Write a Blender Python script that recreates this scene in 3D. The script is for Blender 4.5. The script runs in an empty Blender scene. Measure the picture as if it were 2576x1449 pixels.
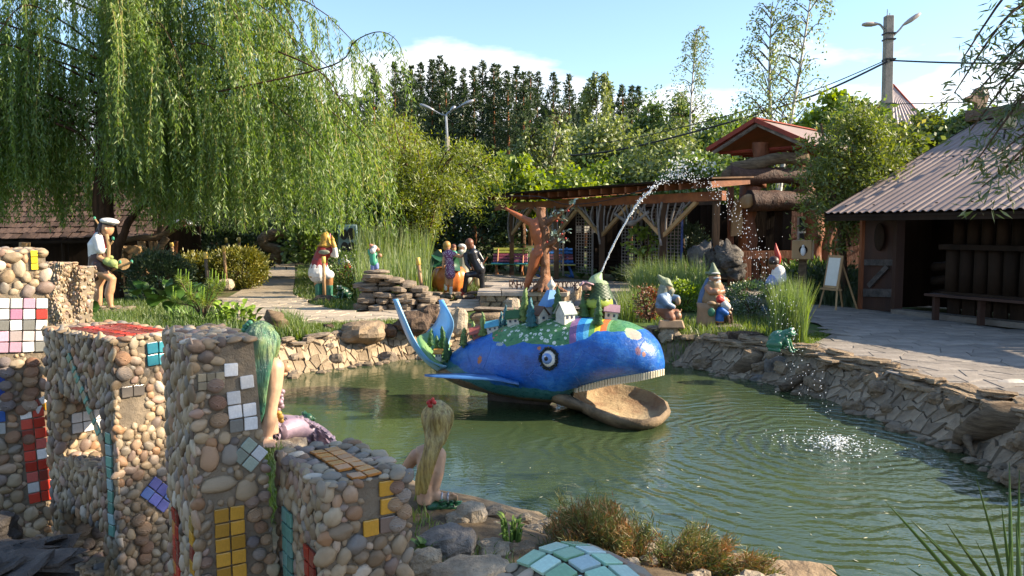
import bpy, bmesh, math, random
import numpy as np
from mathutils import Vector, Matrix, Euler
from mathutils import noise as mnoise
random.seed(7)
rng = np.random.default_rng(7)
S = bpy.context.scene
COL = S.collection
PI = math.pi
U = random.uniform

# ------------------------------------------------------------------ camera, sky, sun, exposure
F_PX, PITCH, CAM_H = 1983.0, math.radians(4.25), 1.65
cam = bpy.data.objects.new('camera', bpy.data.cameras.new('camera'))
COL.objects.link(cam)
cam.location = (0, 0, CAM_H)
cam.rotation_euler = (PI / 2 - PITCH, 0, 0)
cam.data.sensor_width = 36.0
cam.data.lens = F_PX / 2576 * 36
cam.data.clip_start = 0.05
cam.data.clip_end = 3000
S.camera = cam

SUN_AZ = math.radians(-2)      # measured from +X towards +Y
SUN_EL = math.radians(28.5)
sun_dir = Vector((math.cos(SUN_AZ) * math.cos(SUN_EL), math.sin(SUN_AZ) * math.cos(SUN_EL), math.sin(SUN_EL)))
sl = bpy.data.lights.new('sun', 'SUN')
sl.energy = 5.0
sl.angle = math.radians(0.5)
sl.color = (1.0, 0.84, 0.63)
so = bpy.data.objects.new('sun', sl)
COL.objects.link(so)
so.rotation_euler = sun_dir.to_track_quat('Z', 'Y').to_euler()

W = bpy.data.worlds.new('World')
S.world = W
W.use_nodes = True
wn, wl = W.node_tree.nodes, W.node_tree.links
wn.clear()
def wnode(t, **kw):
    n = wn.new(t)
    for k, v in kw.items():
        setattr(n, k, v)
    return n
sky = wnode('ShaderNodeTexSky', sky_type='NISHITA', sun_disc=False)
sky.sun_elevation = SUN_EL
sky.sun_rotation = PI / 2 - SUN_AZ
sky.air_density = 1.1
sky.dust_density = 0.5
sky.ozone_density = 3.0
bg = wnode('ShaderNodeBackground')
bg.inputs['Strength'].default_value = 0.105
outw = wnode('ShaderNodeOutputWorld')
tc = wnode('ShaderNodeTexCoord')
# clouds: the direction projected on a high sheet, noise on it
sep = wnode('ShaderNodeSeparateXYZ')
wl.new(tc.outputs['Generated'], sep.inputs[0])
def wmath(op, a, b=None, c=None, clamp=False):
    m = wnode('ShaderNodeMath', operation=op, use_clamp=clamp)
    for i, x in enumerate((a, b, c)):
        if x is None: continue
        if hasattr(x, 'is_output'): wl.new(x, m.inputs[i])
        else: m.inputs[i].default_value = x
    return m.outputs[0]
zz = wmath('MAXIMUM', sep.outputs['Z'], 0.0)
den = wmath('ADD', zz, 0.16)
cx = wmath('DIVIDE', sep.outputs['X'], den)
cy = wmath('DIVIDE', sep.outputs['Y'], den)
cmb = wnode('ShaderNodeCombineXYZ')
wl.new(cx, cmb.inputs[0]); wl.new(cy, cmb.inputs[1]); wl.new(wmath('MULTIPLY', zz, 2.2), cmb.inputs[2])
nz = wnode('ShaderNodeTexNoise')
nz.inputs['Scale'].default_value = 1.05
nz.inputs['Detail'].default_value = 9
nz.inputs['Roughness'].default_value = 0.54
mp = wnode('ShaderNodeMapping')
mp.inputs['Location'].default_value = (5.42, -1.0, 2.61)
wl.new(cmb.outputs[0], mp.inputs[0]); wl.new(mp.outputs[0], nz.inputs['Vector'])
# more cloud low on the horizon, less overhead
low = wmath('MULTIPLY', wmath('MAXIMUM', wmath('SUBTRACT', 0.245, zz), -0.05), 1.35)
cov = wmath('ADD', nz.outputs[0], low)
rp = wnode('ShaderNodeValToRGB')
rp.color_ramp.elements[0].position = 0.55
rp.color_ramp.elements[1].position = 0.665
wl.new(cov, rp.inputs[0])
mixc = wnode('ShaderNodeMix', data_type='RGBA')
wl.new(rp.outputs[0], mixc.inputs['Factor'])
wl.new(sky.outputs[0], mixc.inputs['A'])
cr = wnode('ShaderNodeValToRGB')
cr.color_ramp.elements[0].position = .62; cr.color_ramp.elements[0].color = (5.6, 5.7, 5.9, 1)
cr.color_ramp.elements[1].position = .95; cr.color_ramp.elements[1].color = (3.9, 4.2, 4.8, 1)
wl.new(cov, cr.inputs[0]); wl.new(cr.outputs[0], mixc.inputs['B'])
wl.new(mixc.outputs['Result'], bg.inputs['Color'])
wl.new(bg.outputs[0], outw.inputs[0])

S.view_settings.view_transform = 'Standard'
S.view_settings.look = 'None'
S.view_settings.exposure = 1.5
S.view_settings.gamma = 1.0
S.view_settings.use_curve_mapping = False
S.cycles.max_bounces = 6
S.cycles.transparent_max_bounces = 6
S.cycles.caustics_reflective = False
S.cycles.caustics_refractive = False
S.cycles.use_denoising = True
S.cycles.use_adaptive_sampling = True

# ------------------------------------------------------------------ points
def P(u, v, d):
    """world point seen at (u, v) of the 2576 px wide photograph, d metres ahead"""
    xc, yc = (u - 1288) / F_PX, (724.5 - v) / F_PX
    Y = math.cos(PITCH) + yc * math.sin(PITCH)
    Z = -math.sin(PITCH) + yc * math.cos(PITCH)
    k = d / Y
    return Vector((xc * k, d, CAM_H + Z * k))
def G(u, v, z=0.0):
    """point at (u, v) lying at height z"""
    yc = (724.5 - v) / F_PX
    Y = math.cos(PITCH) + yc * math.sin(PITCH)
    Z = -math.sin(PITCH) + yc * math.cos(PITCH)
    return P(u, v, (z - CAM_H) / Z * Y)

# ------------------------------------------------------------------ materials
MATS = {}
def lin(c):
    if isinstance(c, str):
        c = [int(c[i:i + 2], 16) / 255 for i in (0, 2, 4)]
        c = [x / 12.92 if x <= .04045 else ((x + .055) / 1.055) ** 2.4 for x in c]
    return (c[0], c[1], c[2], 1.0)
class NT:
    def __init__(s, name):
        s.m = bpy.data.materials.new(name); s.m.use_nodes = True
        s.n, s.l = s.m.node_tree.nodes, s.m.node_tree.links
        s.n.clear()
        s.out = s.n.new('ShaderNodeOutputMaterial')
    def node(s, t, ins=None, **kw):
        n = s.n.new(t)
        for k, v in kw.items(): setattr(n, k, v)
        for k, v in (ins or {}).items():
            if hasattr(v, 'is_output'): s.l.new(v, n.inputs[k])
            else: n.inputs[k].default_value = v
        return n
    def math(s, op, a, b=0.0, c=0.0, clamp=False):
        n = s.n.new('ShaderNodeMath'); n.operation = op; n.use_clamp = clamp
        for i, x in enumerate((a, b, c)):
            if hasattr(x, 'is_output'): s.l.new(x, n.inputs[i])
            else: n.inputs[i].default_value = x
        return n.outputs[0]
    def ramp(s, fac, stops, interp='LINEAR'):
        n = s.n.new('ShaderNodeValToRGB'); n.color_ramp.interpolation = interp
        e = n.color_ramp.elements
        while len(e) < len(stops): e.new(1.0)
        for i, (p, c) in enumerate(stops): e[i].position = p; e[i].color = lin(c)
        s.l.new(fac, n.inputs[0]); return n.outputs[0]
    def mix(s, f, a, b, blend='MIX'):
        n = s.n.new('ShaderNodeMix'); n.data_type = 'RGBA'; n.blend_type = blend
        for k, x in (('Factor', f), ('A', a), ('B', b)):
            if hasattr(x, 'is_output'): s.l.new(x, n.inputs[k])
            else: n.inputs[k].default_value = x if k == 'Factor' else lin(x)
        return n.outputs['Result']
    def coord(s, kind='Object'):
        return s.node('ShaderNodeTexCoord').outputs[kind]
    def pos(s):
        return s.node('ShaderNodeNewGeometry').outputs['Position']
    def noise(s, vec, scale, detail=4, rough=.55, stretch=None):
        if stretch:
            vec = s.node('ShaderNodeMapping', {'Vector': vec, 'Scale': stretch}).outputs[0]
        return s.node('ShaderNodeTexNoise', {'Vector': vec, 'Scale': scale, 'Detail': detail, 'Roughness': rough}).outputs[0]
    def bump(s, h, strength=.4, dist=.02):
        return s.node('ShaderNodeBump', {'Height': h, 'Strength': strength, 'Distance': dist}).outputs[0]
    def bsdf(s, col, rough=.6, normal=None, spec=.5, metal=0., **kw):
        b = s.node('ShaderNodeBsdfPrincipled', {'Base Color': col if hasattr(col, 'is_output') else lin(col), 'Roughness': rough, 'Metallic': metal})
        b.inputs['Specular IOR Level'].default_value = spec
        for k, v in kw.items(): b.inputs[k.replace('_', ' ')].default_value = v
        if normal is not None: s.l.new(normal, b.inputs['Normal'])
        s.l.new(b.outputs[0], s.out.inputs[0])
        return b
def mat(name, c1, c2=None, rough=.6, scale=6, bump=.3, bscale=None, stretch=None, spec=.4, metal=0., coord='Object', rand=0.0, dist=.02, coat=0.0):
    """one surface: two base colours broken up by noise, fine relief, optional per-object variation"""
    if name in MATS: return MATS[name]
    t = NT(name)
    v = t.pos() if coord == 'pos' else t.coord(coord)
    c2 = c2 or tuple(x * .72 for x in lin(c1)[:3])
    n1 = t.noise(v, scale, 5, .6, stretch)
    col = t.ramp(n1, [(.32, c2), (.68, c1)])
    if rand:
        r = t.node('ShaderNodeObjectInfo').outputs['Random']
        k = t.math('MULTIPLY_ADD', r, rand * 2, 1 - rand)
        col = t.node('ShaderNodeVectorMath', {0: col, 1: t.node('ShaderNodeCombineXYZ', {0: k, 1: k, 2: k}).outputs[0]}, operation='MULTIPLY').outputs[0]
    nrm = None
    if bump:
        n2 = t.noise(v, bscale or scale * 4, 6, .65, stretch)
        nrm = t.bump(n2, bump, dist)
    b = t.bsdf(col, rough, nrm, spec, metal)
    if coat:
        b.inputs['Coat Weight'].default_value = coat
        b.inputs['Coat Roughness'].default_value = .12
    MATS[name] = t.m
    return t.m
def leafmat(name, ca, cb, cc=None, trans=.4, gloss=.06, vary=1.2):
    """foliage: base colour varies leaf by leaf ('rnd') and from spray to spray"""
    t = NT(name)
    r = t.node('ShaderNodeAttribute', attribute_name='rnd').outputs['Fac']
    n = t.noise(t.pos(), vary, 2)
    f = t.math('ADD', t.math('MULTIPLY', r, .65), t.math('MULTIPLY_ADD', n, .9, -.28))
    stops = [(.15, ca), (.75, cb)] + ([(.95, cc)] if cc else [])
    col = t.ramp(f, stops)
    d = t.node('ShaderNodeBsdfDiffuse', {'Color': col}).outputs[0]
    tcol = t.mix(.5, col, (.55, .62, .08), 'MULTIPLY')
    hs = t.node('ShaderNodeHueSaturation', {'Color': col, 'Hue': .485, 'Saturation': 1.15, 'Value': 1.5}).outputs[0]
    tr = t.node('ShaderNodeBsdfTranslucent', {'Color': hs}).outputs[0]
    m1 = t.node('ShaderNodeMixShader', {0: trans, 1: d, 2: tr}).outputs[0]
    g = t.node('ShaderNodeBsdfGlossy', {'Color': (1, 1, 1, 1), 'Roughness': .55}).outputs[0]
    m2 = t.node('ShaderNodeMixShader', {0: gloss, 1: m1, 2: g}).outputs[0]
    t.l.new(m2, t.out.inputs[0])
    MATS[name] = t.m
    return t.m

# ------------------------------------------------------------------ objects
def tag(o, label=None, cat=None, group=None, kind=None):
    if label: o['label'] = label
    if cat: o['category'] = cat
    if group: o['group'] = group
    if kind: o['kind'] = kind
    return o
def E(name, label, cat, loc=(0, 0, 0), rz=0.0, group=None, scale=1.0):
    o = bpy.data.objects.new(name, None); COL.objects.link(o)
    o.location = loc; o.rotation_euler = (0, 0, rz); o.scale = (scale,) * 3
    o.empty_display_size = .1
    return tag(o, label, cat, group)
def link(name, me, parent=None, loc=None):
    o = bpy.data.objects.new(name, me); COL.objects.link(o)
    if parent: o.parent = parent
    if loc is not None: o.location = loc
    return o
def pmesh(name, verts, faces, m=None, smooth=False):
    me = bpy.data.meshes.new(name)
    me.from_pydata([tuple(v) for v in verts], [], faces)
    if m: me.materials.append(m)
    if smooth: me.polygons.foreach_set('use_smooth', [True] * len(me.polygons))
    me.update()
    return me
class MB:
    """collects shapes into one mesh"""
    def __init__(s): s.v, s.f = [], []
    def add(s, vs, fs):
        k = len(s.v); s.v += [Vector(v) for v in vs]; s.f += [tuple(i + k for i in f) for f in fs]; return s
    def box(s, c, size, rot=None, taper=1.0):
        c = Vector(c); R = rot if isinstance(rot, Matrix) else Euler(rot or (0, 0, 0)).to_matrix()
        vs = []
        for dz in (-1, 1):
            k = taper if dz > 0 else 1
            for dx, dy in ((-1, -1), (1, -1), (1, 1), (-1, 1)):
                vs.append(c + R @ Vector((dx * size[0] / 2 * k, dy * size[1] / 2 * k, dz * size[2] / 2)))
        return s.add(vs, [(3, 2, 1, 0), (4, 5, 6, 7), (0, 1, 5, 4), (1, 2, 6, 5), (2, 3, 7, 6), (3, 0, 4, 7)])
    def bar(s, a, b, w, h=None, up=(0, 0, 1)):
        a, b = Vector(a), Vector(b); d = b - a; L = d.length; d.normalize()
        x = d.cross(Vector(up))
        if x.length < 1e-4: x = d.cross(Vector((0, 1, 0)))
        x.normalize(); y = x.cross(d)
        R = Matrix((x, d, y)).transposed()
        return s.box((a + b) / 2, (w, L, h or w), R)
    def tube(s, pts, r, n=8, cap=True, squash=None, ref=None):
        pts = [Vector(p) for p in pts]
        if not isinstance(r, (list, tuple)): r = [r] * len(pts)
        rings = []; prev = None
        for i, p in enumerate(pts):
            t = (pts[min(i + 1, len(pts) - 1)] - pts[max(i - 1, 0)])
            if t.length < 1e-9: t = Vector((0, 0, 1))
            t.normalize()
            if prev is None:
                a = ref and Vector(ref) or (Vector((0, 0, 1)) if abs(t.z) < .9 else Vector((1, 0, 0)))
                x = t.cross(a).normalized()
            else:
                x = (prev - t * prev.dot(t)).normalized()
            prev = x; y = t.cross(x)
            q = squash if squash else 1.0
            rings.append([p + (x * math.cos(k * 2 * PI / n) + y * math.sin(k * 2 * PI / n) * q) * r[i] for k in range(n)])
        vs = [v for ring in rings for v in ring]
        fs = [(i * n + k, i * n + (k + 1) % n, (i + 1) * n + (k + 1) % n, (i + 1) * n + k) for i in range(len(pts) - 1) for k in range(n)]
        if cap:
            fs.append(tuple(range(n - 1, -1, -1))); fs.append(tuple((len(pts) - 1) * n + k for k in range(n)))
        return s.add(vs, fs)
    def ell(s, c, r, rot=None, n=12, m=8, half=False):
        c = Vector(c); R = Euler(rot or (0, 0, 0)).to_matrix()
        if not isinstance(r, (list, tuple)): r = (r, r, r)
        vs = [c + R @ Vector((0, 0, -r[2]))]; fs = []
        for j in range(1, m):
            th = -PI / 2 + PI * j / m
            for k in range(n):
                ph = 2 * PI * k / n
                vs.append(c + R @ Vector((r[0] * math.cos(th) * math.cos(ph), r[1] * math.cos(th) * math.sin(ph), r[2] * math.sin(th))))
        vs.append(c + R @ Vector((0, 0, r[2])))
        for k in range(n):
            fs.append((0, 1 + (k + 1) % n, 1 + k))
            for j in range(m - 2):
                a = 1 + j * n
                fs.append((a + k, a + (k + 1) % n, a + n + (k + 1) % n, a + n + k))
            a = 1 + (m - 2) * n
            fs.append((a + k, a + (k + 1) % n, len(vs) - 1))
        return s.add(vs, fs)
    def lathe(s, prof, c=(0, 0, 0), n=14, rot=None, sq=1.0):
        c = Vector(c); R = Euler(rot or (0, 0, 0)).to_matrix()
        vs = [c + R @ Vector((r * math.cos(2 * PI * k / n), r * sq * math.sin(2 * PI * k / n), z)) for r, z in prof for k in range(n)]
        fs = [(i * n + k, i * n + (k + 1) % n, (i + 1) * n + (k + 1) % n, (i + 1) * n + k) for i in range(len(prof) - 1) for k in range(n)]
        fs.append(tuple(range(n - 1, -1, -1))); fs.append(tuple((len(prof) - 1) * n + k for k in range(n)))
        return s.add(vs, fs)
    def prism(s, poly, z0, z1, M=None):
        n = len(poly); M = M or Matrix()
        vs = [M @ Vector((x, y, z0)) for x, y in poly] + [M @ Vector((x, y, z1)) for x, y in poly]
        return s.add(vs, [tuple(range(n - 1, -1, -1)), tuple(range(n, 2 * n))] + [(k, (k + 1) % n, n + (k + 1) % n, n + k) for k in range(n)])
    def loft(s, rings, cap=True, closed=True):
        n = len(rings[0])
        vs = [v for r in rings for v in r]; e = n if closed else n - 1
        fs = [(i * n + k, i * n + (k + 1) % n, (i + 1) * n + (k + 1) % n, (i + 1) * n + k) for i in range(len(rings) - 1) for k in range(e)]
        if cap: fs += [tuple(range(n - 1, -1, -1)), tuple((len(rings) - 1) * n + k for k in range(n))]
        return s.add(vs, fs)
    def shift(s, d):
        d = Vector(d); s.v = [v + d for v in s.v]; return s
    def make(s, name, m, parent=None, smooth=False, bevel=0.0, loc=None):
        me = pmesh(name, s.v, s.f, m, smooth)
        if bevel:
            bm = bmesh.new(); bm.from_mesh(me)
            bmesh.ops.bevel(bm, geom=bm.edges[:], offset=bevel, segments=1, affect='EDGES', clamp_overlap=True)
            bm.to_mesh(me); bm.free()
        return link(name, me, parent, loc)
    def centred(s, name, m, parent=None, smooth=False, base=False):
        """mesh with its own origin at its middle (or base)"""
        lo = [min(v[i] for v in s.v) for i in range(3)]; hi = [max(v[i] for v in s.v) for i in range(3)]
        c = Vector(((lo[0] + hi[0]) / 2, (lo[1] + hi[1]) / 2, lo[2] if base else (lo[2] + hi[2]) / 2))
        s.v = [v - c for v in s.v]
        return s.make(name, m, parent, smooth, loc=c)
def fuse(mb, name, m, parent=None, vox=.02, it=4, disp=0.0):
    """shapes that overlap grown together into one continuous skin"""
    tmp = mb.make('tmp_' + name, m)
    r = tmp.modifiers.new('r', 'REMESH'); r.mode = 'VOXEL'; r.voxel_size = vox; r.use_smooth_shade = True
    if it:
        k = tmp.modifiers.new('s', 'SMOOTH'); k.iterations = it; k.factor = .5
    dg = bpy.context.evaluated_depsgraph_get(); dg.update()
    me = bpy.data.meshes.new_from_object(tmp.evaluated_get(dg), depsgraph=dg)
    me.name = name
    old = tmp.data; bpy.data.objects.remove(tmp); bpy.data.meshes.remove(old)
    me.materials.clear(); me.materials.append(m)
    me.polygons.foreach_set('use_smooth', [True] * len(me.polygons))
    return link(name, me, parent)
def blob(c, r, seed=0, amp=.25, freq=1.6, n=14, m=9, flat=None, ridge=False):
    """a rough stone: an ellipsoid with noise, optionally cut flat"""
    mb = MB().ell((0, 0, 0), r, n=n, m=m)
    R = Vector(r)
    out = []
    for v in mb.v:
        q = Vector((v.x / r[0], v.y / r[1], v.z / r[2]))
        k = mnoise.noise(q * freq + Vector((seed * 7.3, seed * 3.1, seed)))
        k2 = mnoise.noise(q * freq * 2.7 + Vector((seed * 1.3, seed * 9.1, 5)))
        if ridge: k = abs(k) * 1.6 - .35
        f = 1 + amp * (k * 1.5 + k2 * .6)
        if flat:
            ax = max(abs(q.x), abs(q.y), abs(q.z))
            f *= (1 - flat) + flat * (.86 / max(ax, .35))
        out.append(Vector(c) + v * f)
    mb.v = out
    return mb
def arr_mesh(name, V, Fq, m, rnd=None, smooth=False):
    """fast mesh from numpy arrays of quads or triangles"""
    me = bpy.data.meshes.new(name)
    V = np.asarray(V, np.float32); Fq = np.asarray(Fq, np.int32)
    k = Fq.shape[1]
    me.vertices.add(len(V)); me.vertices.foreach_set('co', V.ravel())
    me.loops.add(Fq.size); me.loops.foreach_set('vertex_index', Fq.ravel())
    me.polygons.add(len(Fq)); me.polygons.foreach_set('loop_start', np.arange(0, Fq.size, k, dtype=np.int32))
    me.update(calc_edges=True)
    if rnd is not None:
        a = me.attributes.new('rnd', 'FLOAT', 'POINT'); a.data.foreach_set('value', np.asarray(rnd, np.float32))
    me.materials.append(m)
    me.validate()
    return me
def nrm(a):
    return a / np.maximum(np.linalg.norm(a, axis=1, keepdims=True), 1e-9)
def leaves(C, D, L, Wd, m, name='foliage', parent=None, fold=.0, flatten=None):
    """one diamond leaf per row: base C, direction D, length L, width Wd"""
    C = np.asarray(C, float); N = len(C); D = nrm(np.asarray(D, float))
    L = np.broadcast_to(np.asarray(L, float), (N,))[:, None]; Wd = np.broadcast_to(np.asarray(Wd, float), (N,))[:, None]
    rv = rng.normal(size=(N, 3))
    if flatten is not None: rv = rv * flatten + np.array([0, 0, 1.0])
    s = nrm(np.cross(D, rv)); up = np.cross(s, D)
    mid = C + D * L * .45 + up * L * fold
    V = np.stack([C, mid + s * Wd / 2, C + D * L, mid - s * Wd / 2], 1).reshape(-1, 3)
    Fq = np.arange(N * 4).reshape(N, 4)
    me = arr_mesh(name, V, Fq, m, np.repeat(rng.random(N), 4))
    return link(name, me, parent)
def blades(C, H, lean, Wd, m, name='grass', parent=None, bend=.5):
    """grass: two bent segments per blade"""
    C = np.asarray(C, float); N = len(C)
    H = np.broadcast_to(np.asarray(H, float), (N,))[:, None]
    a = rng.random(N) * 2 * PI
    d = np.stack([np.cos(a), np.sin(a), np.zeros(N)], 1)
    ln = (rng.random(N)[:, None] * lean)
    b = rng.random(N) * 2 * PI
    s = np.stack([np.cos(b), np.sin(b), np.zeros(N)], 1) * Wd / 2
    up = np.array([0, 0, 1.0])
    p1 = C + up * H * .55 + d * H * ln * .35
    p2 = C + up * H * (1 - ln * bend * .6) + d * H * ln
    V = np.stack([C - s, C + s, p1 + s * .8, p1 - s * .8, p2 + s * .1, p2 - s * .1], 1).reshape(-1, 3)
    i = np.arange(N)[:, None] * 6
    Fq = np.concatenate([i + np.array([[0, 1, 2, 3]]), i + np.array([[3, 2, 4, 5]])], 0)
    me = arr_mesh(name, V, Fq, m, np.repeat(rng.random(N), 6))
    return link(name, me, parent)
def bez(pts, n=16):
    """smooth curve through points"""
    pts = [Vector(p) for p in pts]; out = []
    for i in range(len(pts) - 1):
        p0, p1, p2, p3 = pts[max(i - 1, 0)], pts[i], pts[i + 1], pts[min(i + 2, len(pts) - 1)]
        for k in range(n):
            t = k / n
            out.append(.5 * ((2 * p1) + (p2 - p0) * t + (2 * p0 - 5 * p1 + 4 * p2 - p3) * t * t + (3 * p1 - p0 - 3 * p2 + p3) * t ** 3))
    out.append(pts[-1]); return out
def interp(x, xs, ys): return float(np.interp(x, xs, ys))
def inside(pt, poly):
    x, y = pt[0], pt[1]; c = False; n = len(poly)
    for i in range(n):
        x1, y1 = poly[i]; x2, y2 = poly[i - 1]
        if (y1 > y) != (y2 > y) and x < (x2 - x1) * (y - y1) / (y2 - y1) + x1: c = not c
    return c
ORD = 'first second third fourth fifth sixth seventh eighth ninth tenth eleventh twelfth thirteenth fourteenth fifteenth sixteenth seventeenth eighteenth nineteenth twentieth'.split()
ORD += ['twenty-' + w for w in ORD[:9]] + ['thirtieth'] + ['thirty-' + w for w in ORD[:9]]
# ------------------------------------------------------------------ ground, pond, banks
WZ = -0.45
shore_px = [(690, 950), (760, 940), (850, 927), (930, 915), (1000, 906), (1130, 900), (1300, 898), (1500, 898), (1690, 912), (1750, 928), (1830, 946),
            (1900, 960), (2000, 985), (2080, 1010), (2200, 1058), (2300, 1100), (2400, 1132), (2500, 1190), (2590, 1255)]
SH_FAR = [G(u, v, WZ).to_2d() for u, v in shore_px]
SH_NEAR = [Vector(p) for p in ((4.9, 5.4), (4.6, 4.5), (3.4, 4.15), (2.3, 4.25), (1.5, 4.6), (.75, 5.15), (.3, 5.85), (-.3, 6.15), (-.75, 6.6), (-1.15, 7.3), (-2.0, 7.9), (-3.2, 8.3), (-4.2, 9.3), (-4.35, 10.6))]
POND = SH_FAR + SH_NEAR
def pond_sd(X, Y):
    """signed distance to the waterline, positive on land"""
    d = np.full(X.shape, 1e9); ins = np.zeros(X.shape, bool); n = len(POND)
    for i in range(n):
        a, b = POND[i], POND[(i + 1) % n]
        ex, ey = b.x - a.x, b.y - a.y
        t = np.clip(((X - a.x) * ex + (Y - a.y) * ey) / (ex * ex + ey * ey + 1e-12), 0, 1)
        d = np.minimum(d, np.hypot(X - a.x - t * ex, Y - a.y - t * ey))
        c = (a.y > Y) != (b.y > Y)
        ins ^= c & (X < ex * (Y - a.y) / (ey if abs(ey) > 1e-9 else 1e-9) + a.x)
    return np.where(ins, -d, d)
def bank_w(Y):
    return np.where(Y < 7.2, 1.3, .62)
def ground_z(X, Y):
    X = np.asarray(X, float); Y = np.asarray(Y, float)
    sd = pond_sd(X, Y)
    t = np.clip(sd / bank_w(Y), 0, 1)
    z = np.where(sd > 0, (WZ - .02) + (.45) * (t * t * (3 - 2 * t)) ** .8, (WZ - .02) - np.clip(-sd / .7, 0, 1) * .7)
    z -= np.where(Y > 7.2, .13 * np.exp(-((sd - .3) / .22) ** 2), 0)
    z += np.where(sd > 1, .02 * np.sin(X * 1.7) * np.cos(Y * 1.3), 0)
    return z
def gz(x, y): return float(ground_z(np.array([x]), np.array([y]))[0])
def lines(a, b, st, far):
    mid = np.arange(a, b, st); g = np.array([1.0, 2.5, 5, 9, 15, 25, 50, 120, 300, 700])
    return np.concatenate([a - g[::-1], mid, b + g]) if far else mid
xs = lines(-6.5, 7.5, .13, True); ys = lines(1.0, 15.5, .13, True)
GX, GY = np.meshgrid(xs, ys)
GZ = ground_z(GX, GY) - .012
nx, ny = len(xs), len(ys)
ii = (np.arange(ny - 1)[:, None] * nx + np.arange(nx - 1)[None]).ravel()
def ground_mat():
    t = NT('ground'); p = t.pos()
    a = t.noise(p, .7, 5); b = t.noise(p, 9, 6, .7)
    grass = t.ramp(b, [(.3, (.022, .045, .008)), (.6, (.06, .105, .018)), (.8, (.12, .13, .04))])
    soil = t.ramp(b, [(.3, (.06, .042, .026)), (.75, (.2, .15, .09))])
    col = t.mix(t.ramp(a, [(.45, (0, 0, 0)), (.6, (1, 1, 1))]), grass, soil)
    z = t.node('ShaderNodeSeparateXYZ', {0: p}).outputs[2]
    sx = t.node('ShaderNodeSeparateXYZ', {0: p}); rs = t.math('MULTIPLY', t.math('MULTIPLY_ADD', sx.outputs[0], 2, -4.2, True), t.math('MULTIPLY_ADD', sx.outputs[1], -1.2, 15, True))
    rs = t.math('ADD', rs, t.math('MULTIPLY', t.math('MULTIPLY_ADD', sx.outputs[1], -2, 13.2, True), t.math('MULTIPLY_ADD', sx.outputs[0], 2, 3.4, True)), 0, True)
    col = t.mix(rs, col, soil)
    wet = t.ramp(z, [(0, (0, 0, 0)), (1, (1, 1, 1))])
    m = t.math('MULTIPLY_ADD', z, -6, -.3, True)
    col = t.mix(m, col, t.ramp(b, [(.3, (.1, .075, .045)), (.7, (.28, .22, .15))]))
    t.bsdf(col, .9, t.bump(b, .6, .03), .2)
    return t.m
gm = ground_mat()
me = arr_mesh('ground', np.stack([GX.ravel(), GY.ravel(), GZ.ravel()], 1), np.stack([ii, ii + 1, ii + nx + 1, ii + nx], 1), gm)
me.polygons.foreach_set('use_smooth', [True] * len(me.polygons))
tag(link('ground', me), kind='structure')

# water: murky green, rings running out from where the jet falls back
SPL = G(2105, 1128, WZ)
def water_mat():
    t = NT('water'); p = t.pos()
    q = t.node('ShaderNodeVectorMath', {0: p, 1: (SPL.x, SPL.y, WZ)}, operation='SUBTRACT').outputs[0]
    warp = t.node('ShaderNodeTexNoise', {'Vector': p, 'Scale': 1.3, 'Detail': 3}).outputs[0]
    r = t.node('ShaderNodeVectorMath', {0: q}, operation='LENGTH').outputs['Value']
    ph = t.math('ADD', t.math('MULTIPLY', r, 36), t.math('MULTIPLY', warp, 26))
    sw = t.math('SINE', ph)
    decay = t.ramp(t.math('MULTIPLY', r, .2), [(0, (.85,) * 3), (.2, (.6,) * 3), (.5, (.3,) * 3), (.68, (.07,) * 3), (.9, (.015,) * 3)])
    sw = t.math('MULTIPLY', t.math('MULTIPLY', sw, decay), t.ramp(t.noise(p, .9, 3), [(.36, (.12,) * 3), (.62, (1.25,) * 3)]))
    chop = t.noise(p, 11, 3, .5, (1, 1.6, 1))
    near = t.ramp(t.math('MULTIPLY', r, .2), [(0, (1.6,) * 3), (.25, (.55,) * 3), (.6, (.22,) * 3), (1, (.14,) * 3)])
    big = t.noise(p, 2.6, 2)
    h = t.math('ADD', t.math('MULTIPLY', sw, .5), t.math('ADD', t.math('MULTIPLY', chop, near), t.math('MULTIPLY', big, .35)))
    nrmo = t.bump(h, .85, .022)
    col = t.ramp(t.noise(p, .5, 4), [(.3, (.034, .054, .021)), (.7, (.05, .074, .031))])
    b = t.bsdf(col, .03, nrmo, .5)
    b.inputs['IOR'].default_value = 1.5
    return t.m
wx = np.arange(-5.5, 6.2, .25); wy = np.arange(3.4, 14.6, .25)
WX, WY = np.meshgrid(wx, wy); ok = pond_sd(WX, WY) < .5
vi = -np.ones(WX.shape, int); vi[ok] = np.arange(ok.sum())
fs = []
for j in range(len(wy) - 1):
    for i in range(len(wx) - 1):
        q = (vi[j, i], vi[j, i + 1], vi[j + 1, i + 1], vi[j + 1, i])
        if min(q) >= 0: fs.append(q)
wm = water_mat()
me = arr_mesh('water', np.stack([WX[ok], WY[ok], np.full(ok.sum(), WZ)], 1), fs, wm)
tag(link('water', me), kind='structure')

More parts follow.
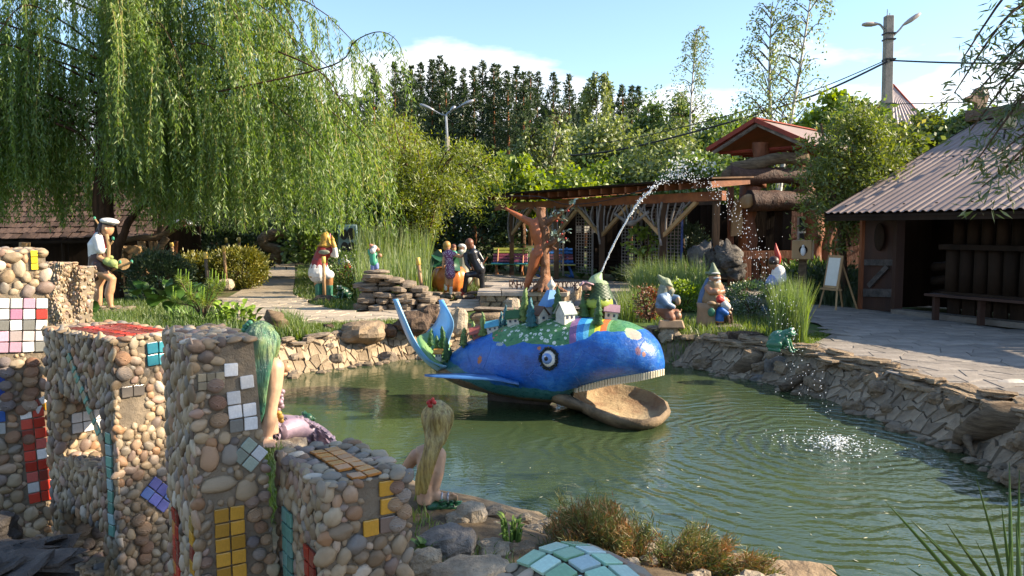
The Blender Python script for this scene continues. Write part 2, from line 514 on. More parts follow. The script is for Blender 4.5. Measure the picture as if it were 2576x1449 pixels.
# ------------------------------------------------------------------ stones laid in cells
M_stone = mat('bank_stone', (.38, .295, .195), (.25, .185, .115), .85, 5, .8, 22, rand=.38, dist=.03, spec=.2)
M_stone_r = mat('bank_stone_grey', (.33, .26, .18), (.18, .135, .09), .85, 5, .8, 22, rand=.28, dist=.03, spec=.2)
M_flag = mat('flagstone', (.42, .36, .28), (.3, .25, .19), .85, 3, .5, 18, rand=.16, spec=.2)
M_flag_g = mat('flagstone_grey', (.27, .24, .205), (.18, .155, .13), .8, 3, .6, 16, rand=.18, spec=.25)
M_mortar = mat('mortar', (.24, .195, .14), (.16, .13, .095), .95, 8, .7, 30, spec=.1)
M_mort_p = mat('path_bed', (.33, .28, .21), (.23, .19, .14), .95, 4, .6, 30, spec=.1)
M_mort_g = mat('terrace_bed', (.22, .195, .165), (.14, .12, .1), .95, 4, .6, 30, spec=.1)
M_lava = mat('lava_rock', (.17, .12, .085), (.055, .04, .032), .95, 9, 1.0, 26, dist=.06, spec=.1)
M_brown = mat('brown_rock', (.34, .255, .165), (.16, .115, .075), .9, 4, .9, 18, dist=.05, spec=.15)
M_slate = mat('slate_slab', (.28, .225, .165), (.13, .1, .075), .8, 5, .9, 14, stretch=(1, 1, 5), dist=.03, spec=.25)
M_tuff = mat('limestone_rock', (.5, .42, .31), (.26, .21, .15), .95, 5, 1.0, 20, dist=.05, spec=.1)
M_grey = mat('grey_rock', (.27, .245, .215), (.13, .115, .1), .9, 5, .9, 20, dist=.05, spec=.15)
M_dark = mat('dark_slate', (.095, .08, .068), (.03, .026, .023), .7, 7, 1.0, 18, dist=.03, spec=.4)
M_white = mat('pale_stone', (.55, .5, .42), (.38, .33, .27), .8, 5, .4)
M_drift = mat('driftwood', (.22, .16, .1), (.08, .055, .035), .85, 5, 1.0, 18, stretch=(1, 1, 6), dist=.03, spec=.15)
def cells(nu, nv, ju=.2, jv=.2):
    """irregular six-sided cells that share their corners; coordinates in cell units"""
    V = {}
    def vt(k, j):
        if (k, j) not in V:
            e = 0 if j in (0, nv) else 1
            V[k, j] = (k * .5 + U(-ju, ju), j + U(-jv, jv) * e)
        return V[k, j]
    out = []
    for j in range(nv):
        o = j % 2
        for i in range(nu):
            k = 2 * i + o
            out.append([vt(k, j), vt(k + 1, j), vt(k + 2, j), vt(k + 2, j + 1), vt(k + 1, j + 1), vt(k, j + 1)])
    return out
def stone_in(poly, h, nrmv, m, parent, name='stone', gap=.06, edge=.14, sink=.02, tilt=.25):
    c = sum(poly, Vector()) / len(poly); n = Vector(nrmv).normalized()
    base = [(p - c) * (1 - gap) - n * sink for p in poly]
    tx = Vector((U(-1, 1), U(-1, 1), U(-1, 1))) * tilt
    top = [(p - c) * (1 - gap - edge) + n * (h * (1 + (p - c).normalized().dot(tx))) for p in poly]
    k = len(poly)
    vs = base + top + [n * h * 1.08]
    fs = [(i, (i + 1) % k, k + (i + 1) % k, k + i) for i in range(k)] + [(k + i, k + (i + 1) % k, 2 * k) for i in range(k)]
    o = link(name, pmesh(name, vs, fs, m), parent, c)
    return o
def poly_at(pl, s):
    """point at fraction s along a polyline"""
    L = [(pl[i + 1] - pl[i]).length for i in range(len(pl) - 1)]; T = sum(L) * min(max(s, 0), 1)
    for i, l in enumerate(L):
        if T <= l or i == len(L) - 1: return pl[i].lerp(pl[i + 1], T / l)
        T -= l
def masonry(name, label, pts, width, m, nu, nv, flipn=1):
    """rubble wall rising from the waterline to the top of the bank"""
    root = E(name, label, 'wall', (0, 0, 0))
    pl = [Vector(p) for p in pts]
    off = []
    for i, p in enumerate(pl):
        d = (pl[min(i + 1, len(pl) - 1)] - pl[max(i - 1, 0)]).normalized()
        off.append(p + Vector((-d.y, d.x)) * width * flipn)
    def at(s, t):
        a, b = poly_at(pl, s), poly_at(off, s)
        q = a.lerp(b, t)
        z = WZ - .08 + (.5 + .03 * math.sin(s * 40)) * min(1, t * 1.1)
        return Vector((q.x, q.y, z))
    mb = MB(); N = 80
    mb.loft([[at(i / N, 0), at(i / N, .33), at(i / N, .66), at(i / N, 1), at(i / N, 1) + Vector((0, 0, -.3))] for i in range(N + 1)], cap=False, closed=False)
    mb.make('mortar', M_mortar, root)
    for c in cells(nu, nv, .4, .44):
        poly = [at(min(max(u / (nu + .5), 0), 1), min(max(v / nv, 0), 1)) for u, v in c]
        n = (poly[2] - poly[0]).cross(poly[4] - poly[1])
        if n.length < 1e-6: continue
        if n.z < 0: n = -n
        stone_in(poly, U(.01, .04), n, m, root, gap=U(.01, .045), edge=U(.06, .18), tilt=.4)
    return root
# polylines run left to right, land on their left-hand (far) side
masonry('pond_wall', 'sunlit beige rubble stone wall along the far left edge of the pond', SH_FAR[:8], .5, M_stone, 44, 4)
masonry('pond_wall', 'grey rubble stone bank along the right edge of the pond below the terrace', SH_FAR[8:], .58, M_stone_r, 44, 5)

# ------------------------------------------------------------------ path and terrace paving
PATH_PX = [(662, 664), (742, 664), (742, 700), (736, 738), (760, 760), (830, 777), (900, 787), (1000, 775), (1090, 762), (1215, 752), (1215, 778), (1100, 793), (980, 806), (860, 812), (720, 816), (600, 806), (540, 790), (560, 756), (610, 728), (645, 698)]
TERR_PX = [(1225, 690), (1320, 697), (1500, 706), (1660, 716), (1850, 722), (1960, 735), (2040, 764), (2180, 772), (2330, 800), (2576, 835), (2700, 850), (2700, 1080), (2576, 1012), (2420, 968), (2300, 944), (2160, 905), (2060, 880), (2045, 866), (2100, 838), (2030, 800), (1960, 775), (1700, 775), (1440, 778), (1430, 742), (1225, 728)]
def sheet(name, px, m, z=.006):
    pts = [G(u, v, 0) for u, v in px]
    mb = MB(); mb.v = [Vector((p.x, p.y, z)) for p in pts]; mb.f = [tuple(range(len(pts)))[::-1]]
    o = mb.make(name, m); bm = bmesh.new(); bm.from_mesh(o.data); bmesh.ops.triangulate(bm, faces=bm.faces[:])
    for f in bm.faces:
        if f.normal.z < 0: f.normal_flip()
    bm.to_mesh(o.data); bm.free()
    return tag(o, kind='structure'), [(p.x, p.y) for p in pts]
def paving(parent, poly, step, m, limit, ymin=0, ymax=99, gapf=.02, hh=(.008, .02)):
    x0, x1 = min(p[0] for p in poly), max(p[0] for p in poly); y0, y1 = max(ymin, min(p[1] for p in poly)), min(ymax, max(p[1] for p in poly))
    nu, nv = int((x1 - x0) / step) + 1, int((y1 - y0) / (step * .8)) + 1
    L = []
    for c in cells(nu, nv, .26, .3):
        pl = [Vector((x0 + u * step, y0 + v * step * .8, .006)) for u, v in c]
        cc = sum(pl, Vector()) / 6
        if all(inside(p, poly) for p in pl) or inside(cc, poly) and sum(inside(p, poly) for p in pl) >= 4 and pond_sd(np.array([cc.x]), np.array([cc.y]))[0] > .22: L.append((cc.length, pl))
    L.sort(key=lambda q: q[0])
    for _, pl in L[:limit]: stone_in(pl, U(*hh), (0, 0, 1), m, parent, 'flagstone', gapf, .04, .004, .05)
    mb = MB()
    for _, pl in L[limit:]:
        c = sum(pl, Vector()) / 6; t = [(c + (p - c) * .94) + Vector((0, 0, .012)) for p in pl]; b = [c + (p - c) * .95 for p in pl]
        mb.add(b + t, [tuple(range(6, 12))] + [(i, (i + 1) % 6, 6 + (i + 1) % 6, 6 + i) for i in range(6)])
    if mb.v: tag(mb.make('flagstones', m, parent), kind='stuff')
po, pp = sheet('path', PATH_PX, M_mort_p)
paving(po, pp, .5, M_flag, 220, ymax=19)
to, tp = sheet('terrace', TERR_PX, M_mort_g)
paving(to, tp, .42, M_flag_g, 260, ymax=30, gapf=.012, hh=(.003, .011))

# ------------------------------------------------------------------ rocks one can point at
def rock(u, v, d, w, h, m, label, dep=.8, seed=None, amp=.22, flat=.35, rot=0.0, cat='rock', name='rock', n=16, ridge=False, sinkk=.1):
    if d < 5.2 and v > 1290 and u > 900: d *= .94
    k = d / F_PX
    c = P(u, v, d); seed = seed or hash((u, v)) % 97 + 1
    if d < 6: n = 26
    mb = blob((0, 0, 0), (w * k / 2, w * k / 2 * dep, h * k / 2), seed, amp, 1.7, n, int(n * .65), flat, ridge)
    R = Euler((U(-.1, .1), U(-.12, .12), rot)).to_matrix(); mb.v = [R @ q for q in mb.v]
    mb.f = mb.f
    o = mb.make(name, m, loc=c)
    return tag(o, label, cat)
R_ = rock
R_(915, 836, 12.6, 118, 62, M_brown, 'big rounded brown boulder on the far bank carrying two toy houses', 1.0, 5, .16)
R_(1040, 812, 12.9, 90, 58, M_lava, 'dark pitted lava boulder just behind the left tail fluke of the whale', .9, 3, .2, .2)
R_(1080, 793, 13.6, 58, 50, M_lava, 'blackish lava rock between the two tail flukes of the whale', .9, 9, .25, .2)
R_(1152, 812, 13.2, 52, 78, M_tuff, 'upright beige boulder right of the whale tail fluke', .8, 11, .2)
R_(1240, 797, 13.6, 120, 34, M_brown, 'thick brown slab with rough front behind the toy village', .9, 13, .12, .7)
R_(1250, 778, 13.8, 130, 11, M_slate, 'thin flat slab lying on the thick brown slab behind the whale', .9, 17, .12, .8)
R_(1288, 766, 14.6, 42, 36, M_tuff, 'yellowish upright stone on the slabs in front of the tree-man plinth', .8, 19, .2)
R_(1345, 778, 14.4, 95, 14, M_slate, 'flat slab right of the yellowish stone behind the whale', .8, 23, .14, .8)
R_(979, 832, 12.8, 44, 36, M_lava, 'small pitted brown rock between big boulder and whale tail', .9, 27, .25)
R_(826, 828, 13.0, 28, 28, M_lava, 'small dark knobbly rock left of the big brown boulder', .8, 29, .35)
R_(807, 844, 12.8, 56, 22, M_slate, 'low grey slab on the far bank left of the knobbly rock', .8, 31, .14, .6)
R_(748, 838, 12.6, 40, 30, M_tuff, 'lumpy pale rock in the grass beside the green hair', .8, 33, .3)
R_(719, 853, 12.4, 56, 15, M_slate, 'flat dark slab right beside the green hair', .8, 37, .14, .8)
R_(836, 908, 12.2, 50, 44, M_stone, 'angular slab leaning against the sunlit pond wall at the waterline', .5, 41, .12, .6)
R_(1684, 842, 12.9, 58, 50, M_tuff, 'knobbly rock right under the nose side of the whale on the bank', .9, 43, .3, .2)
R_(1731, 848, 12.7, 46, 14, M_stone, 'small flat stone in the wall under the blue-coated gnome', .8, 47, .1, .8)
R_(1774, 857, 12.4, 50, 16, M_stone, 'flat pale stone on the wall below the laughing gnome', .8, 51, .1, .8)
R_(1818, 822, 13.4, 92, 14, M_slate, 'broad flat slab under the red-hatted gnome', .9, 53, .1, .8)
R_(1873, 851, 12.0, 104, 40, M_lava, 'long dark block of stone left of the big green frog', .6, 57, .1, .75)
R_(1905, 797, 14.6, 60, 26, M_brown, 'brown pedestal stone under the boy with the red cap', .9, 59, .15, .7)
R_(1964, 925, 10.9, 90, 60, M_grey, 'big grey triangular boulder in the right bank below the green frog', .5, 61, .18, .5)
R_(1906, 956, 10.9, 50, 34, M_grey, 'grey pointed rock at the water left of the grey boulder', .7, 63, .2, .4)
R_(2035, 918, 10.7, 58, 48, M_grey, 'smooth grey boulder behind the leaning plank', .6, 67, .16)
R_(2035, 984, 10.2, 58, 34, M_grey, 'wet grey stones lump at the foot of the leaning plank', .7, 69, .28)
R_(2090, 878, 11.2, 140, 16, M_slate, 'long dark slate lip on the terrace edge right of the frog', .35, 71, .14, .8)
R_(2225, 918, 9.8, 190, 20, M_slate, 'long ledge of slate on top of the right bank in the light strip', .25, 73, .16, .8)
R_(2369, 972, 8.6, 100, 42, M_brown, 'rough brown rock on top of the right bank', .6, 77, .22, .5)
R_(2501, 983, 8.2, 170, 28, M_slate, 'long flat ledge stone at the right end of the bank', .35, 79, .14, .8)
R_(2540, 962, 8.4, 70, 15, M_white, 'smooth white stone lying on the right end of the bank', .5, 83, .06, .1)
R_(2380, 1092, 7.9, 54, 34, M_dark, 'black wet boulder at the waterline left of the dark root', .8, 87, .12)
R_(1108, 1303, 5.1, 165, 64, M_brown, 'brown rock under the tail of the blond mermaid', .7, 89, .2, .5)
R_(1160, 1322, 4.8, 90, 74, M_tuff, 'sunlit honey-coloured block below the tail of the blond mermaid', .7, 91, .15, .6)
R_(1123, 1376, 4.2, 165, 92, M_grey, 'large porous grey boulder on the near shore beside the mosaic letter', .8, 93, .16, .4)
R_(1073, 1416, 3.85, 84, 78, M_tuff, 'pale boulder squeezed between mosaic letter and porous grey boulder', .8, 95, .15)
R_(1190, 1438, 3.75, 215, 66, M_tuff, 'wide pale rock at the bottom edge in front of the grey boulder', .7, 97, .16)
R_(1246, 1392, 4.3, 104, 70, M_tuff, 'pale rough rock right of the porous grey boulder', .8, 101, .2)
R_(1252, 1338, 4.8, 95, 46, M_tuff, 'sunlit pale rock at the water near the small green frog', .8, 103, .2)
R_(1316, 1396, 4.3, 84, 70, M_brown, 'brown split rock left of the browning juniper', .8, 107, .2, .5)
R_(1050, 1290, 5.6, 76, 54, M_grey, 'grey stone that the blond mermaid sits on', .9, 109, .18)
R_(1345, 1340, 4.9, 60, 40, M_tuff, 'sandy stone behind the browning juniper at the water', .8, 111, .2)
R_(700, 1138, 5.9, 150, 70, M_tuff, 'sandy flat stone under the hand of the green-haired mermaid', .9, 113, .15, .5)
R_(770, 1150, 6.6, 170, 80, M_grey, 'grey stone under the scaly lilac tail', .9, 115, .15, .5)
R_(1960, 1465, 4.5, 420, 70, M_brown, 'long low rock under the browning juniper on the near shore', .5, 117, .2, .5)
R_(1560, 1440, 4.5, 300, 110, M_brown, 'humped brown rock under the left half of the browning juniper', .6, 119, .2, .4)
R_(2510, 1160, 7.6, 150, 70, M_dark, 'dark wet stones under the big root at the right edge of the pond', .7, 121, .3)
R_(2560, 1080, 7.9, 150, 110, M_grey, 'grey boulder behind the big root at the right edge', .6, 123, .25)
for i, (u, v, d, w, h) in enumerate(((20, 1420, 2.6, 210, 110), (-60, 1350, 3.0, 220, 120), (120, 1470, 2.4, 150, 60))):
    R_(u, v, d, w, h, M_dark, ('broad black slate slab at the bottom left under the mosaic letters', 'black slate at the left edge below the leftmost mosaic letter', 'jagged black slate at the bottom left corner in front of the letters')[i], .7, 131 + i, .2, .6)
# black slate splinters between the big pieces
mb = MB()
for i in range(46):
    c = P(U(-80, 110), U(1370, 1490), U(2.3, 2.9)); b = blob((0, 0, 0), (U(.05, .16), U(.05, .12), U(.01, .03)), i + 200, .25, 1.7, 8, 5, .8)
    R = Euler((U(-.5, .5), U(-.5, .5), U(0, 6))).to_matrix(); mb.add([R @ q + c for q in b.v], b.f)
tag(mb.make('slate_rubble', M_dark), 'small black slate splinters under the mosaic letters', 'rubble', kind='stuff')
# small stones along the waterlines
mb = MB()
for i in range(150):
    s = U(0, 1); a = poly_at(SH_FAR, s); k = U(.03, .1)
    b = blob((a.x + U(-.12, .12), a.y + U(-.2, .15), WZ + U(-.03, .04)), (k, k * U(.6, 1), k * U(.35, .7)), i, .2, 1.7, 8, 5, .4); mb.add(b.v, b.f)
tag(mb.make('shore_pebbles', M_stone_r), 'loose small stones along the far waterline', 'stones', kind='stuff')
# layered ledges along the top of both banks
def ledge(name, label, pl, s0, s1, n, off, m, wr):
    root = E(name, label, 'stones', (0, 0, 0))
    for i in range(n):
        s = s0 + (s1 - s0) * (i + U(-.35, .35)) / n; a, b = poly_at(pl, s), poly_at(pl, min(1, s + .01)); d = (b - a).normalized(); nn = Vector((-d.y, d.x))
        lay = i % 3; q = a + nn * (off - .10 * (lay == 0) + U(-.08, .1)); w = U(*wr)
        bb = blob((0, 0, 0), (w, w * U(.4, .7), U(.025, .055)), 700 + i, .2, 1.9, 14, 7, .75)
        o = bb.make('slab', m, root, False, loc=(q.x, q.y, -.05 + .035 * lay + U(-.02, .02))); o.rotation_euler = (U(-.12, .12), U(-.1, .1), math.atan2(d.y, d.x) + U(-.4, .4))
    for i in range(n // 2):
        s = U(s0, s1); a, b = poly_at(pl, s), poly_at(pl, min(1, s + .01)); d = (b - a).normalized(); nn = Vector((-d.y, d.x)); t = U(-.05, .5); q = a + nn * t; k = U(.06, .15)
        bb = blob((0, 0, 0), (k, k * U(.6, 1), k * U(.5, .8)), 900 + i, .22, 1.7, 13, 8, .45)
        o = bb.make('rock', m, root, False, loc=(q.x, q.y, WZ + .02 + t * .75)); o.rotation_euler = (U(-.4, .4), U(-.4, .4), U(0, 6))
ledge('bank_ledge', 'layered ledge of flat brown stones along the top of the right bank', SH_FAR[8:], .06, 1, 66, .62, M_brown, (.12, .3))
ledge('bank_ledge', 'broken flat stones along the top of the sunlit far bank', SH_FAR[:9], .0, 1, 34, .5, M_slate, (.1, .22))
# rounded cobbles under the whale's tail
mb0 = None
cob = [pmesh('cobble', *(lambda b: (b.v, b.f))(blob((0, 0, 0), (.09, .07, .055), 300 + i, .1, 1.3, 10, 7)), M_stone, True) for i in range(3)]
cobbles = E('cobble_heap', 'heap of round beige cobbles at the water right of the whale tail', 'stones', P(1140, 870, 12.9))
for i in range(22):
    o = link('cobble', cob[i % 3], cobbles, (U(-.28, .3), U(-.15, .2), U(-.22, .2))); o.rotation_euler = (U(-.3, .3), U(-.3, .3), U(0, 6)); s = U(.7, 1.25); o.scale = (s, s, s)

mb = MB()
for i in range(70):
    x = U(-1.3, 2.2); y = interp(x, [-1.3, -.3, .8, 2.2], [6.6, 5.3, 4.4, 3.9]) + U(-.75, .25); k = U(.03, .10)
    if abs(x + .55) < .62 and y > 4.7: continue
    b = blob((x, y, gz(x, y) + k * .2), (k, k * U(.7, 1), k * U(.5, .8)), i + 50, .25, 1.7, 9, 6, .4); mb.add(b.v, b.f)
tag(mb.make('rock_chips', M_tuff), 'small pale rock chips between the boulders of the near shore', 'stones', kind='stuff')
# driftwood
def wood(name, pts, r, label, cat='driftwood', m=None, n=9, amp=.2):
    ps = bez(pts, 7); q = [interp(i / (len(ps) - 1), [k / (len(r) - 1) for k in range(len(r))], r) for i in range(len(ps))]
    mb = MB().tube(ps, q, n)
    mb.v = [v + Vector((mnoise.noise(v * 6), mnoise.noise(v * 6 + Vector((9, 0, 0))), mnoise.noise(v * 5 + Vector((0, 9, 0))))) * amp * max(r) for v in mb.v]
    o = mb.centred(name, m or M_drift, None, True)
    return tag(o, label, cat) if label else o
wood('driftwood', [P(1815, 962, 11.4), P(1850, 935, 11.3), P(1885, 918, 11.2), P(1905, 900, 11.2), P(1902, 878, 11.25)], (.03, .1, .16, .12, .02), 'curved grey driftwood root on the right bank left of the grey boulder')
wood('driftwood_plank', [P(1966, 978, 10.1), P(2010, 953, 10.2), P(2062, 924, 10.35)], (.045, .06, .03), 'weathered stick leaning on the right bank below the green frog')
wood('driftwood', [P(2400, 1122, 7.4), P(2450, 1080, 7.3), P(2520, 1060, 7.2), P(2600, 1080, 7.1)], (.03, .12, .17, .2), 'big dark brown root lying at the right edge of the pond')
wood('driftwood', [P(2440, 1080, 7.4), P(2435, 1110, 7.2), P(2452, 1150, 7.0)], (.06, .04, .02), 'thin dark root spur reaching into the water at the right')
wood('driftwood_stump', [P(690, 812, 12.4), P(695, 795, 12.4), P(700, 782, 12.4)], (.2, .16, .06), 'weathered stump in the grass behind the green hair', amp=.5)
# ------------------------------------------------------------------ trees and plants
L_willow = leafmat('willow_leaf', (.075, .145, .026), (.19, .295, .05), (.34, .38, .09), .5, .045, .6)
L_willow2 = leafmat('narrow_leaf', (.035, .075, .014), (.1, .15, .03), (.2, .2, .05), .4, .08, .9)
L_feather = leafmat('feathery_leaf', (.11, .165, .018), (.23, .28, .035), (.32, .3, .07), .5, .05, .5)
L_decid = leafmat('broad_leaf', (.05, .10, .016), (.13, .2, .035), None, .4, .06, .25)
L_bright = leafmat('fresh_leaf', (.11, .19, .018), (.24, .32, .04), None, .45, .05, .5)
L_birch = leafmat('birch_leaf', (.09, .13, .03), (.2, .25, .06), None, .4, .06, .3)
L_pine = leafmat('pine_needles', (.018, .04, .011), (.05, .082, .026), None, .2, .04, .2)
L_thuja = leafmat('thuja_spray', (.06, .10, .016), (.17, .215, .035), (.27, .26, .06), .42, .05, 1.2)
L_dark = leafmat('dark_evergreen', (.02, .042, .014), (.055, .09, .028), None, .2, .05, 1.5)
L_gold = leafmat('golden_thuja', (.07, .09, .01), (.2, .19, .018), (.34, .26, .02), .3, .05, 2.5)
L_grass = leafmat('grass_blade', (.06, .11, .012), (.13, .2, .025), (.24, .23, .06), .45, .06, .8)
L_reed = leafmat('reed_leaf', (.07, .13, .022), (.16, .23, .05), (.26, .24, .07), .45, .06, .8)
L_box = leafmat('box_leaf', (.025, .065, .009), (.065, .14, .018), None, .3, .12, 2)
L_red = leafmat('barberry_leaf', (.06, .09, .02), (.22, .06, .03), (.36, .13, .06), .35, .06, 3)
L_brown = leafmat('juniper_dry', (.1, .1, .03), (.24, .13, .05), (.36, .16, .06), .25, .03, 3.5)
L_jun = leafmat('juniper_green', (.05, .085, .02), (.12, .14, .035), (.2, .14, .05), .25, .04, 3)
L_white = leafmat('white_petal', (.75, .75, .72), (.85, .85, .82), None, .3, .05, 2)
def bark(name, c1, c2, st=(1, 1, .15)):
    return mat(name, c1, c2, .9, 9, 1.0, 22, stretch=st, dist=.05, spec=.1)
B_dark = bark('willow_bark', (.1, .055, .032), (.03, .018, .012))
B_brown = bark('brown_bark', (.16, .1, .06), (.06, .04, .028))
B_pine = bark('pine_bark', (.26, .11, .05), (.1, .05, .03))
B_birch = mat('birch_bark', (.72, .7, .65), (.2, .19, .18), .8, 4, .4, stretch=(1, 1, 4))
def limb_mb(mb, pts, r0, r1, n=7, k=6):
    ps = bez(pts, k); mb.tube(ps, [r0 + (r1 - r0) * i / (len(ps) - 1) for i in range(len(ps))], n)
    return ps
def clumps(ells, per, n, sig, shell=.55, squash=.7):
    """leaf positions gathered in clumps through the outer part of some ellipsoids"""
    C = []; vol = [e[3] * e[4] * e[5] for e in ells]; tot = sum(vol)
    for e, v in zip(ells, vol):
        kk = max(4, int(per * v / tot)); d = nrm(rng.normal(size=(kk, 3)))
        r = (shell + (1 - shell) * rng.random(kk)) ** .8
        C.append(np.array(e[:3]) + d * r[:, None] * np.array(e[3:6]))
    C = np.concatenate(C); idx = rng.integers(0, len(C), n)
    s = np.broadcast_to(sig, (3,)) if np.ndim(sig) else np.array([sig, sig, sig * squash])
    wgt = .6 + .9 * rng.random(len(C))
    off = rng.normal(size=(n, 3)) * s * wgt[idx][:, None]
    return C[idx] + off, nrm(off + 1e-6), C
def tree(name, label, base, h, ells, n, L, Wd, lm, r=.15, bm=B_brown, per=70, sig=.35, group=None, cat='tree', lean=(0, 0), droop=.4, limbs=7, top=None, stems=1):
    base = Vector(base); root = E(name, label, cat, base, 0, group)
    mb = MB()
    for s_ in range(stems):
        ox, oy = (U(-.3, .3), U(-.3, .3)) if stems > 1 else (0, 0)
        tp = (top or h * .86)
        pts = [(ox * .3, oy * .3, -.2), (ox + lean[0] * .3 + U(-.1, .1), oy + lean[1] * .3, tp * .4), (ox * 2 + lean[0] * .7 + U(-.15, .15), oy * 2 + lean[1] * .7, tp * .72), (ox * 3 + lean[0], oy * 3 + lean[1], tp)]
        limb_mb(mb, pts, r, r * .25, 8)
    mb.make('trunk', bm, root, True)
    mb = MB()
    for i in range(limbs):
        e = ells[i % len(ells)]; z0 = max(h * .2, e[2] - e[5] * U(.5, 1.1)); a = U(0, 2 * PI)
        p0 = Vector((lean[0] * z0 / h, lean[1] * z0 / h, z0)); p2 = Vector((e[0] + math.cos(a) * e[3] * .8, e[1] + math.sin(a) * e[4] * .8, e[2] + e[5] * U(-.2, .5)))
        limb_mb(mb, [p0, p0.lerp(p2, .5) + Vector((0, 0, .15 * h * U(0, .6))), p2], r * .42, r * .08, 5, 4)
    if limbs: mb.make('limbs', bm, root, True)
    C, D, _ = clumps(ells, per, n, sig)
    D = D * .6 + rng.normal(size=D.shape) * .6 + np.array([0, 0, -droop])
    leaves(C, D, L * (.7 + .6 * rng.random(n)), Wd * (.7 + .6 * rng.random(n)), lm, 'crown', root)
    return root
def bush(label, base, rx, ry, rz, n, L, Wd, lm, cat='shrub', name='bush', per=60, sig=None, upw=.3, flat=0., group=None, shell=.75, stemm=B_brown):
    base = Vector(base); root = E(name, label, cat, base, 0, group)
    mb = MB()
    for i in range(7):
        a = U(0, 6.28); mb.tube([(0, 0, -.05), (math.cos(a) * rx * .3, math.sin(a) * ry * .3, rz * .5), (math.cos(a) * rx * .6, math.sin(a) * ry * .6, rz * U(.9, 1.5))], [.03 * rz + .008, .02 * rz + .006, .005], 5)
    mb.make('stems', stemm, root)
    C, D, _ = clumps([(0, 0, rz * .92, rx, ry, rz)], per, n, sig or min(rx, rz) * .22, shell)
    C[:, 2] = np.abs(C[:, 2])
    out = nrm(C / np.array([rx, ry, rz]) - np.array([0, 0, .9]))
    D = out + rng.normal(size=D.shape) * .5 + np.array([0, 0, upw])
    leaves(C, D, L * (.6 + .8 * rng.random(n)), Wd * (.7 + .6 * rng.random(n)), lm, 'foliage', root)
    return root

# the weeping willow
wb = P(274, 640, 19.4); wb.z = 0
willow = E('weeping_willow', 'huge weeping willow with a dark leaning trunk and long hanging strands over the garden', 'tree', wb)
mb = MB()
tr = limb_mb(mb, [(0, .05, -.2), (-.04, 0, 1.2), (-.06, 0, 2.6), (-.02, .1, 4.3), (.1, .2, 6.5), (.05, .3, 9.5)], .30, .12, 12, 6)
limb_mb(mb, [(.1, 0, .5), (.3, -.1, 1.3), (.75, -.2, 2.0), (1.2, -.3, 2.3)], .14, .05, 8)
mb.v = [v + Vector((mnoise.noise(v * 3), mnoise.noise(v * 3 + Vector((4, 4, 4))), 0)) * .07 for v in mb.v]
mb.make('trunk', B_dark, willow, True)
LC, LD, TW = [], [], MB()
LB = MB()
def bough(az, R, h0, rise, zend, ns, zlo, spread=.75, lenmin=.7):
    R *= 1.17; h0 *= 1.1; zend *= 1.1; ns = int(ns * 1.95); spread *= 1.2
    a = math.radians(az); dx, dy = math.cos(a), math.sin(a) * .52
    pts = [Vector((0, .1, h0)), Vector((dx * R * .35, dy * R * .35, h0 + rise * .75)), Vector((dx * R * .7, dy * R * .7, h0 + rise)), Vector((dx * R, dy * R, zend))]
    ps = limb_mb(LB, pts, .032, .005, 5, 5)
    cl = [(.2 + .8 * (c + random.random()) / 7, U(-spread, spread), U(0, 1)) for c in range(7)]
    for i in range(ns):
        c0, c1, c2 = cl[i % 7]; s = min(1, max(.15, c0 + random.gauss(0, .045)))
        p = ps[min(int(s * (len(ps) - 1)), len(ps) - 1)].copy()
        lat = (c1 + random.gauss(0, .17)) * (.4 + s)
        p += Vector((-dy * lat, dx * lat * .6, -abs(lat) * .35)) + Vector((U(-.15, .15), U(-.15, .15), 0))
        zb = zlo + (min(1, abs(c2 + random.gauss(0, .16))) ** 1.6) * max(p.z - zlo - lenmin, .1)
        Ls = p.z - zb
        if Ls < .3: continue
        m = int(Ls / .029); k = np.arange(m) / max(m, 1)
        sw = U(.1, .45); ca = a + U(-.9, .9); wob = U(-.08, .08)
        hx = p.x + math.cos(ca) * sw * (1 - (1 - k) ** 2) * .9 + wob * np.sin(k * 5); hy = p.y + .5 * math.sin(ca) * sw * (1 - (1 - k) ** 2) * .9
        hz = p.z + .12 * np.sin(np.minimum(k * 4, 1) * PI) - Ls * k ** 1.15
        LC.append(np.stack([hx, hy, hz], 1))
        d = rng.normal(size=(m, 3)) * .55; d[:, 2] = -.75 - .5 * rng.random(m); LD.append(d)
        if i % 3 == 0: TW.tube([(hx[q], hy[q], hz[q]) for q in np.linspace(0, m - 1, 5).astype(int)], [.008, .006, .004, .003, .002], 3, False)
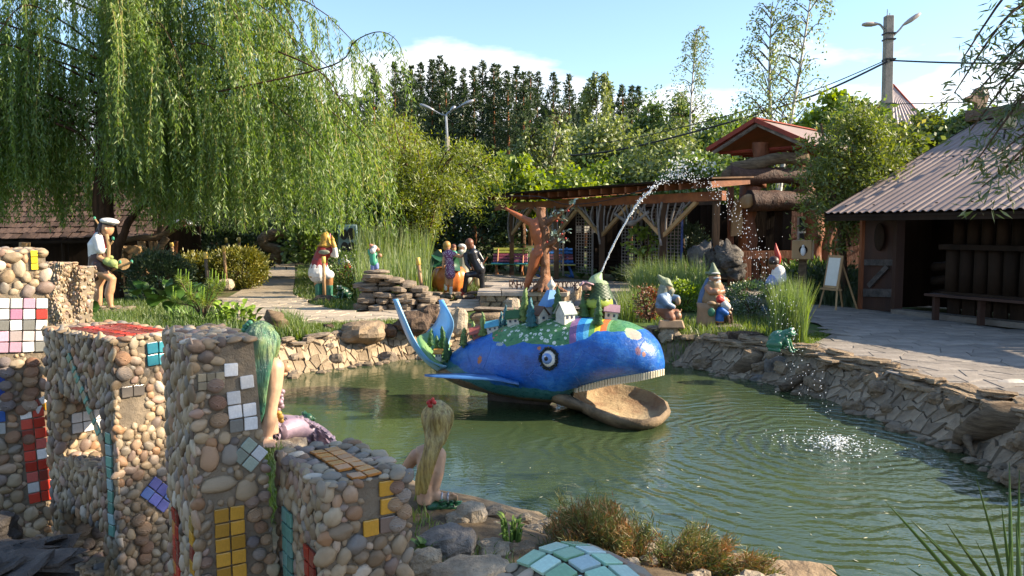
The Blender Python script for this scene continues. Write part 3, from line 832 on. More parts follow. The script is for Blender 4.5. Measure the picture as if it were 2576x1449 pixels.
for az, R, h0, rise, ze, ns, zlo in (
    # right flank, reaching furthest
    (0, 5.6, 4.6, 1.2, 3.9, 34, 1.7), (-10, 6.2, 4.0, 1.0, 3.0, 34, 1.55), (-22, 6.6, 3.6, .9, 2.7, 34, 1.55), (-34, 6.2, 3.5, .8, 2.9, 34, 1.6), (-15, 5.0, 6.0, 1.0, 4.6, 30, 2.2),
    (-28, 5.6, 5.2, 1.1, 4.4, 32, 2.0), (-5, 6.2, 5.4, 1.1, 4.3, 30, 2.4), (-42, 5.2, 4.4, .9, 3.6, 32, 1.8), (-20, 4.2, 7.4, 1.2, 6.0, 30, 3.2), (-38, 4.4, 6.6, 1.0, 5.6, 30, 2.8), (5, 4.6, 7.4, 1.2, 6.0, 28, 3.4),
    (-30, 3.4, 3.4, .6, 3.0, 26, 1.7), (-15, 3.6, 3.6, .6, 3.0, 26, 1.6), (-8, 2.6, 4.2, .7, 3.6, 24, 1.8), (15, 5.6, 3.9, .9, 3.2, 28, 1.5), (25, 5.2, 5.4, 1, 4.4, 26, 2.2), (-24, 2.6, 5.4, .8, 4.8, 26, 2.3),
    # towards the camera
    (-55, 4.6, 4.8, .9, 4.0, 34, 2.15), (-62, 3.6, 5.6, .9, 4.9, 32, 2.6), (-50, 3.4, 3.9, .6, 3.4, 28, 2.0), (-70, 4.2, 6.4, .9, 5.6, 32, 3.0), (-46, 5.6, 5.8, .9, 4.8, 32, 2.5), (-66, 2.6, 4.2, .6, 3.6, 24, 2.3),
    (-100, 3.6, 6.6, .9, 6.2, 5, 4.3), (-112, 3.4, 5.4, .7, 5.0, 6, 3.4), (-88, 2.4, 7.2, .8, 6.8, 5, 5.4), (-125, 3.8, 4.6, .7, 4.0, 24, 2.5), (-140, 4.2, 4.0, .7, 3.4, 28, 2.4), (-150, 4.4, 5.2, .8, 4.6, 26, 2.8),
    (180, 4.4, 4.0, .8, 3.2, 44, 1.5), (168, 4.2, 5.2, .9, 4.3, 42, 1.8), (172, 3.2, 3.6, .6, 3.0, 36, 1.6), (188, 4.0, 6.6, .9, 5.6, 40, 2.8), (195, 4.6, 6.2, 1, 5.2, 40, 2.6), (210, 3.4, 3.6, .5, 3.1, 24, 2.3), (200, 2.4, 4.8, .5, 4.2, 22, 2.6), (185, 2.2, 3.7, .5, 3.2, 22, 2.1),
    # behind the trunk
    (40, 4.6, 4.4, .9, 3.6, 24, 1.9), (60, 4.2, 5.0, .9, 4.2, 22, 2.0), (85, 4.2, 4.4, .8, 3.8, 24, 2.0), (110, 4.2, 5.0, .8, 4.2, 24, 2.0), (135, 4.4, 4.4, .8, 3.6, 24, 2.0), (155, 4.4, 6.2, .9, 5.2, 22, 3.0),
    (70, 3.0, 7.2, .8, 6.4, 20, 4.0), (120, 3.0, 7.2, .8, 6.2, 20, 4.0), (30, 3.8, 7.8, .9, 6.6, 20, 4.2), (95, 2.6, 3.5, .5, 3.0, 22, 2.0)):
    bough(az, R, h0, rise, ze, ns, zlo)
# the long arching branch that stands out against the sky
ps = limb_mb(LB, [(3.6, -2.2, 4.6), P(835, 165, 17.6) - wb, P(893, 104, 17.4) - wb, P(955, 80, 17.3) - wb, P(1000, 105, 17.2) - wb, P(1022, 170, 17.1) - wb], .02, .005, 5, 6)
for p in ps[6:]:
    for q in range(2):
        Ls = U(.3, 1.4); m = int(Ls / .075); k = np.arange(m) / m
        LC.append(np.stack([p.x + U(-.1, .1) + .1 * k, p.y + U(-.1, .1) + 0 * k, p.z - Ls * k], 1)); d = rng.normal(size=(m, 3)) * .5; d[:, 2] = -.8; LD.append(d)
limb_mb(LB, [P(700, 130, 17.2) - wb, P(780, 165, 17.0) - wb, P(830, 205, 16.9) - wb, P(860, 260, 16.9) - wb], .022, .008, 6, 5)
limb_mb(LB, [(-.05, 0, 3.1), P(210, 345, 19.0) - wb, P(140, 310, 18.6) - wb], .06, .03, 6, 5)
LB.make('limbs', B_dark, willow, True)
TW.make('twigs', mat('willow_twig', (.3, .26, .08), (.2, .16, .05), .7), willow)
LC = np.concatenate(LC); LD = np.concatenate(LD); n = len(LC)
LC = LC + rng.normal(size=LC.shape) * .022
leaves(LC, LD, .10 + .075 * rng.random(n), .021 + .013 * rng.random(n), L_willow, 'foliage', willow, .06)

# larch-like feathery tree right of the willow
fb = P(1035, 640, 25.0); fb.z = 0
feather = E('feathery_tree', 'light green feathery tree with several thin bare stems right of the willow', 'tree', fb)
mb = MB(); FC, FD = [], []
for i in range(64):
    a = U(-PI, PI); R = U(.8, 3.3); sx = 1.0 if math.cos(a) < 0 else .82
    hz = U(2.2, 3.9); tip = Vector((math.cos(a) * R * sx + .55, math.sin(a) * R * .8, hz + U(-.6, .5) - R * .12))
    if U(0, 1) < .24: tip = Vector((U(-1.2, .8), U(-1, 1), U(4.2, 5.3)))
    ps = limb_mb(mb, [(U(-.25, .25), U(-.2, .2), 0), (U(-.4, .5), U(-.3, .3), hz * .5), (tip.x * .55, tip.y * .55, hz + .35), tip], .05, .008, 4, 5)
    for p in ps[6:]:
        m = 60 if tip.z < 4.1 else 20
        q = np.array(p) + rng.normal(size=(m, 3)) * np.array([.24, .24, .15]); FC.append(q)
        d = rng.normal(size=(m, 3)) * .7; d[:, 2] += .3; FD.append(d)
mb.make('stems', B_brown, feather, True)
FC = np.concatenate(FC); FD = np.concatenate(FD)
leaves(FC, FD, .11 + .08 * rng.random(len(FC)), .03, L_feather, 'foliage', feather)

# the row of pines on the skyline
tops = [(180, 190), (330, 170), (390, 210)] + [(450, 195), (510, 175), (590, 155), (637, 125), (680, 185), (730, 200), (805, 215), (880, 200), (937, 160), (1015, 185), (1045, 190), (1110, 235), (1170, 195), (1220, 240), (1270, 230), (1320, 240), (1425, 250), (1535, 255), (1650, 345), (1820, 370), (1905, 330), (1970, 335), (2015, 335)]
for i, (x, y) in enumerate(tops):
    u, v = (1300 + x / 1.84) * .6708, (150 + y / 1.84) * .6708
    d = 74 + (i * 7) % 16 + U(-2, 2)
    tp = P(u, v, d); h = tp.z
    root = E('pine_tree', 'tall dark pine, %s from the left in the skyline row' % ORD[i], 'tree', (tp.x, tp.y, 0), 0, 'pines of the skyline row')
    MB().tube([(0, 0, -.2), (U(-.2, .2), 0, h * .5), (0, 0, h * .98)], [.24, .17, .03], 7).make('trunk', B_pine, root, True)
    C, D = [], []; z = h
    lo = h * U(.3, .42); rmax = U(2.8, 3.7)
    while z > lo:
        t = (h - z) / (h - lo); R = .1 + rmax * (t ** .85) * U(.45, 1.2)
        for q in range(4 if z > h * .93 else 6):
            a = U(0, 2 * PI); rr = R * U(.55, 1.1); m = int(14 + 40 * t)
            s = rng.random(m) ** .7
            C.append(np.stack([math.cos(a) * rr * s, math.sin(a) * rr * s, z + rr * .22 * s ** 2 - .1 * rr * s], 1) + rng.normal(size=(m, 3)) * (.06 + .2 * t))
            dd = rng.normal(size=(m, 3)) * .5 + np.array([math.cos(a) * .5, math.sin(a) * .5, .55]); D.append(dd)
        z -= .38 + .5 * t
    C = np.concatenate(C); D = np.concatenate(D); n = len(C)
    leaves(C, D, .26 + .24 * rng.random(n), .09 + .06 * rng.random(n), L_pine, 'crown', root)
# the wood behind it
mb = MB()
for i in range(90): mb.tube([(U(-28, 42), U(92, 112), 0), (U(-.3, .3), 0, 0)][:1] * 1 + [], .1) if False else None
n = 36000; C = np.stack([rng.uniform(-34, 62, n), rng.uniform(84, 104, n), 16.5 * rng.random(n) ** .7], 1)
C[:, 2] *= np.interp(C[:, 0], [-34, 0, 12, 24, 62], [1, 1, .9, .66, .55]) * (.8 + .2 * np.sin(C[:, 0] * 1.9))
wood_o = leaves(C, rng.normal(size=(n, 3)) + np.array([0, 0, .5]), .9 + .8 * rng.random(n), .5, L_pine, 'pine_wood')
tag(wood_o, 'dark pine wood that closes the view behind the skyline row', 'forest', kind='stuff')

# birches
def birch(label, u, v, d, dw, n, lean=(0, 0), vb=480, stems=1, wmul=1.0, spars=1.0, lw=.085):
    tp = P(u, v, d); base = Vector((tp.x - lean[0], tp.y, 0)); h = tp.z
    root = E('birch_tree', label, 'tree', base, 0, 'birches')
    mb = MB(); TWm = MB(); C, D = [], []
    for s in range(stems):
        lx = lean[0] * (1 if s == 0 else .45) - (.0 if s == 0 else .9)
        hh = h * (1 if s == 0 else .9)
        ps = limb_mb(mb, [(s * .5 - .1, 0, -.2), (lx * .2 + U(-.15, .15) + s * .3, 0, hh * .35), (lx * .55 + U(-.15, .15), 0, hh * .68), (lx, 0, hh)], .13 if d > 38 else .14, .02, 7, 8)
        for i, p in enumerate(ps):
            t = i / (len(ps) - 1)
            if t < .32: continue
            for q in range(3):
                a = U(0, 2 * PI); R = dw * (1.15 - t) * U(.5, 1.25) + .2
                tip = p + Vector((math.cos(a) * R, math.sin(a) * R, R * U(.2, .9)))
                bs = limb_mb(TWm, [p, p.lerp(tip, .6) + Vector((0, 0, .25 * R)), tip], .025, .006, 4, 4)
                for b in bs[3:]:
                    for w in range(2):
                        Ls = U(.4, 1.5) * wmul; m = max(3, int(Ls * 14 * spars)); k = np.arange(m) / m
                        C.append(np.stack([b.x + .2 * k * math.cos(a), b.y + .2 * k * math.sin(a), b.z - Ls * k], 1) + rng.normal(size=(m, 3)) * .07)
    mb.make('trunk', B_birch, root, True); TWm.make('limbs', B_brown, root)
    C = np.concatenate(C)
    if len(C) > n: C = C[rng.choice(len(C), n, False)]
    D = rng.normal(size=C.shape) * .6 + np.array([0, 0, -.6]); k = len(C)
    leaves(C, D, lw * 1.5 + .08 * rng.random(k), lw + .03 * rng.random(k), L_birch, 'crown', root)
birch('slender birch with a thin drooping crown left of the red gate roof against the sky', 1752, 78, 44, 2.1, 3000, (.3, 0), lw=.06)
birch('tall leaning birch with two white stems right against the open sky', 2045, -40, 33, 2.6, 5000, (1.4, 0), stems=2, lw=.06)
birch('birch with a rounded yellowish top beside the pines', 1508, 196, 47, 2.3, 5200, (.1, 0), lw=.11)
birch('young birch clump with several white stems behind the pergola roof', 1405, 300, 36, 1.7, 4200, (.6, 0), stems=3, lw=.1)
def ptree(label, u, vt, d, wpx, n, lm, name='broadleaf_tree', vb=None, L=.25, Wd=.14, per=80, group='broadleaf trees behind the pergola', dep=.9):
    n = int(n * 1.7)
    tp = P(u, vt, d); h = tp.z; rx = wpx * d / F_PX / 2; z0 = P(u, vb, d).z if vb else h * .12
    rz = (h - z0) / 2
    es = [(0, 0, z0 + rz * .8, rx, rx * dep, rz * .8), (rx * .15, 0, z0 + rz * 1.35, rx * .62, rx * .6, rz * .65), (-rx * .35, 0, z0 + rz * .6, rx * .7, rx * .7, rz * .6)]
    return tree(name, label, (tp.x, tp.y, 0), h, es, n, L, Wd, lm, .02 * h + .03, B_brown, per, rx * .19, group)
ptree('rounded deep green tree between the slender birch and the pines', 1640, 228, 58, 110, 3800, L_decid, vb=440)
ptree('rounded deep green tree touching the slender birch trunk', 1708, 232, 56, 90, 3200, L_decid, vb=440)
ptree('light green bushy tree under the rounded birch top', 1530, 300, 42, 190, 5200, L_birch, vb=470)
ptree('light green tree behind the white birch stems', 1400, 320, 44, 160, 4200, L_birch, vb=480)
ptree('mid green tree under the slender birch', 1650, 335, 40, 200, 5400, L_birch, vb=470)
ptree('mid green tree right of the slender birch trunk', 1800, 300, 42, 170, 5200, L_decid, vb=460)
ptree('green tree just left of the leaning birch', 1870, 262, 46, 130, 3600, L_decid, vb=450)
ptree('bright green chestnut-like tree behind the tall thuja', 2085, 232, 29, 130, 4200, L_bright, vb=420, L=.24, Wd=.15)
ptree('green tree between thuja and concrete pole', 2160, 238, 27, 130, 4200, L_decid, vb=420, L=.22, Wd=.13)
ptree('green tree under the leaning birch', 1970, 300, 40, 160, 4600, L_decid, vb=460)
ptree('golden green tree behind the hut roof left of the duck', 2330, 285, 26, 190, 5600, L_thuja, vb=500, L=.2, Wd=.11)
ptree('dark green tree behind the hut roof beside the pole', 2260, 330, 24, 150, 4200, L_thuja, vb=520, L=.2, Wd=.11)
ptree('green tree top behind the ridge of the hut', 2440, 270, 25, 120, 3200, L_decid, vb=400, L=.2, Wd=.11)
ptree('glowing yellow-green maple left of the pergola roof', 1312, 395, 31, 110, 3600, L_bright, vb=540, L=.2, Wd=.14)
ptree('small yellow-green maple beside the feathery tree', 1262, 385, 33, 90, 2600, L_bright, vb=520, L=.2, Wd=.14)
ptree('green bush mass behind the left part of the pergola roof', 1460, 415, 33, 210, 4600, L_bright, vb=560, L=.2, Wd=.12)
ptree('green bush mass behind the middle of the pergola roof', 1620, 385, 34, 230, 5200, L_birch, vb=520, L=.2, Wd=.12)
ptree('green bush mass behind the right part of the pergola roof', 1790, 380, 32, 200, 4800, L_decid, vb=520, L=.2, Wd=.12)
rt = ptree('shrub dotted with white blossoms above the right end of the pergola roof', 1725, 402, 30, 130, 2600, L_decid, vb=520, L=.18, Wd=.12)
C, D, _ = clumps([(0, -.3, P(0, 430, 30).z, 1.0, .9, .35)], 30, 300, .16)
leaves(C, rng.normal(size=C.shape), .09, .08, L_white, 'blossom', rt)
ptree('dark tree left of the willow trunk behind the shingled hut', 60, 330, 34, 330, 6000, L_decid, vb=560, L=.26, Wd=.15)
ptree('dark tree behind the willow curtain', 500, 300, 36, 420, 7500, L_decid, vb=600, L=.28, Wd=.16)
ptree('dark tree behind the right half of the willow curtain', 800, 330, 38, 420, 7500, L_decid, vb=600, L=.28, Wd=.16)
ptree('brownish green tree between willow edge and feathery tree', 985, 290, 33, 150, 4000, L_thuja, vb=560, L=.24, Wd=.1)

# thuja in front of the gate, dark hedges
tb = P(2135, 720, 17.2); tb.z = 0
tree('thuja_tree', 'big loose thuja in front of the red-roofed gate and beside the hut', tb, 4.6, [(0, 0, 2.9, .8, .8, 1.2), (-.55, 0, 2.5, .55, .6, .8), (-.75, -.1, 3.2, .35, .4, .5), (.65, 0, 2.5, .5, .6, .9), (.7, 0, 3.4, .4, .4, .45), (.0, 0, 4.05, .4, .45, .6), (.35, .1, 3.8, .35, .4, .5), (-.3, 0, 1.7, .5, .5, .5)], 15000, .12, .035, L_thuja, .09, B_brown, 150, .15, None, 'tree', (0, 0), -.2, 10, None, 2)
bush('dark clipped hedge behind the pumpkin group', P(1180, 683, 31) * 1, 1.75, .7, 1.35, 9000, .16, .07, L_dark, 'hedge', 'hedge', 120, .22)
bush('dark hedge behind the tall reeds', P(1070, 676, 31) * 1, 1.3, .8, 1.2, 6000, .16, .07, L_dark, 'hedge', 'hedge', 90, .22)
bush('dark columnar thuja at the end of the garden path left side', P(560, 672, 26), .75, .7, 1.0, 5000, .14, .06, L_dark, 'shrub', 'thuja_column', 80, .2)
bush('dark thuja behind the stake with the rounded stone foot', P(640, 668, 27), .8, .7, .95, 5000, .14, .06, L_dark, 'shrub', 'thuja_column', 80, .2)
bush('dark undergrowth at the far end of the path under the willow', P(770, 655, 27), 1.3, .6, .8, 6000, .14, .07, L_dark, 'shrub', 'bush', 80, .2)
bush('sunlit leafy shrub behind the soldier statue', P(775, 655, 23.5), .55, .5, .62, 1600, .16, .11, L_decid, 'shrub', 'bush', 40, .15)
bush('leafy shrub under the raised arm of the soldier statue', P(870, 735, 20.5), .5, .4, .55, 2200, .07, .045, L_decid, 'shrub', 'bush', 50, .12)
bush('golden yellow round thuja beside the path', P(602, 722, 22.0), .68, .6, .56, 9000, .085, .04, L_gold, 'shrub', 'bush', 150, .09, .5, shell=.85)
bush('low golden thuja left of the round golden one', P(490, 708, 22.6), .55, .5, .38, 4500, .085, .04, L_gold, 'shrub', 'bush', 100, .09, .5, shell=.85)
bush('round dark juniper behind the big bergenia leaves', P(402, 735, 19), .66, .6, .47, 8000, .09, .03, L_dark, 'shrub', 'bush', 150, .09, .5, shell=.85)
bush('clipped glossy box bush between the gnomes and the boy statue', P(1893, 792, 14.6), .47, .45, .31, 6000, .04, .026, L_box, 'shrub', 'bush', 160, .05, .4, shell=.9)
bush('barberry with reddish tips left of the blue-coated gnome', P(1634, 800, 13.7), .24, .22, .27, 1500, .045, .03, L_red, 'shrub', 'bush', 50, .05, .5)
bush('bright green low shrub behind the blue-coated gnome', P(1715, 778, 16.2), .5, .4, .27, 3600, .06, .035, L_bright, 'shrub', 'bush', 90, .07, .4)
bush('small dark cone-shaped thuja in front of the pergola lattice', P(1732, 660, 23), .45, .4, .55, 3000, .1, .04, L_dark, 'shrub', 'bush', 60, .1)
bush('small leafy maple shrub in front of the pergola', P(1628, 640, 23), .55, .4, .5, 420, .14, .1, L_bright, 'shrub', 'bush', 26, .1, shell=.3)
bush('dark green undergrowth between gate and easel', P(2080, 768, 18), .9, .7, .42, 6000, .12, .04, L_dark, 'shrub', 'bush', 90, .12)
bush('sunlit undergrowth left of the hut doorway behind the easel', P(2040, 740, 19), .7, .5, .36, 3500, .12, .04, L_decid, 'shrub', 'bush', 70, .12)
bush('dark leafy plants at the foot of the pergola bench', P(1600, 705, 25), .6, .4, .22, 1200, .14, .09, L_dark, 'plant', 'bush', 40, .1)

# the tree just right of the camera whose hanging sprays reach into the picture
nt = Vector((5.6, 1.6, 0))
near = E('narrow_leaved_tree', 'narrow-leaved tree at the right edge whose sprays hang in front of the hut roof', 'tree', nt)
mb = MB(); limb_mb(mb, [(0, 0, -.1), (.1, .1, 1.5), (-.1, .1, 3.2), (-.2, 0, 5.2)], .16, .05, 9); mb.make('trunk', B_brown, near, True)
mb = MB(); NC, ND = [], []
def spray(p0, p1, m, dropz=.5, ll=1.0):
    ps = limb_mb(mb, [p0, p0.lerp(p1, .5) + Vector((0, 0, .25)), p1], .016, .004, 4, 5)
    for p in ps[3:]:
        for q in range(2):
            a = U(0, 6.28); Ls = U(.15, .45) * ll; k = rng.random(m)
            NC.append(np.stack([p.x + math.cos(a) * .22 * k * ll, p.y + math.sin(a) * .22 * k * ll, p.z - Ls * k ** 1.3 * dropz], 1) + rng.normal(size=(m, 3)) * .02)
            d = rng.normal(size=(m, 3)) * .6 + np.array([math.cos(a) * .6, math.sin(a) * .6, -.35]); ND.append(d)
for i in range(330):
    a = U(0, 6.28); e = U(-.6, 1.2); R = U(.45, 1.0)
    p1 = Vector((math.cos(a) * math.cos(e) * 2.1 * R - .7, math.sin(a) * math.cos(e) * 2.2 * R - .9, 4.1 + math.sin(e) * 1.45 * R))
    if i % 3 == 0: p1 = Vector((math.cos(a) * math.cos(e) * 1.3 * R + .3, math.sin(a) * math.cos(e) * 1.4 * R + 4.0, 3.3 + math.sin(e) * 1.1 * R))
    spray(Vector((-.1, .05, U(2.6, 4.6))), p1, 16)
for (u, v, d) in ((2420, 150, 5.0), (2470, 110, 5.2), (2510, 215, 4.8), (2440, 250, 5.0), (2400, 235, 5.3), (2560, 130, 4.6), (2490, 180, 5.0), (2540, 270, 4.6), (2480, 345, 4.7), (2460, 400, 4.6), (2500, 450, 4.6), (2470, 470, 4.7), (2550, 400, 4.4), (2560, 330, 4.5), (2440, 330, 4.9), (2520, 380, 4.5)):
    p1 = P(u, v, d) - nt; spray(p1 + Vector((U(.7, 1.3), U(-.4, .2), U(.25, .6))), p1, 10, .8, .62)
mb.make('limbs', B_brown, near)
NC = np.concatenate(NC); ND = np.concatenate(ND)
leaves(NC, ND, .055 + .05 * rng.random(len(NC)), .010 + .006 * rng.random(len(NC)), L_willow2, 'foliage', near)

# ------------------------------------------------------------------ grasses
def patch(px, n, H, lean, Wd, m, label, name='grass', z=None, cat='grass', bend=.5):
    """grass over a polygon given on the ground"""
    pts = [G(u, v, 0) for u, v in px]; pg = [(p.x, p.y) for p in pts]
    x0, x1 = min(p[0] for p in pg), max(p[0] for p in pg); y0, y1 = min(p[1] for p in pg), max(p[1] for p in pg)
    C = []
    while len(C) < n:
        x, y = U(x0, x1), U(y0, y1)
        if inside((x, y), pg): C.append((x, y))
    C = np.array(C); Z = ground_z(C[:, 0], C[:, 1]) - .02
    o = blades(np.column_stack([C, Z]), H * (.5 + .8 * rng.random(n)), lean, Wd, m, name, None, bend)
    return tag(o, label, cat, kind='stuff')
patch([(750, 668), (880, 700), (900, 785), (830, 772), (765, 755), (740, 735), (748, 700)], 9000, .13, .8, .016, L_grass, 'sunlit lawn strip between the path and the stone pile')
patch([(690, 818), (860, 815), (1000, 808), (1010, 828), (880, 842), (700, 850)], 6000, .11, .8, .012, L_grass, 'short grass strip between path and pond wall')
patch([(690, 800), (760, 815), (780, 850), (700, 850)], 900, .3, .8, .012, L_grass, 'taller grass tufts beside the green hair')
patch([(905, 700), (1080, 700), (1085, 760), (1070, 775), (900, 770)], 4200, 1.0, .22, .024, L_reed, 'lower grass in front of the tall reeds')
patch([(895, 668), (1082, 668), (1082, 730), (895, 730)], 6500, 1.55, .2, .026, L_reed, 'tall yellow-green cattail reeds behind the small bearded dwarf', 'reeds', cat='reeds')
patch([(1055, 705), (1200, 712), (1215, 748), (1060, 752)], 5000, .32, .6, .014, L_grass, 'bright grass around the feet of the pumpkin group')
patch([(1195, 735), (1290, 735), (1290, 745), (1200, 750)], 900, .1, .8, .014, L_grass, 'thin grass left of the tree-man plinth')
patch([(225, 762), (420, 765), (560, 790), (640, 830), (330, 830), (120, 815)], 9000, .16, .7, .012, L_grass, 'grass around the feet of the pioneer girl')
patch([(1590, 735), (1770, 735), (1775, 765), (1600, 770)], 4500, .9, .75, .014, L_reed, 'tall arching grass clump left of the grey tuff rock', 'grass_clump', bend=.9)
patch([(1555, 778), (1660, 778), (1660, 806), (1560, 806)], 1500, .5, .45, .01, L_grass, 'thin bright grass behind the nose of the whale', 'grass_clump')
patch([(1945, 838), (2025, 838), (2030, 866), (1950, 866)], 1500, .82, .3, .011, L_reed, 'tall bright grass tuft behind the green frog', 'grass_clump')
patch([(2020, 840), (2095, 830), (2060, 868), (2010, 868)], 2500, .07, .8, .012, L_grass, 'small mossy lawn patch right of the frog')
patch([(1640, 815), (1850, 790), (1950, 800), (1950, 850), (1660, 840)], 2500, .15, .7, .012, L_grass, 'weeds between the gnomes')
patch([(1040, 1220), (1090, 1300), (1330, 1420), (1300, 1460), (1040, 1460)], 260, .08, .7, .008, L_grass, 'weeds between the near rocks')
patch([(655, 1140), (720, 1140), (730, 1300), (680, 1300)], 900, .14, .7, .008, L_grass, 'weeds under the hand of the green-haired mermaid')
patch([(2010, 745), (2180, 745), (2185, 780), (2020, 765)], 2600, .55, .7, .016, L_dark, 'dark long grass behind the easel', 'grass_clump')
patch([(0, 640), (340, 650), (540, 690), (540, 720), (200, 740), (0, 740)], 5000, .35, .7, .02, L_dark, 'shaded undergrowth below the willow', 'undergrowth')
# round bergenia leaves, hosta: leaf by leaf
def disc_leaf(L, Wd, m, name):
    mb = MB(); n = 7; vs = [Vector((0, 0, 0))]
    for i in range(1, n):
        t = i / n; w = Wd / 2 * math.sin(PI * t ** .8) ** .7
        z = .18 * L * math.sin(PI * t) - .1 * L * t * t
        vs += [Vector((-w, L * t, z + .22 * w)), Vector((0, L * t, z)), Vector((w, L * t, z + .22 * w))]
    vs.append(Vector((0, L, -.1 * L)))
    fs = [(0, 2, 1), (0, 3, 2)]
    for i in range(n - 2):
        a = 1 + 3 * i; fs += [(a, a + 1, a + 4, a + 3), (a + 1, a + 2, a + 5, a + 4)]
    a = 1 + 3 * (n - 2); k = len(vs) - 1; fs += [(a, a + 1, k), (a + 1, a + 2, k)]
    return pmesh(name, vs, fs, m, True)
M_berg = mat('bergenia_leaf', (.075, .16, .03), (.035, .085, .016), .35, 3, .3, spec=.5, rand=.3)
M_host = mat('hosta_leaf', (.2, .3, .03), (.12, .2, .02), .45, 3, .3, spec=.4, rand=.2)
M_plant = mat('small_leaf', (.1, .17, .03), (.06, .11, .02), .5, 3, .2, rand=.3)
def leafy(name, label, cat, px, n, L, Wd, m, el=(.2, 1.1), zt=.1):
    me = disc_leaf(1, Wd / L, m, 'leaf'); pts = [G(u, v, 0) for u, v in px]; pg = [(p.x, p.y) for p in pts]
    c = sum(pts, Vector()) / len(pts); root = E(name, label, cat, c)
    st = MB()
    k = 0
    while k < n:
        x, y = U(min(p[0] for p in pg), max(p[0] for p in pg)), U(min(p[1] for p in pg), max(p[1] for p in pg))
        if not inside((x, y), pg): continue
        k += 1; z = U(.03, zt); o = link('leaf', me, root, (x - c.x, y - c.y, z))
        a = math.atan2(y - c.y, x - c.x) - PI / 2 + U(-.7, .7); o.rotation_euler = (U(*el), U(-.3, .3), a); s = L * U(.65, 1.2); o.scale = (s, s, s)
        st.tube([((x - c.x) * .8, (y - c.y) * .8, -.02), (x - c.x, y - c.y, z)], .008, 4)
    st.make('stalks', M_plant, root)
    return root
leafy('bergenia', 'bergenia with big round dark green leaves behind the pioneer girl legs', 'plant', [(330, 735), (420, 728), (530, 745), (535, 785), (440, 800), (320, 795)], 70, .3, .27, M_berg, (.3, 1.2), .3)
leafy('bergenia', 'bergenia leaves at the heel of the pioneer girl', 'plant', [(205, 775), (250, 775), (255, 800), (205, 800)], 9, .26, .22, M_berg)
leafy('hosta', 'lime green hosta between path and mosaic letters', 'plant', [(545, 790), (640, 792), (650, 822), (540, 822)], 80, .2, .085, M_host, (.2, .9), .2)
leafy('hosta', 'hosta beside the boot of the soldier statue', 'plant', [(865, 712), (915, 712), (915, 728), (865, 728)], 22, .3, .16, M_berg, (.2, .9), .2)
leafy('hosta', 'hosta in the shade right of the blue bench', 'plant', [(1455, 697), (1490, 697), (1490, 704), (1455, 704)], 20, .35, .22, M_berg, (.2, .9), .2)
leafy('weed', 'small bright green weed standing on the near rocks by the water', 'plant', [(1262, 1342), (1312, 1342), (1312, 1368), (1262, 1368)], 26, .05, .016, M_host, (.2, .9), .1)
leafy('weed', 'small leafy weed in front of the porous grey boulder', 'plant', [(1050, 1400), (1085, 1400), (1085, 1425), (1050, 1425)], 22, .06, .022, M_plant, (.4, 1.2), .07)
leafy('fern', 'soft fern-like greenery in front of the hosta', 'plant', [(430, 800), (545, 800), (560, 828), (420, 828)], 150, .22, .02, M_plant, (.4, 1.3), .12)
# pine seedling with upright candles
sb = P(510, 792, 14.2); sb.z = 0
seed = E('pine_seedling', 'young pine with upright pale candles in front of the bergenia', 'tree', sb)
mb = MB(); C, D = [], []; cand = []
for tip in ((-.42, 0, .78), (-.32, .1, .74), (-.2, -.1, .5), (.15, 0, .72), (.22, .1, .7), (.38, 0, .66), (.05, -.15, .45), (-.5, -.05, .4)):
    ps = limb_mb(mb, [(0, 0, 0), (tip[0] * .3, tip[1] * .3, .25), Vector(tip) * .8, tip], .018, .008, 5, 5)
    for p in ps[6:]:
        m = 26; C.append(np.array(p) + rng.normal(size=(m, 3)) * .012); D.append(rng.normal(size=(m, 3)) * .6 + np.array([tip[0], tip[1], .5]))
    cand.append(tip)
mb.make('stem', B_brown, seed)
leaves(np.concatenate(C), np.concatenate(D), .1, .006, L_bright, 'needles', seed)
for tip in cand:
    for q in range(2): MB().tube([(tip[0] + q * .03, tip[1], tip[2] - .02), (tip[0] + q * .05, tip[1], tip[2] + U(.14, .24))], [.012, .008], 6).make('candle', M_host, seed)
# browning juniper along the near shore
jun = E('juniper', 'sprawling juniper half gone brown along the near shore in front of the pond', 'shrub', P(1600, 1440, 4.2))
mb = MB(); C, D, T = [], [], []
for i in range(430):
    t = U(0, 1) ** .9; u = 1365 + 600 * t + U(-20, 20)
    vt = interp(u, [1365, 1420, 1540, 1600, 1700, 1780, 1850, 1960], [1330, 1285, 1275, 1345, 1370, 1335, 1390, 1425]) + U(0, 130)
    p1 = P(u, min(vt, 1460), U(3.9, 5.0)) - jun.location; p0 = P(u * .6 + 640 + U(-60, 60), 1500, 4.3) - jun.location
    if U(0, 1) < .12: p1 += Vector((0, 0, U(.03, .12)))
    ps = limb_mb(mb, [p0, p0.lerp(p1, .55) + Vector((U(-.05, .05), U(-.05, .05), .02)), p1], .008, .002, 3, 5)
    dr = (ps[-1] - ps[-4]).normalized()
    for p in ps[4:]:
        m = 26; a = rng.normal(size=(m, 3)) * .55 + np.array(dr)
        C.append(np.array(p) + rng.normal(size=(m, 3)) * .02); D.append(a); T.append(np.full(m, U(0, 1)))
mb.make('stems', B_brown, jun)
C, D, T = np.concatenate(C), np.concatenate(D), np.concatenate(T); b = T < .5
leaves(C[b], D[b], .045 + .03 * rng.random(b.sum()), .005, L_brown, 'dry_foliage', jun)
leaves(C[~b], D[~b], .045 + .03 * rng.random((~b).sum()), .005, L_jun, 'foliage', jun)
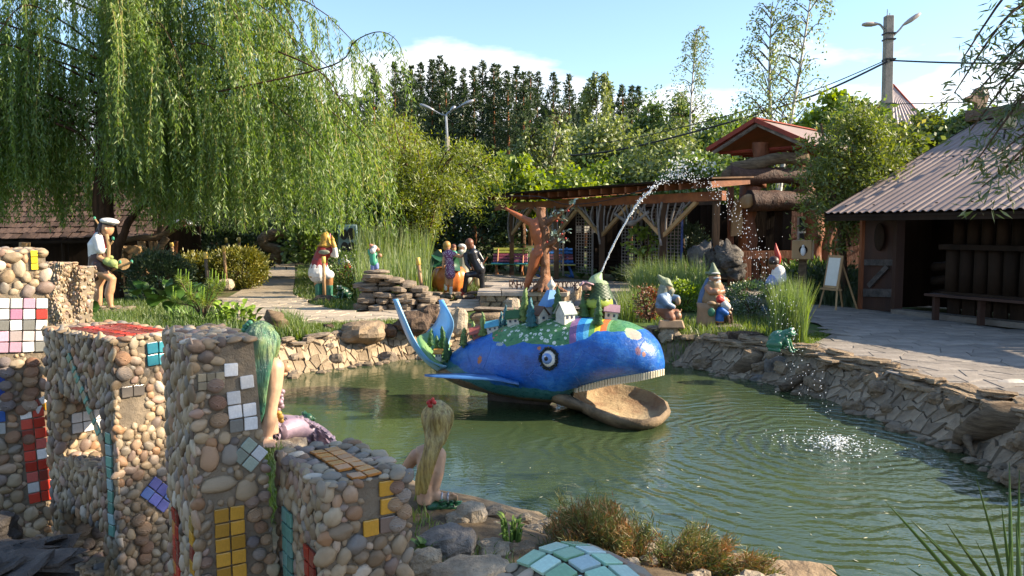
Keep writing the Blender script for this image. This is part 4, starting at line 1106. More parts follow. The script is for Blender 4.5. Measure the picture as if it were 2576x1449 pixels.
# sword leaves of the iris at the bottom right
M_iris = mat('iris_leaf', (.06, .13, .025), (.035, .08, .015), .4, 3, .15, spec=.5, rand=.3)
iris = E('iris_clump', 'dark green iris with long sword leaves at the bottom right corner', 'plant', P(2500, 1500, 3.3))
def sword(a, b, w, bendz=.1):
    a, b = Vector(a), Vector(b); n = 8; vs = []; d = b - a; s = d.cross(Vector((0, 1, .2))).normalized()
    for i in range(n + 1):
        t = i / n; p = a + d * t + Vector((0, 0, -bendz * t * t)); ww = w * (1 - t ** 2.2) * .5 + .0006
        vs += [p - s * ww, p + Vector((0, -w * .18, 0)), p + s * ww]
    fs = []
    for i in range(n): k = 3 * i; fs += [(k, k + 1, k + 4, k + 3), (k + 1, k + 2, k + 5, k + 4)]
    link('leaf', pmesh('leaf', vs, fs, M_iris, True), iris)
for (u0, v0, u1, v1, d, w) in ((2560, 1560, 2408, 1345, 3.0, .018), (2420, 1480, 2225, 1245, 3.1, .016), (2480, 1500, 2320, 1330, 3.0, .014), (2470, 1500, 2290, 1285, 3.0, .02), (2520, 1520, 2380, 1310, 3.1, .016), (2540, 1520, 2455, 1170, 3.2, .014), (2530, 1520, 2455, 1330, 3.2, .014),
    (2545, 1540, 2540, 1130, 3.3, .022), (2560, 1540, 2565, 1160, 3.3, .02), (2550, 1540, 2520, 1250, 3.3, .018), (2570, 1540, 2556, 1290, 3.2, .022), (2540, 1540, 2500, 1340, 3.2, .018), (2580, 1540, 2580, 1270, 3.3, .02), (2530, 1540, 2545, 1330, 3.2, .016), (2560, 1540, 2530, 1360, 3.3, .02),
    (2550, 1540, 2480, 1400, 3.2, .016), (2180, 1500, 2070, 1418, 3.4, .012), (2380, 1500, 2280, 1410, 3.2, .014)):
    sword(P(u0, v0, d) - iris.location, P(u1, v1, d + U(-.1, .1)) - iris.location, w, U(.0, .06))
# ------------------------------------------------------------------ buildings and fixed things
M_plank = mat('old_plank', (.13, .075, .042), (.055, .033, .02), .8, 3, .6, 16, stretch=(1, 1, .12), rand=.3, spec=.2)
M_darkw = mat('dark_wood', (.03, .018, .011), (.012, .008, .005), .85, 3, .5, 16, stretch=(1, 1, .15), rand=.25, spec=.15)
M_red_log = mat('red_brown_log', (.26, .085, .03), (.1, .033, .015), .6, 4, .9, 14, stretch=(1, 1, .15), dist=.04, spec=.35)
M_orange = mat('orange_beam', (.26, .09, .032), (.13, .042, .018), .6, 3, .4, 14, rand=.25, spec=.3)
M_tan = mat('tan_wood', (.42, .27, .13), (.26, .155, .07), .65, 3, .5, 16, stretch=(1, 1, .12), rand=.15, spec=.3)
M_greyw = mat('grey_branch', (.3, .27, .25), (.14, .125, .115), .85, 5, .7, 18, spec=.15)
M_shingle = mat('roof_shingle', (.13, .085, .066), (.05, .034, .028), .85, 4, .5, rand=.4, spec=.15)
M_roofm = mat('mauve_roof_metal', (.27, .205, .18), (.21, .16, .14), .6, 1.5, .12, spec=.25)
M_redm = mat('red_roof_underside', (.3, .05, .025), (.18, .03, .018), .6, 3, .2, spec=.3)
M_conc = mat('pole_concrete', (.36, .32, .27), (.24, .21, .18), .9, 3, .4)
M_black = mat('black_rubber', (.012, .012, .013), (.02, .02, .02), .5, 5, 0)
M_metal = mat('grey_metal', (.4, .41, .43), (.28, .29, .3), .4, 5, 0, metal=.6)
M_whitep = mat('white_paint', (.78, .77, .74), (.66, .65, .62), .5, 4, .08)
M_paper = mat('paper_sheet', (.7, .68, .6), (.6, .58, .5), .8, 6, .05)
M_glass = mat('dark_glass', (.02, .025, .03), (.03, .035, .04), .08, 3, 0, spec=.7)
M_slab = mat('plinth_slab', (.36, .31, .25), (.24, .2, .16), .85, 4, .5, 20, rand=.2)

# shingled hut on the left
A = P(-170, 604, 22.5); B = P(392, 596, 22.0); up = Vector((0, 3.0, 1.75))
hut = E('shingled_hut', 'low hut with a brown wooden shingle roof on the left behind the willow trunk', 'hut', (A.x, A.y, 0))
org = Vector((A.x, A.y, 0)); Lr = (B - A)
mb = MB(); a, b = A - org, B - org; t = Vector((0, 0, -.07))
mb.loft([[a + t, b + t, b + up + t, a + up + t], [a + t * 2, b + t * 2, b + up + t * 2, a + up + t * 2]]); mb.make('roof_deck', M_darkw, hut)
sh = [MB().box((0, 0, 0), (1, 1, .022)).make('shingle', M_shingle).data for i in range(1)]
for o in [o for o in bpy.data.objects if o.name.startswith('shingle') and o.parent is None and o.type == 'MESH']: bpy.data.objects.remove(o)
sl_rot = math.atan2(up.z, up.y); rows, colsn = 11, 27
for j in range(rows):
    for i in range(colsn):
        w = Lr.length / colsn; s = (i + (j % 2) * .5 + U(-.1, .1)) / colsn
        if s > 1: continue
        o = link('shingle', sh[0], hut, a.lerp(b, s) + up * ((j + .5) / rows) + Vector((0, 0, U(.0, .03))))
        o.rotation_euler = (sl_rot - .07 + U(-.04, .04), U(-.05, .05), U(-.08, .08)); o.scale = (w * U(.8, .95), up.length / rows * 1.2, 1)
for s in (.05, .3, .55, .8, .97):
    p = a.lerp(b, s); MB().tube([(p.x, .25, 0), (p.x, .25, p.z)], .09, 7).make('post', M_darkw, hut)
MB().box((a.x + Lr.length / 2, 2.6, .8), (Lr.length, .1, 1.9)).make('back_wall', M_darkw, hut)
for i in range(8): MB().bar(a.lerp(b, .02 + .12 * i) + Vector((0, .3, -1.0 - .1 * (i % 2))), a.lerp(b, .14 + .12 * i) + Vector((0, .3, -.95)), .08, .1).make('rail', M_plank, hut)
MB().tube([P(62, 655, 21.5) - org, P(62, 610, 21.5) - org], .14, 8).make('stump_post', M_tan, hut)
# rustic fence of crooked sticks, log pile
rf = E('rustic_fence', 'rustic fence of crooked logs and pale sticks under the willow', 'fence', P(420, 650, 20.5))
def rb(uv0, uv1, d, r, m, nm, mid=None):
    pts = [P(*uv0, d) - rf.location] + ([P(*mid, d) - rf.location] if mid else []) + [P(*uv1, d) - rf.location]
    MB().tube(bez(pts, 5), r, 7).make(nm, m, rf, True)
rb((300, 655), (430, 640), 20.5, .06, M_drift, 'rail', (360, 640)); rb((355, 598), (465, 555), 20.4, .09, M_drift, 'rail', (405, 594)); rb((300, 606), (360, 596), 20.5, .07, M_drift, 'rail')
rb((405, 530), (399, 598), 20.5, .06, M_drift, 'post'); rb((425, 560), (400, 562), 20.5, .05, M_tan, 'branch'); rb((412, 650), (420, 598), 20.3, .09, M_drift, 'post', (402, 625))
for u in (353, 362, 381, 394): rb((u + 3, 655), (u - 2, 606), 20.6, .055, M_tan, 'stick')
rb((404, 648), (399, 630), 20.6, .04, M_tan, 'stick'); rb((440, 650), (444, 606), 20.8, .05, M_orange, 'stick')
lp = E('log_pile', 'pile of split logs with pale cut ends behind the pioneer girl', 'log pile', P(335, 665, 20.2))
for (u, v, w, h) in ((322, 638, 26, 40), (343, 628, 36, 22), (343, 648, 32, 26), (330, 668, 30, 16), (345, 690, 40, 14), (322, 690, 26, 12), (352, 675, 26, 12)):
    k = 20.2 / F_PX; o = MB().lathe([(w * k * .5, -.3), (w * k * .52, 0), (w * k * .5, .3)], (0, 0, 0), 9, (PI / 2, 0, 0), 1.0).make('log', M_tan, lp, False, loc=P(u, v, 20.2) - lp.location); o.scale = (1, 1, h / w); o.rotation_euler = (0, U(-.3, .3), U(-.4, .4))
ks = E('kiosk', 'small kiosk with a red canopy far left behind the willow', 'kiosk', P(460, 655, 27))
o_ = ks.location
MB().loft([[P(428, 578, 27) - o_, P(492, 576, 27) - o_, P(492, 592, 27) - o_, P(428, 594, 27) - o_], [P(428, 570, 28) - o_, P(490, 566, 28) - o_, P(490, 585, 28) - o_, P(428, 590, 28) - o_]]).make('canopy', mat('red_canvas', (.5, .03, .02), None, .7, 4, .05), ks)
MB().lathe([(.55, 0), (.4, .14), (0, .2)], P(455, 566, 27.6) - o_, 12, None, .6).make('umbrella', M_metal, ks, True)
for u in (432, 488): MB().tube([P(u, 655, 27) - o_, P(u, 580, 27) - o_], .04, 6).make('post', M_plank, ks)
MB().box(P(462, 635, 27.5) - o_, (1.0, .5, .7)).make('counter', mat('teal_board', (.03, .16, .18), None, .6), ks)
MB().box(P(480, 618, 26) - o_, (.7, .05, .25), (.5, 0, 0)).make('blue_print', mat('blue_print', (.1, .3, .5), (.5, .6, .65), .5, 3, 0), ks)
MB().box(P(488, 632, 26) - o_, (.34, .34, .26)).make('box', M_tan, ks)
bc = E('canopy_frame', 'blue canopy edge showing under the willow curtain at the end of the path', 'canopy', P(1040 * .671 + 15, 655, 29))
MB().bar(P(640, 566, 29) - bc.location, P(722, 562, 29) - bc.location, .5, .06).make('sheet', mat('blue_sheet', (.06, .3, .5), None, .6), bc)
for u in (642, 720): MB().tube([P(u, 655, 29) - bc.location, P(u, 566, 29) - bc.location], .04, 6).make('post', M_darkw, bc)
# twisted driftwood arch at the end of the path
o = wood('driftwood_arch', [P(690, 655, 24), P(700, 632, 24), P(670, 618, 24), P(662, 600, 24), P(690, 590, 24.2), P(735, 585, 24.3)], (.22, .16, .15, .16, .2, .12), 'twisted grey trunk arching at the far end of the garden path', 'driftwood', M_drift)

# pergola
PA, PB = Vector((-.35, 28.6, 0)), Vector((5.3, 20.1, 0))
pd = (PB - PA).normalized(); pn = Vector((-pd.y, pd.x, 0))
if pn.y < 0: pn = -pn
Lp = (PB - PA).length
per = E('pergola', 'long wooden pergola with branch-work braces and a lean-to roof', 'pergola', PA)
def pp_(s, n, z): return pd * s + pn * n + Vector((0, 0, z))
MB().loft([[pp_(-.4, -.55, 2.86), pp_(Lp + .2, -.55, 2.9), pp_(Lp + .2, 1.0, 2.98), pp_(-.4, 3.2, 3.0)], [pp_(-.4, -.55, 2.90), pp_(Lp + .2, -.55, 2.94), pp_(Lp + .2, 1.0, 3.02), pp_(-.4, 3.2, 3.04)]]).make('roof', M_plank, per)
MB().bar(pp_(-.4, 0, 2.46), pp_(Lp + .1, 0, 2.5), .16, .24).make('front_beam', M_orange, per)
MB().bar(pp_(-.4, 3.0, 2.5), pp_(Lp * .72, 3.0, 2.5), .16, .2).make('back_beam', M_plank, per)
for i in range(21):
    s = -.2 + i * (Lp + .3) / 20; MB().bar(pp_(s, -.5, 2.76), pp_(s, 3.1 - 2.15 * max(0, s) / Lp, 2.9), .07, .16).make('rafter', M_orange, per)
MB().bar(pp_(-.4, -.56, 2.88), pp_(Lp + .2, -.56, 2.92), .03, .05).make('drip_edge', M_darkw, per)
posts = [.06, .32, .545, .80, .985]
for t in posts: MB().bar(pp_(t * Lp, 0, 0), pp_(t * Lp, 0, 2.36), .16, .16).make('post', M_plank, per)
for t in posts[:4]:
    for sg in (-1, 1):
        if t == .06 and sg < 0: continue
        MB().bar(pp_(t * Lp, -.02, 1.45), pp_(t * Lp + sg * 1.25, -.02, 2.38), .09, .1).make('brace', M_tan, per)
        for q in range(5):
            s = sg * (.18 + q * .21); z0 = 1.48 + abs(s) * .72
            MB().tube(bez([pp_(t * Lp + s * .75, -.04, z0 - .02), pp_(t * Lp + s * 1.05 + U(-.06, .06), -.08, z0 + .25 * (2.4 - z0) + .1), pp_(t * Lp + s * 1.1 + U(-.14, .14), -.04, 2.38)], 4), [.035] + [.026] * 7 + [.02], 6).make('branch', M_greyw, per, True)
    MB().tube(bez([pp_(t * Lp + .03, -.1, 1.2), pp_(t * Lp - .06, -.12, 1.8), pp_(t * Lp + .04, -.1, 2.4)], 5), .035, 6).make('branch', M_greyw, per, True)
c0 = .675 * Lp
MB().tube(bez([pp_(c0 - .7, -.05, 2.12), pp_(c0 - .35, -.05, 1.95), pp_(c0, -.05, 1.82), pp_(c0 + .4, -.05, 1.95), pp_(c0 + .75, -.05, 2.15)], 5), [.05] * 8 + [.09] * 5 + [.05] * 8, 7).make('driftwood_fan', M_greyw, per, True)
for q in (-.4, -.15, .05, .3, .5): MB().tube(bez([pp_(c0 + q * .5, -.05, 1.9), pp_(c0 + q * .8 + U(-.05, .05), -.05, 2.15), pp_(c0 + q * 1.3, -.05, 2.4)], 4), .03, 6).make('branch', M_greyw, per, True)
# dark boarded back with gaps, lattice panels
for i in range(38):
    s = -.3 + i * (Lp + .3) / 38
    if i % 9 == 5: continue
    MB().bar(pp_(s, 3.0, .05), pp_(s, 3.0, 2.4), .24, .03).make('back_board', M_darkw, per)
MB().bar(pp_(-.3, 2.9, .9), pp_(Lp, 2.9, .9), .08, .14).make('back_rail', M_darkw, per)
for t in (.25, .40, .72, .78, .62):
    f = None; lt = MB(); w = .42
    for k in range(7): lt.bar(pp_(t * Lp - w + k * w / 3, .5, .25), pp_(t * Lp - w + k * w / 3, .5, 2.25), .02, .012)
    fr = lt.make('lattice_panel', M_greyw, per)
    mb = MB()
    for k in range(22): mb.bar(pp_(t * Lp - w, .52, .25 + k * .095), pp_(t * Lp + w, .52, .25 + k * .095), .012, .02)
    mb.make('lattice_slats', M_greyw, per)
    MB().bar(pp_(t * Lp + w, .5, .1), pp_(t * Lp + w, .5, 2.36), .06, .06).make('panel_post', mat('blue_post', (.03, .06, .2), None, .6) if t == .78 else M_greyw, per)
fl = E('wire', 'thin wire looping along the pergola eave', 'cable', PA)
MB().tube(bez([pp_(.4, -.6, 2.8), pp_(3, -.62, 2.72), pp_(4.6, -.62, 2.42), pp_(6.6, -.62, 2.5), pp_(8.4, -.62, 2.8)], 8), .012, 4).make('strand', M_black, fl)
for i, u in enumerate((1456, 1476, 1498, 1519)):
    c = P(u, 577, 26.5); o = MB().box((0, 0, 0), (.2, .012, .22)).make('paper_sheet', M_paper, None, loc=c); o.rotation_euler = (0, U(-.1, .1), U(-.2, .2))
    tag(o, '%s of four white sheets hanging in the pergola from the left' % ORD[i], 'paper', 'white sheets hanging in the pergola')

# benches
def slat_bench(label, c, w, cols, legm, rz, curved=True):
    b = E('bench', label, 'bench', c, rz)
    seat, back = cols
    for i, cc in enumerate(seat): MB().box((0, -.42 + i * .11, .44 - .012 * abs(i - 2)), (w, .095, .03)).make('seat_slat', cc, b, bevel=.006)
    for i, cc in enumerate(back): MB().box((0, .06 + i * .045, .52 + i * .105), (w * .98, .03, .085), (-.4, 0, 0)).make('back_slat', cc, b, bevel=.006)
    for sx in (-w * .36, w * .36):
        if curved:
            MB().tube(bez([(sx, -.48, 0), (sx, -.36, .1), (sx, -.3, .28), (sx, -.4, .4)], 5), .026, 6).make('leg', legm, b, True)
            MB().tube(bez([(sx, .18, 0), (sx, .02, .12), (sx, -.06, .3), (sx, .04, .5), (sx, .22, .95)], 5), .026, 6).make('leg', legm, b, True)
            MB().tube([(sx, -.4, .4), (sx, .02, .4)], .022, 6).make('cross_bar', legm, b)
        else:
            MB().bar((sx, .0, .42), (sx + .1, -.42, 0), .07, .07).make('leg', legm, b); MB().bar((sx, -.4, .41), (sx, .1, .42), .06, .05).make('cross_bar', legm, b)
            MB().bar((sx, .02, .4), (sx, .3, 1.0), .06, .05).make('back_support', legm, b); MB().bar((sx, -.42, .03), (sx, .42, .03), .07, .06).make('foot', legm, b)
    return b
def paint(n, c): return mat(n, c, tuple(x * .8 for x in lin(c)[:3]), .45, 5, .1, spec=.5)
py, pg_, pb, pt, pr, pp2 = paint('paint_yellow', (.6, .6, .1)), paint('paint_green', (.04, .28, .16)), paint('paint_blue', (.02, .14, .5)), paint('paint_teal', (.03, .32, .34)), paint('paint_pink', (.45, .1, .16)), paint('paint_plum', (.16, .06, .1))
slat_bench('multicoloured slatted bench with orange curved legs left of the tree-man', (P(1283, 689, 28.4).x, 28.4, 0), 1.28, ([pg_, pt, pb, pb, pt], [pr, pr, pr, py, py]), paint('paint_orange', (.5, .2, .08)), -.12)
slat_bench('blue and yellow slatted bench with a blue frame behind the tree-man', (P(1392, 693, 27.6).x, 27.6, 0), 1.45, ([py, py, pb, pb, pb], [pb, pp2, pp2, pb, pb]), pb, .1, False)
slat_bench('dark brown plain bench in front of the pergola', (P(1530, 700, 26.3).x, 26.3, 0), 1.05, ([M_darkw] * 4, [M_darkw] * 3), M_darkw, 0, False)

# gate tower with red roof
GO = Vector((6.85, 22.5, 0))
gate = E('gate_tower', 'rough log gate with a red gabled roof on top of stacked trunks', 'gate', GO)
gl = lambda u, v, d: P(u, v, d) - GO
rd, gd = Vector((.7, .7, 0)), Vector((.7, -.7, 0))
pk = Vector((0, 0, 4.75)); 
def gp(a, b, z): return gd * a + rd * b + Vector((0, 0, z))
for sg in (-1, 1):
    e = 1.5 * sg
    MB().loft([[gp(0, 0, 4.75), gp(e, 0, 4.03), gp(e, 3.9, 4.03), gp(0, 3.9, 4.75)], [gp(0, 0, 4.70), gp(e, 0, 3.98), gp(e, 3.9, 3.98), gp(0, 3.9, 4.70)]]).make('roof', M_redm if sg < 0 else M_roofm, gate)
    MB().bar(gp(0, -.02, 4.73), gp(e * 1.02, -.02, 4.0), .05, .12).make('verge_board', M_redm, gate)
    MB().tube([gp(0, .15, 4.62), gp(e * .93, .15, 3.93)], .065, 7).make('rafter_log', M_greyw, gate)
    MB().loft([[gp(.02 * sg, .05, 4.685), gp(e * .98, .05, 3.965), gp(e * .98, 3.85, 3.965), gp(.02 * sg, 3.85, 4.685)], [gp(.02 * sg, .05, 4.66), gp(e * .98, .05, 3.94), gp(e * .98, 3.85, 3.94), gp(.02 * sg, 3.85, 4.66)]]).make('roof_lining', M_redm, gate)
for k in range(5): MB().tube([gp(-1.4, .5 + k * .7, 3.93), gp(1.4, .5 + k * .7, 3.93)], .05, 6).make('tie_log', M_redm, gate)
MB().bar(gp(0, -.03, 4.78), gp(0, 3.92, 4.78), .12, .03).make('ridge_cap', M_redm, gate)
def glog(pts, r, m=M_red_log, nm='log', n=11, amp=.14):
    ps = bez(pts, 6); q = [interp(i / (len(ps) - 1), [k / (len(r) - 1) for k in range(len(r))], r) for i in range(len(ps))]
    mb = MB().tube(ps, q, n); mb.v = [v + Vector((mnoise.noise(v * 4), mnoise.noise(v * 4 + Vector((7, 0, 0))), mnoise.noise(v * 3 + Vector((0, 7, 0))) * .5)) * amp * max(r) * 1.6 for v in mb.v]
    return mb.make(nm, m, gate, True)
glog([gl(1880, 740, 22.3), gl(1882, 640, 22.3), gl(1878, 540, 22.3), gl(1890, 470, 22.4)], (.36, .27, .25, .28), nm='trunk_post')
glog([gl(2050, 745, 22.0), gl(2045, 640, 22.0), gl(2050, 560, 22.0), gl(2020, 470, 22.2)], (.34, .27, .25, .3), nm='trunk_post')
glog([gl(2085, 720, 21.6), gl(2080, 620, 21.6), gl(2095, 560, 21.6), gl(2075, 480, 21.6)], (.16, .13, .12, .08), nm='trunk_post')
glog([gl(1905, 470, 22.8), gl(1912, 420, 22.8), gl(1915, 360, 22.8)], (.26, .2, .24), nm='pillar')
glog([gl(2010, 470, 22.8), gl(2012, 420, 22.8), gl(2010, 360, 22.8)], (.22, .18, .2), nm='pillar')
glog([gl(1842, 424, 22.1), gl(1900, 412, 22.1), gl(1960, 398, 22.2), gl(2030, 400, 22.3)], (.17, .17, .16, .18), M_drift, 'lintel_log')
glog([gl(1832, 438, 22.0), gl(1880, 444, 22.1), gl(1960, 440, 22.3), gl(2040, 450, 22.5)], (.26, .24, .22, .25), mat('dark_red_log', (.09, .04, .022), (.035, .017, .011), .7, 4, 1.0, 14, dist=.04), 'lintel_log')
glog([gl(1884, 505, 21.8), gl(1930, 505, 21.9), gl(1990, 506, 22.0), gl(2075, 515, 22.1)], (.3, .3, .27, .3), MATS['dark_red_log'], 'lintel_log')
MB().lathe([(.24, -.03), (.22, 0), (.1, .015), (0, .01)], gl(1880, 506, 21.62), 12, (PI / 2, -.5, 0), .8).make('cut_end', M_tan, gate, True)
MB().lathe([(.2, -.03), (.18, 0), (.08, .015), (0, .01)], gl(1832, 438, 21.84), 12, (PI / 2, -.5, 0), .8).make('cut_end', M_drift, gate, True)
# wall and arched door behind
for i in range(9):
    x = gl(1895 + i * 17, 640, 23.2); MB().box((x.x, x.y, 1.35), (.2, .06, 2.7)).make('wall_board', M_red_log, gate)
dr = MB(); dc = gl(1926, 640, 23.0)
dpoly = [(-.3, 0)] + [(-.3 * math.cos(a), 1.55 + .3 * math.sin(a)) for a in [k * PI / 8 for k in range(9)]] + [(.3, 0)]
dr.prism(dpoly, 0, .05, Matrix.Translation((dc.x, dc.y, .05)) @ Euler((PI / 2, 0, 0)).to_matrix().to_4x4()); do = dr.make('door', M_plank, gate)
for k in range(4): MB().box((dc.x - .21 + k * .14, dc.y - .075, .85), (.11, .03, 1.35)).make('door_board', M_red_log, do)
wf = gl(2019, 575, 22.6)
wo = MB().box(wf, (.3, .06, .68)).make('window', M_whitep, gate); MB().box(wf + Vector((0, -.035, .12)), (.22, .02, .38)).make('pane', M_glass, wo); MB().box(wf + Vector((0, -.035, -.22)), (.2, .02, .18)).make('pane', M_glass, wo)
MB().box(gl(2019, 640, 23.1) + Vector((0, .1, .3)), (1.3, .08, 2.4)).make('side_wall', M_red_log, gate)
MB().bar(gl(1858, 641, 21.2), gl(1990, 640, 21.2), .2, .2).make('rail', M_red_log, gate)
for u, m in ((1875, M_red_log), (1995, M_orange)): MB().bar((gl(u, 700, 21.2).x, gl(u, 700, 21.2).y, 0), gl(u, 652, 21.2), .42 if u < 1900 else .22, .2).make('rail_post', m, gate)
MB().bar(gl(1912, 655, 21.3), gl(1985, 735, 21.3), .05, .05).make('cross_brace', M_red_log, gate)
for k in range(5): MB().box((gl(1920 + k * 16, 700, 21.4).x, gl(1920, 700, 21.4).y, .45), (.13, .04, .9)).make('gate_board', M_plank, gate)
MB().prism([(-.16, -.55), (.12, -.5), (.16, -.1), (.1, .1), (.14, .3), (-.04, .5), (-.15, .2)], 0, .1, Matrix.Translation(gl(1853, 545, 22.0)) @ Euler((PI / 2, 0, 0)).to_matrix().to_4x4()).make('carved_board', M_tan, gate)
MB().bar(gl(1838, 740, 22.2), gl(1838, 470, 22.2), .16, .14).make('side_post', M_red_log, gate)
# low metal roof behind the thuja
sr = E('shed', 'low shed with a pale metal roof behind the thuja and the hut', 'shed', (P(2190, 700, 25).x, 25, 0))
q = sr.location
MB().loft([[P(2050, 352, 24.5) - q, P(2350, 352, 24.5) - q, P(2330, 340, 27) - q, P(2060, 338, 27) - q], [P(2050, 349, 24.5) - q, P(2350, 349, 24.5) - q, P(2330, 337, 27) - q, P(2060, 335, 27) - q]]).make('roof', mat('pale_roof', (.5, .48, .46), (.42, .4, .38), .5), sr)
MB().box((0, 1.2, 2.1), (3.2, 1.5, 4.2)).make('wall', M_red_log, sr)
# distant tower
tw = E('tower', 'distant tower with a striped pyramid roof behind the concrete pole', 'tower', (P(2248, 400, 48).x, 48, 0))
q = tw.location; ap = P(2246, 212, 48) - q
zb = (P(2246, 322, 48) - q).z; wd = 57 * 48 / F_PX
cs = [Vector((-wd, -wd, zb)), Vector((wd, -wd, zb)), Vector((wd, wd, zb)), Vector((-wd, wd, zb))]
for i in range(4):
    a, b = cs[i], cs[(i + 1) % 4]; mb = MB(); n = 22; rings = []
    nn = (b - a).cross(ap - a).normalized()
    for k in range(n + 1):
        t = k / n; p = a.lerp(b, t) + nn * (.07 * (k % 2)); rings.append([p, p.lerp(ap, .97)])
    mb.loft(rings, False, False); mb.make('roof_side', mat('tower_roof_pale', (.5, .4, .37), (.4, .3, .28), .6) if i != 3 else M_redm, tw)
for i in range(4): MB().tube([cs[i], ap], .07, 5).make('hip', M_redm, tw)
MB().box((0, 0, zb / 2), (wd * 1.6, wd * 1.6, zb)).make('wall', M_tan, tw)

# hut on the right
H0 = Vector((6.32, 16.0, 0)); hw = Vector((.43, -.9, 0)).normalized(); hn = Vector((.9, .43, 0)).normalized()
hr = E('right_hut', 'dark log hut with a mauve corrugated metal roof at the right', 'hut', H0)
hp = lambda w, n, z: hw * w + hn * n + Vector((0, 0, z))
ZE, ZR, RN = 1.98, 4.13, 4.78
mb = MB(); N = 380; rows_ = []
for i in range(N + 1):
    w = i / N * 8.2 - .02; c = .028 * math.cos(i * PI / 2.5) ; c = .013 * (1 if math.cos(w * 2 * PI / .17) > .25 else (-1 if math.cos(w * 2 * PI / .17) < -.25 else 0))
    rows_.append([hp(w, 0, ZE + c), hp(w, 2.6, ZE + (ZR - ZE) * 2.6 / RN + c), hp(w, 2.6, ZE + (ZR - ZE) * 2.6 / RN + c + .008), hp(w, RN, ZR + c)])
mb.loft(rows_, False, False); ro = mb.make('roof', M_roofm, hr)
mb = MB()
for i in range(12):
    for n in (.25, 2.5, 2.75): mb.box(hp(.3 + i * .66, n, ZE + (ZR - ZE) * n / RN + .03), (.03, .03, .02))
tag(mb.make('roof_screws', M_darkw, ro), kind='stuff')
MB().loft([[hp(-.02, 0.02, ZE - .06), hp(8.2, 0.02, ZE - .06), hp(8.2, RN, ZR - .06), hp(-.02, RN, ZR - .06)], [hp(-.02, 0.02, ZE - .09), hp(8.2, 0.02, ZE - .09), hp(8.2, RN, ZR - .09), hp(-.02, RN, ZR - .09)]]).make('roof_deck', M_darkw, hr)
MB().loft([[hp(-.02, RN, ZR + .03), hp(8.2, RN, ZR + .03), hp(8.2, 9.2, 2.1), hp(-.02, 9.2, 2.1)], [hp(-.02, RN, ZR), hp(8.2, RN, ZR), hp(8.2, 9.2, 2.07), hp(-.02, 9.2, 2.07)]]).make('rear_roof', M_roofm, hr)
MB().bar(hp(0, .06, ZE - .1), hp(8.2, .06, ZE - .1), .05, .12).make('eave_board', M_darkw, hr)
MB().bar(hp(-.0, .02, ZE - .04), hp(-.0, RN, ZR - .04), .04, .12).make('verge_board', M_darkw, hr)
wn_ = .9
# door panel with carved pieces, doorway, log walls
dp = MB().box(hp(.62, wn_, 1.0), (.06, .85, 1.95), Matrix((hn, hw, Vector((0, 0, 1)))).transposed()).make('door', mat('brown_door', (.05, .02, .01), (.025, .011, .007), .7, 3, .5, stretch=(1, 1, .15)), hr)
MB().bar(hp(.2, wn_ - .02, 0), hp(.2, wn_ - .02, 1.95), .1, .1).make('door_post', M_red_log, hr); MB().bar(hp(1.06, wn_ - .04, 0), hp(1.06, wn_ - .04, 1.95), .16, .14).make('door_post', MATS['brown_door'], hr)
MB().ell(hp(.62, wn_ - .06, 1.5), (.05, .22, .28)).make('carved_disc', M_darkw, dp, True)
MB().bar(hp(.3, wn_ - .06, .36), hp(1.0, wn_ - .06, .4), .05, .16).make('carved_bar', M_dark, dp); MB().bar(hp(.3, wn_ - .06, .98), hp(1.0, wn_ - .06, 1.0), .05, .12).make('carved_bar', M_dark, dp); MB().bar(hp(.42, wn_ - .07, .5), hp(.85, wn_ - .07, .92), .05, .1).make('carved_bar', M_dark, dp)
for i in range(24):
    w = 2.15 + i * .27
    MB().tube([hp(w, wn_ + .05, .5), hp(w + U(-.01, .01), wn_ + .05, 1.3)], .13, 9).make('wall_log', M_darkw, hr, True)
    MB().tube([hp(w, wn_ + .2, 1.36), hp(w, wn_ + .2, 1.9 + U(-.05, .05))], .11, 8).make('upper_log', M_darkw, hr, True)
MB().bar(hp(2.0, wn_ - .02, 1.33), hp(8.2, wn_ - .02, 1.33), .3, .09).make('ledge', M_darkw, hr)
MB().bar(hp(2.0, wn_, .46), hp(8.2, wn_, .46), .2, .1).make('sill_beam', M_darkw, hr)
for i in range(22): MB().box(hp(2.2 + i * .29, wn_ + .05, .22), (.05, .24, .42), Matrix((hn, hw, Vector((0, 0, 1)))).transposed()).make('skirt_board', M_darkw, hr)
MB().bar(hp(1.1, wn_ - .1, .05), hp(8.2, wn_ - .1, .05), .3, .1).make('plinth', M_mort_g, hr)
MB().box(hp(4, 2.9, .95), (.1, 8.2, 1.9), Matrix((hn, hw, Vector((0, 0, 1)))).transposed()).make('inner_wall', M_darkw, hr)
MB().box(hp(0.25, 2.0, .95), (2.1, .08, 1.9), Matrix((hn, hw, Vector((0, 0, 1)))).transposed()).make('end_wall', M_darkw, hr)
for k in range(3): wood('log', [H0 + hp(1.3, 1.6, .35 + .28 * k), H0 + hp(2.0, 1.5, .5 + .25 * k)], (.1, .08), None, m=M_darkw).parent = None
for o in [o for o in bpy.data.objects if o.name.startswith('log') and o.parent is None and 'label' not in o and o.type == 'MESH']:
    o.location = o.location - H0; o.parent = hr
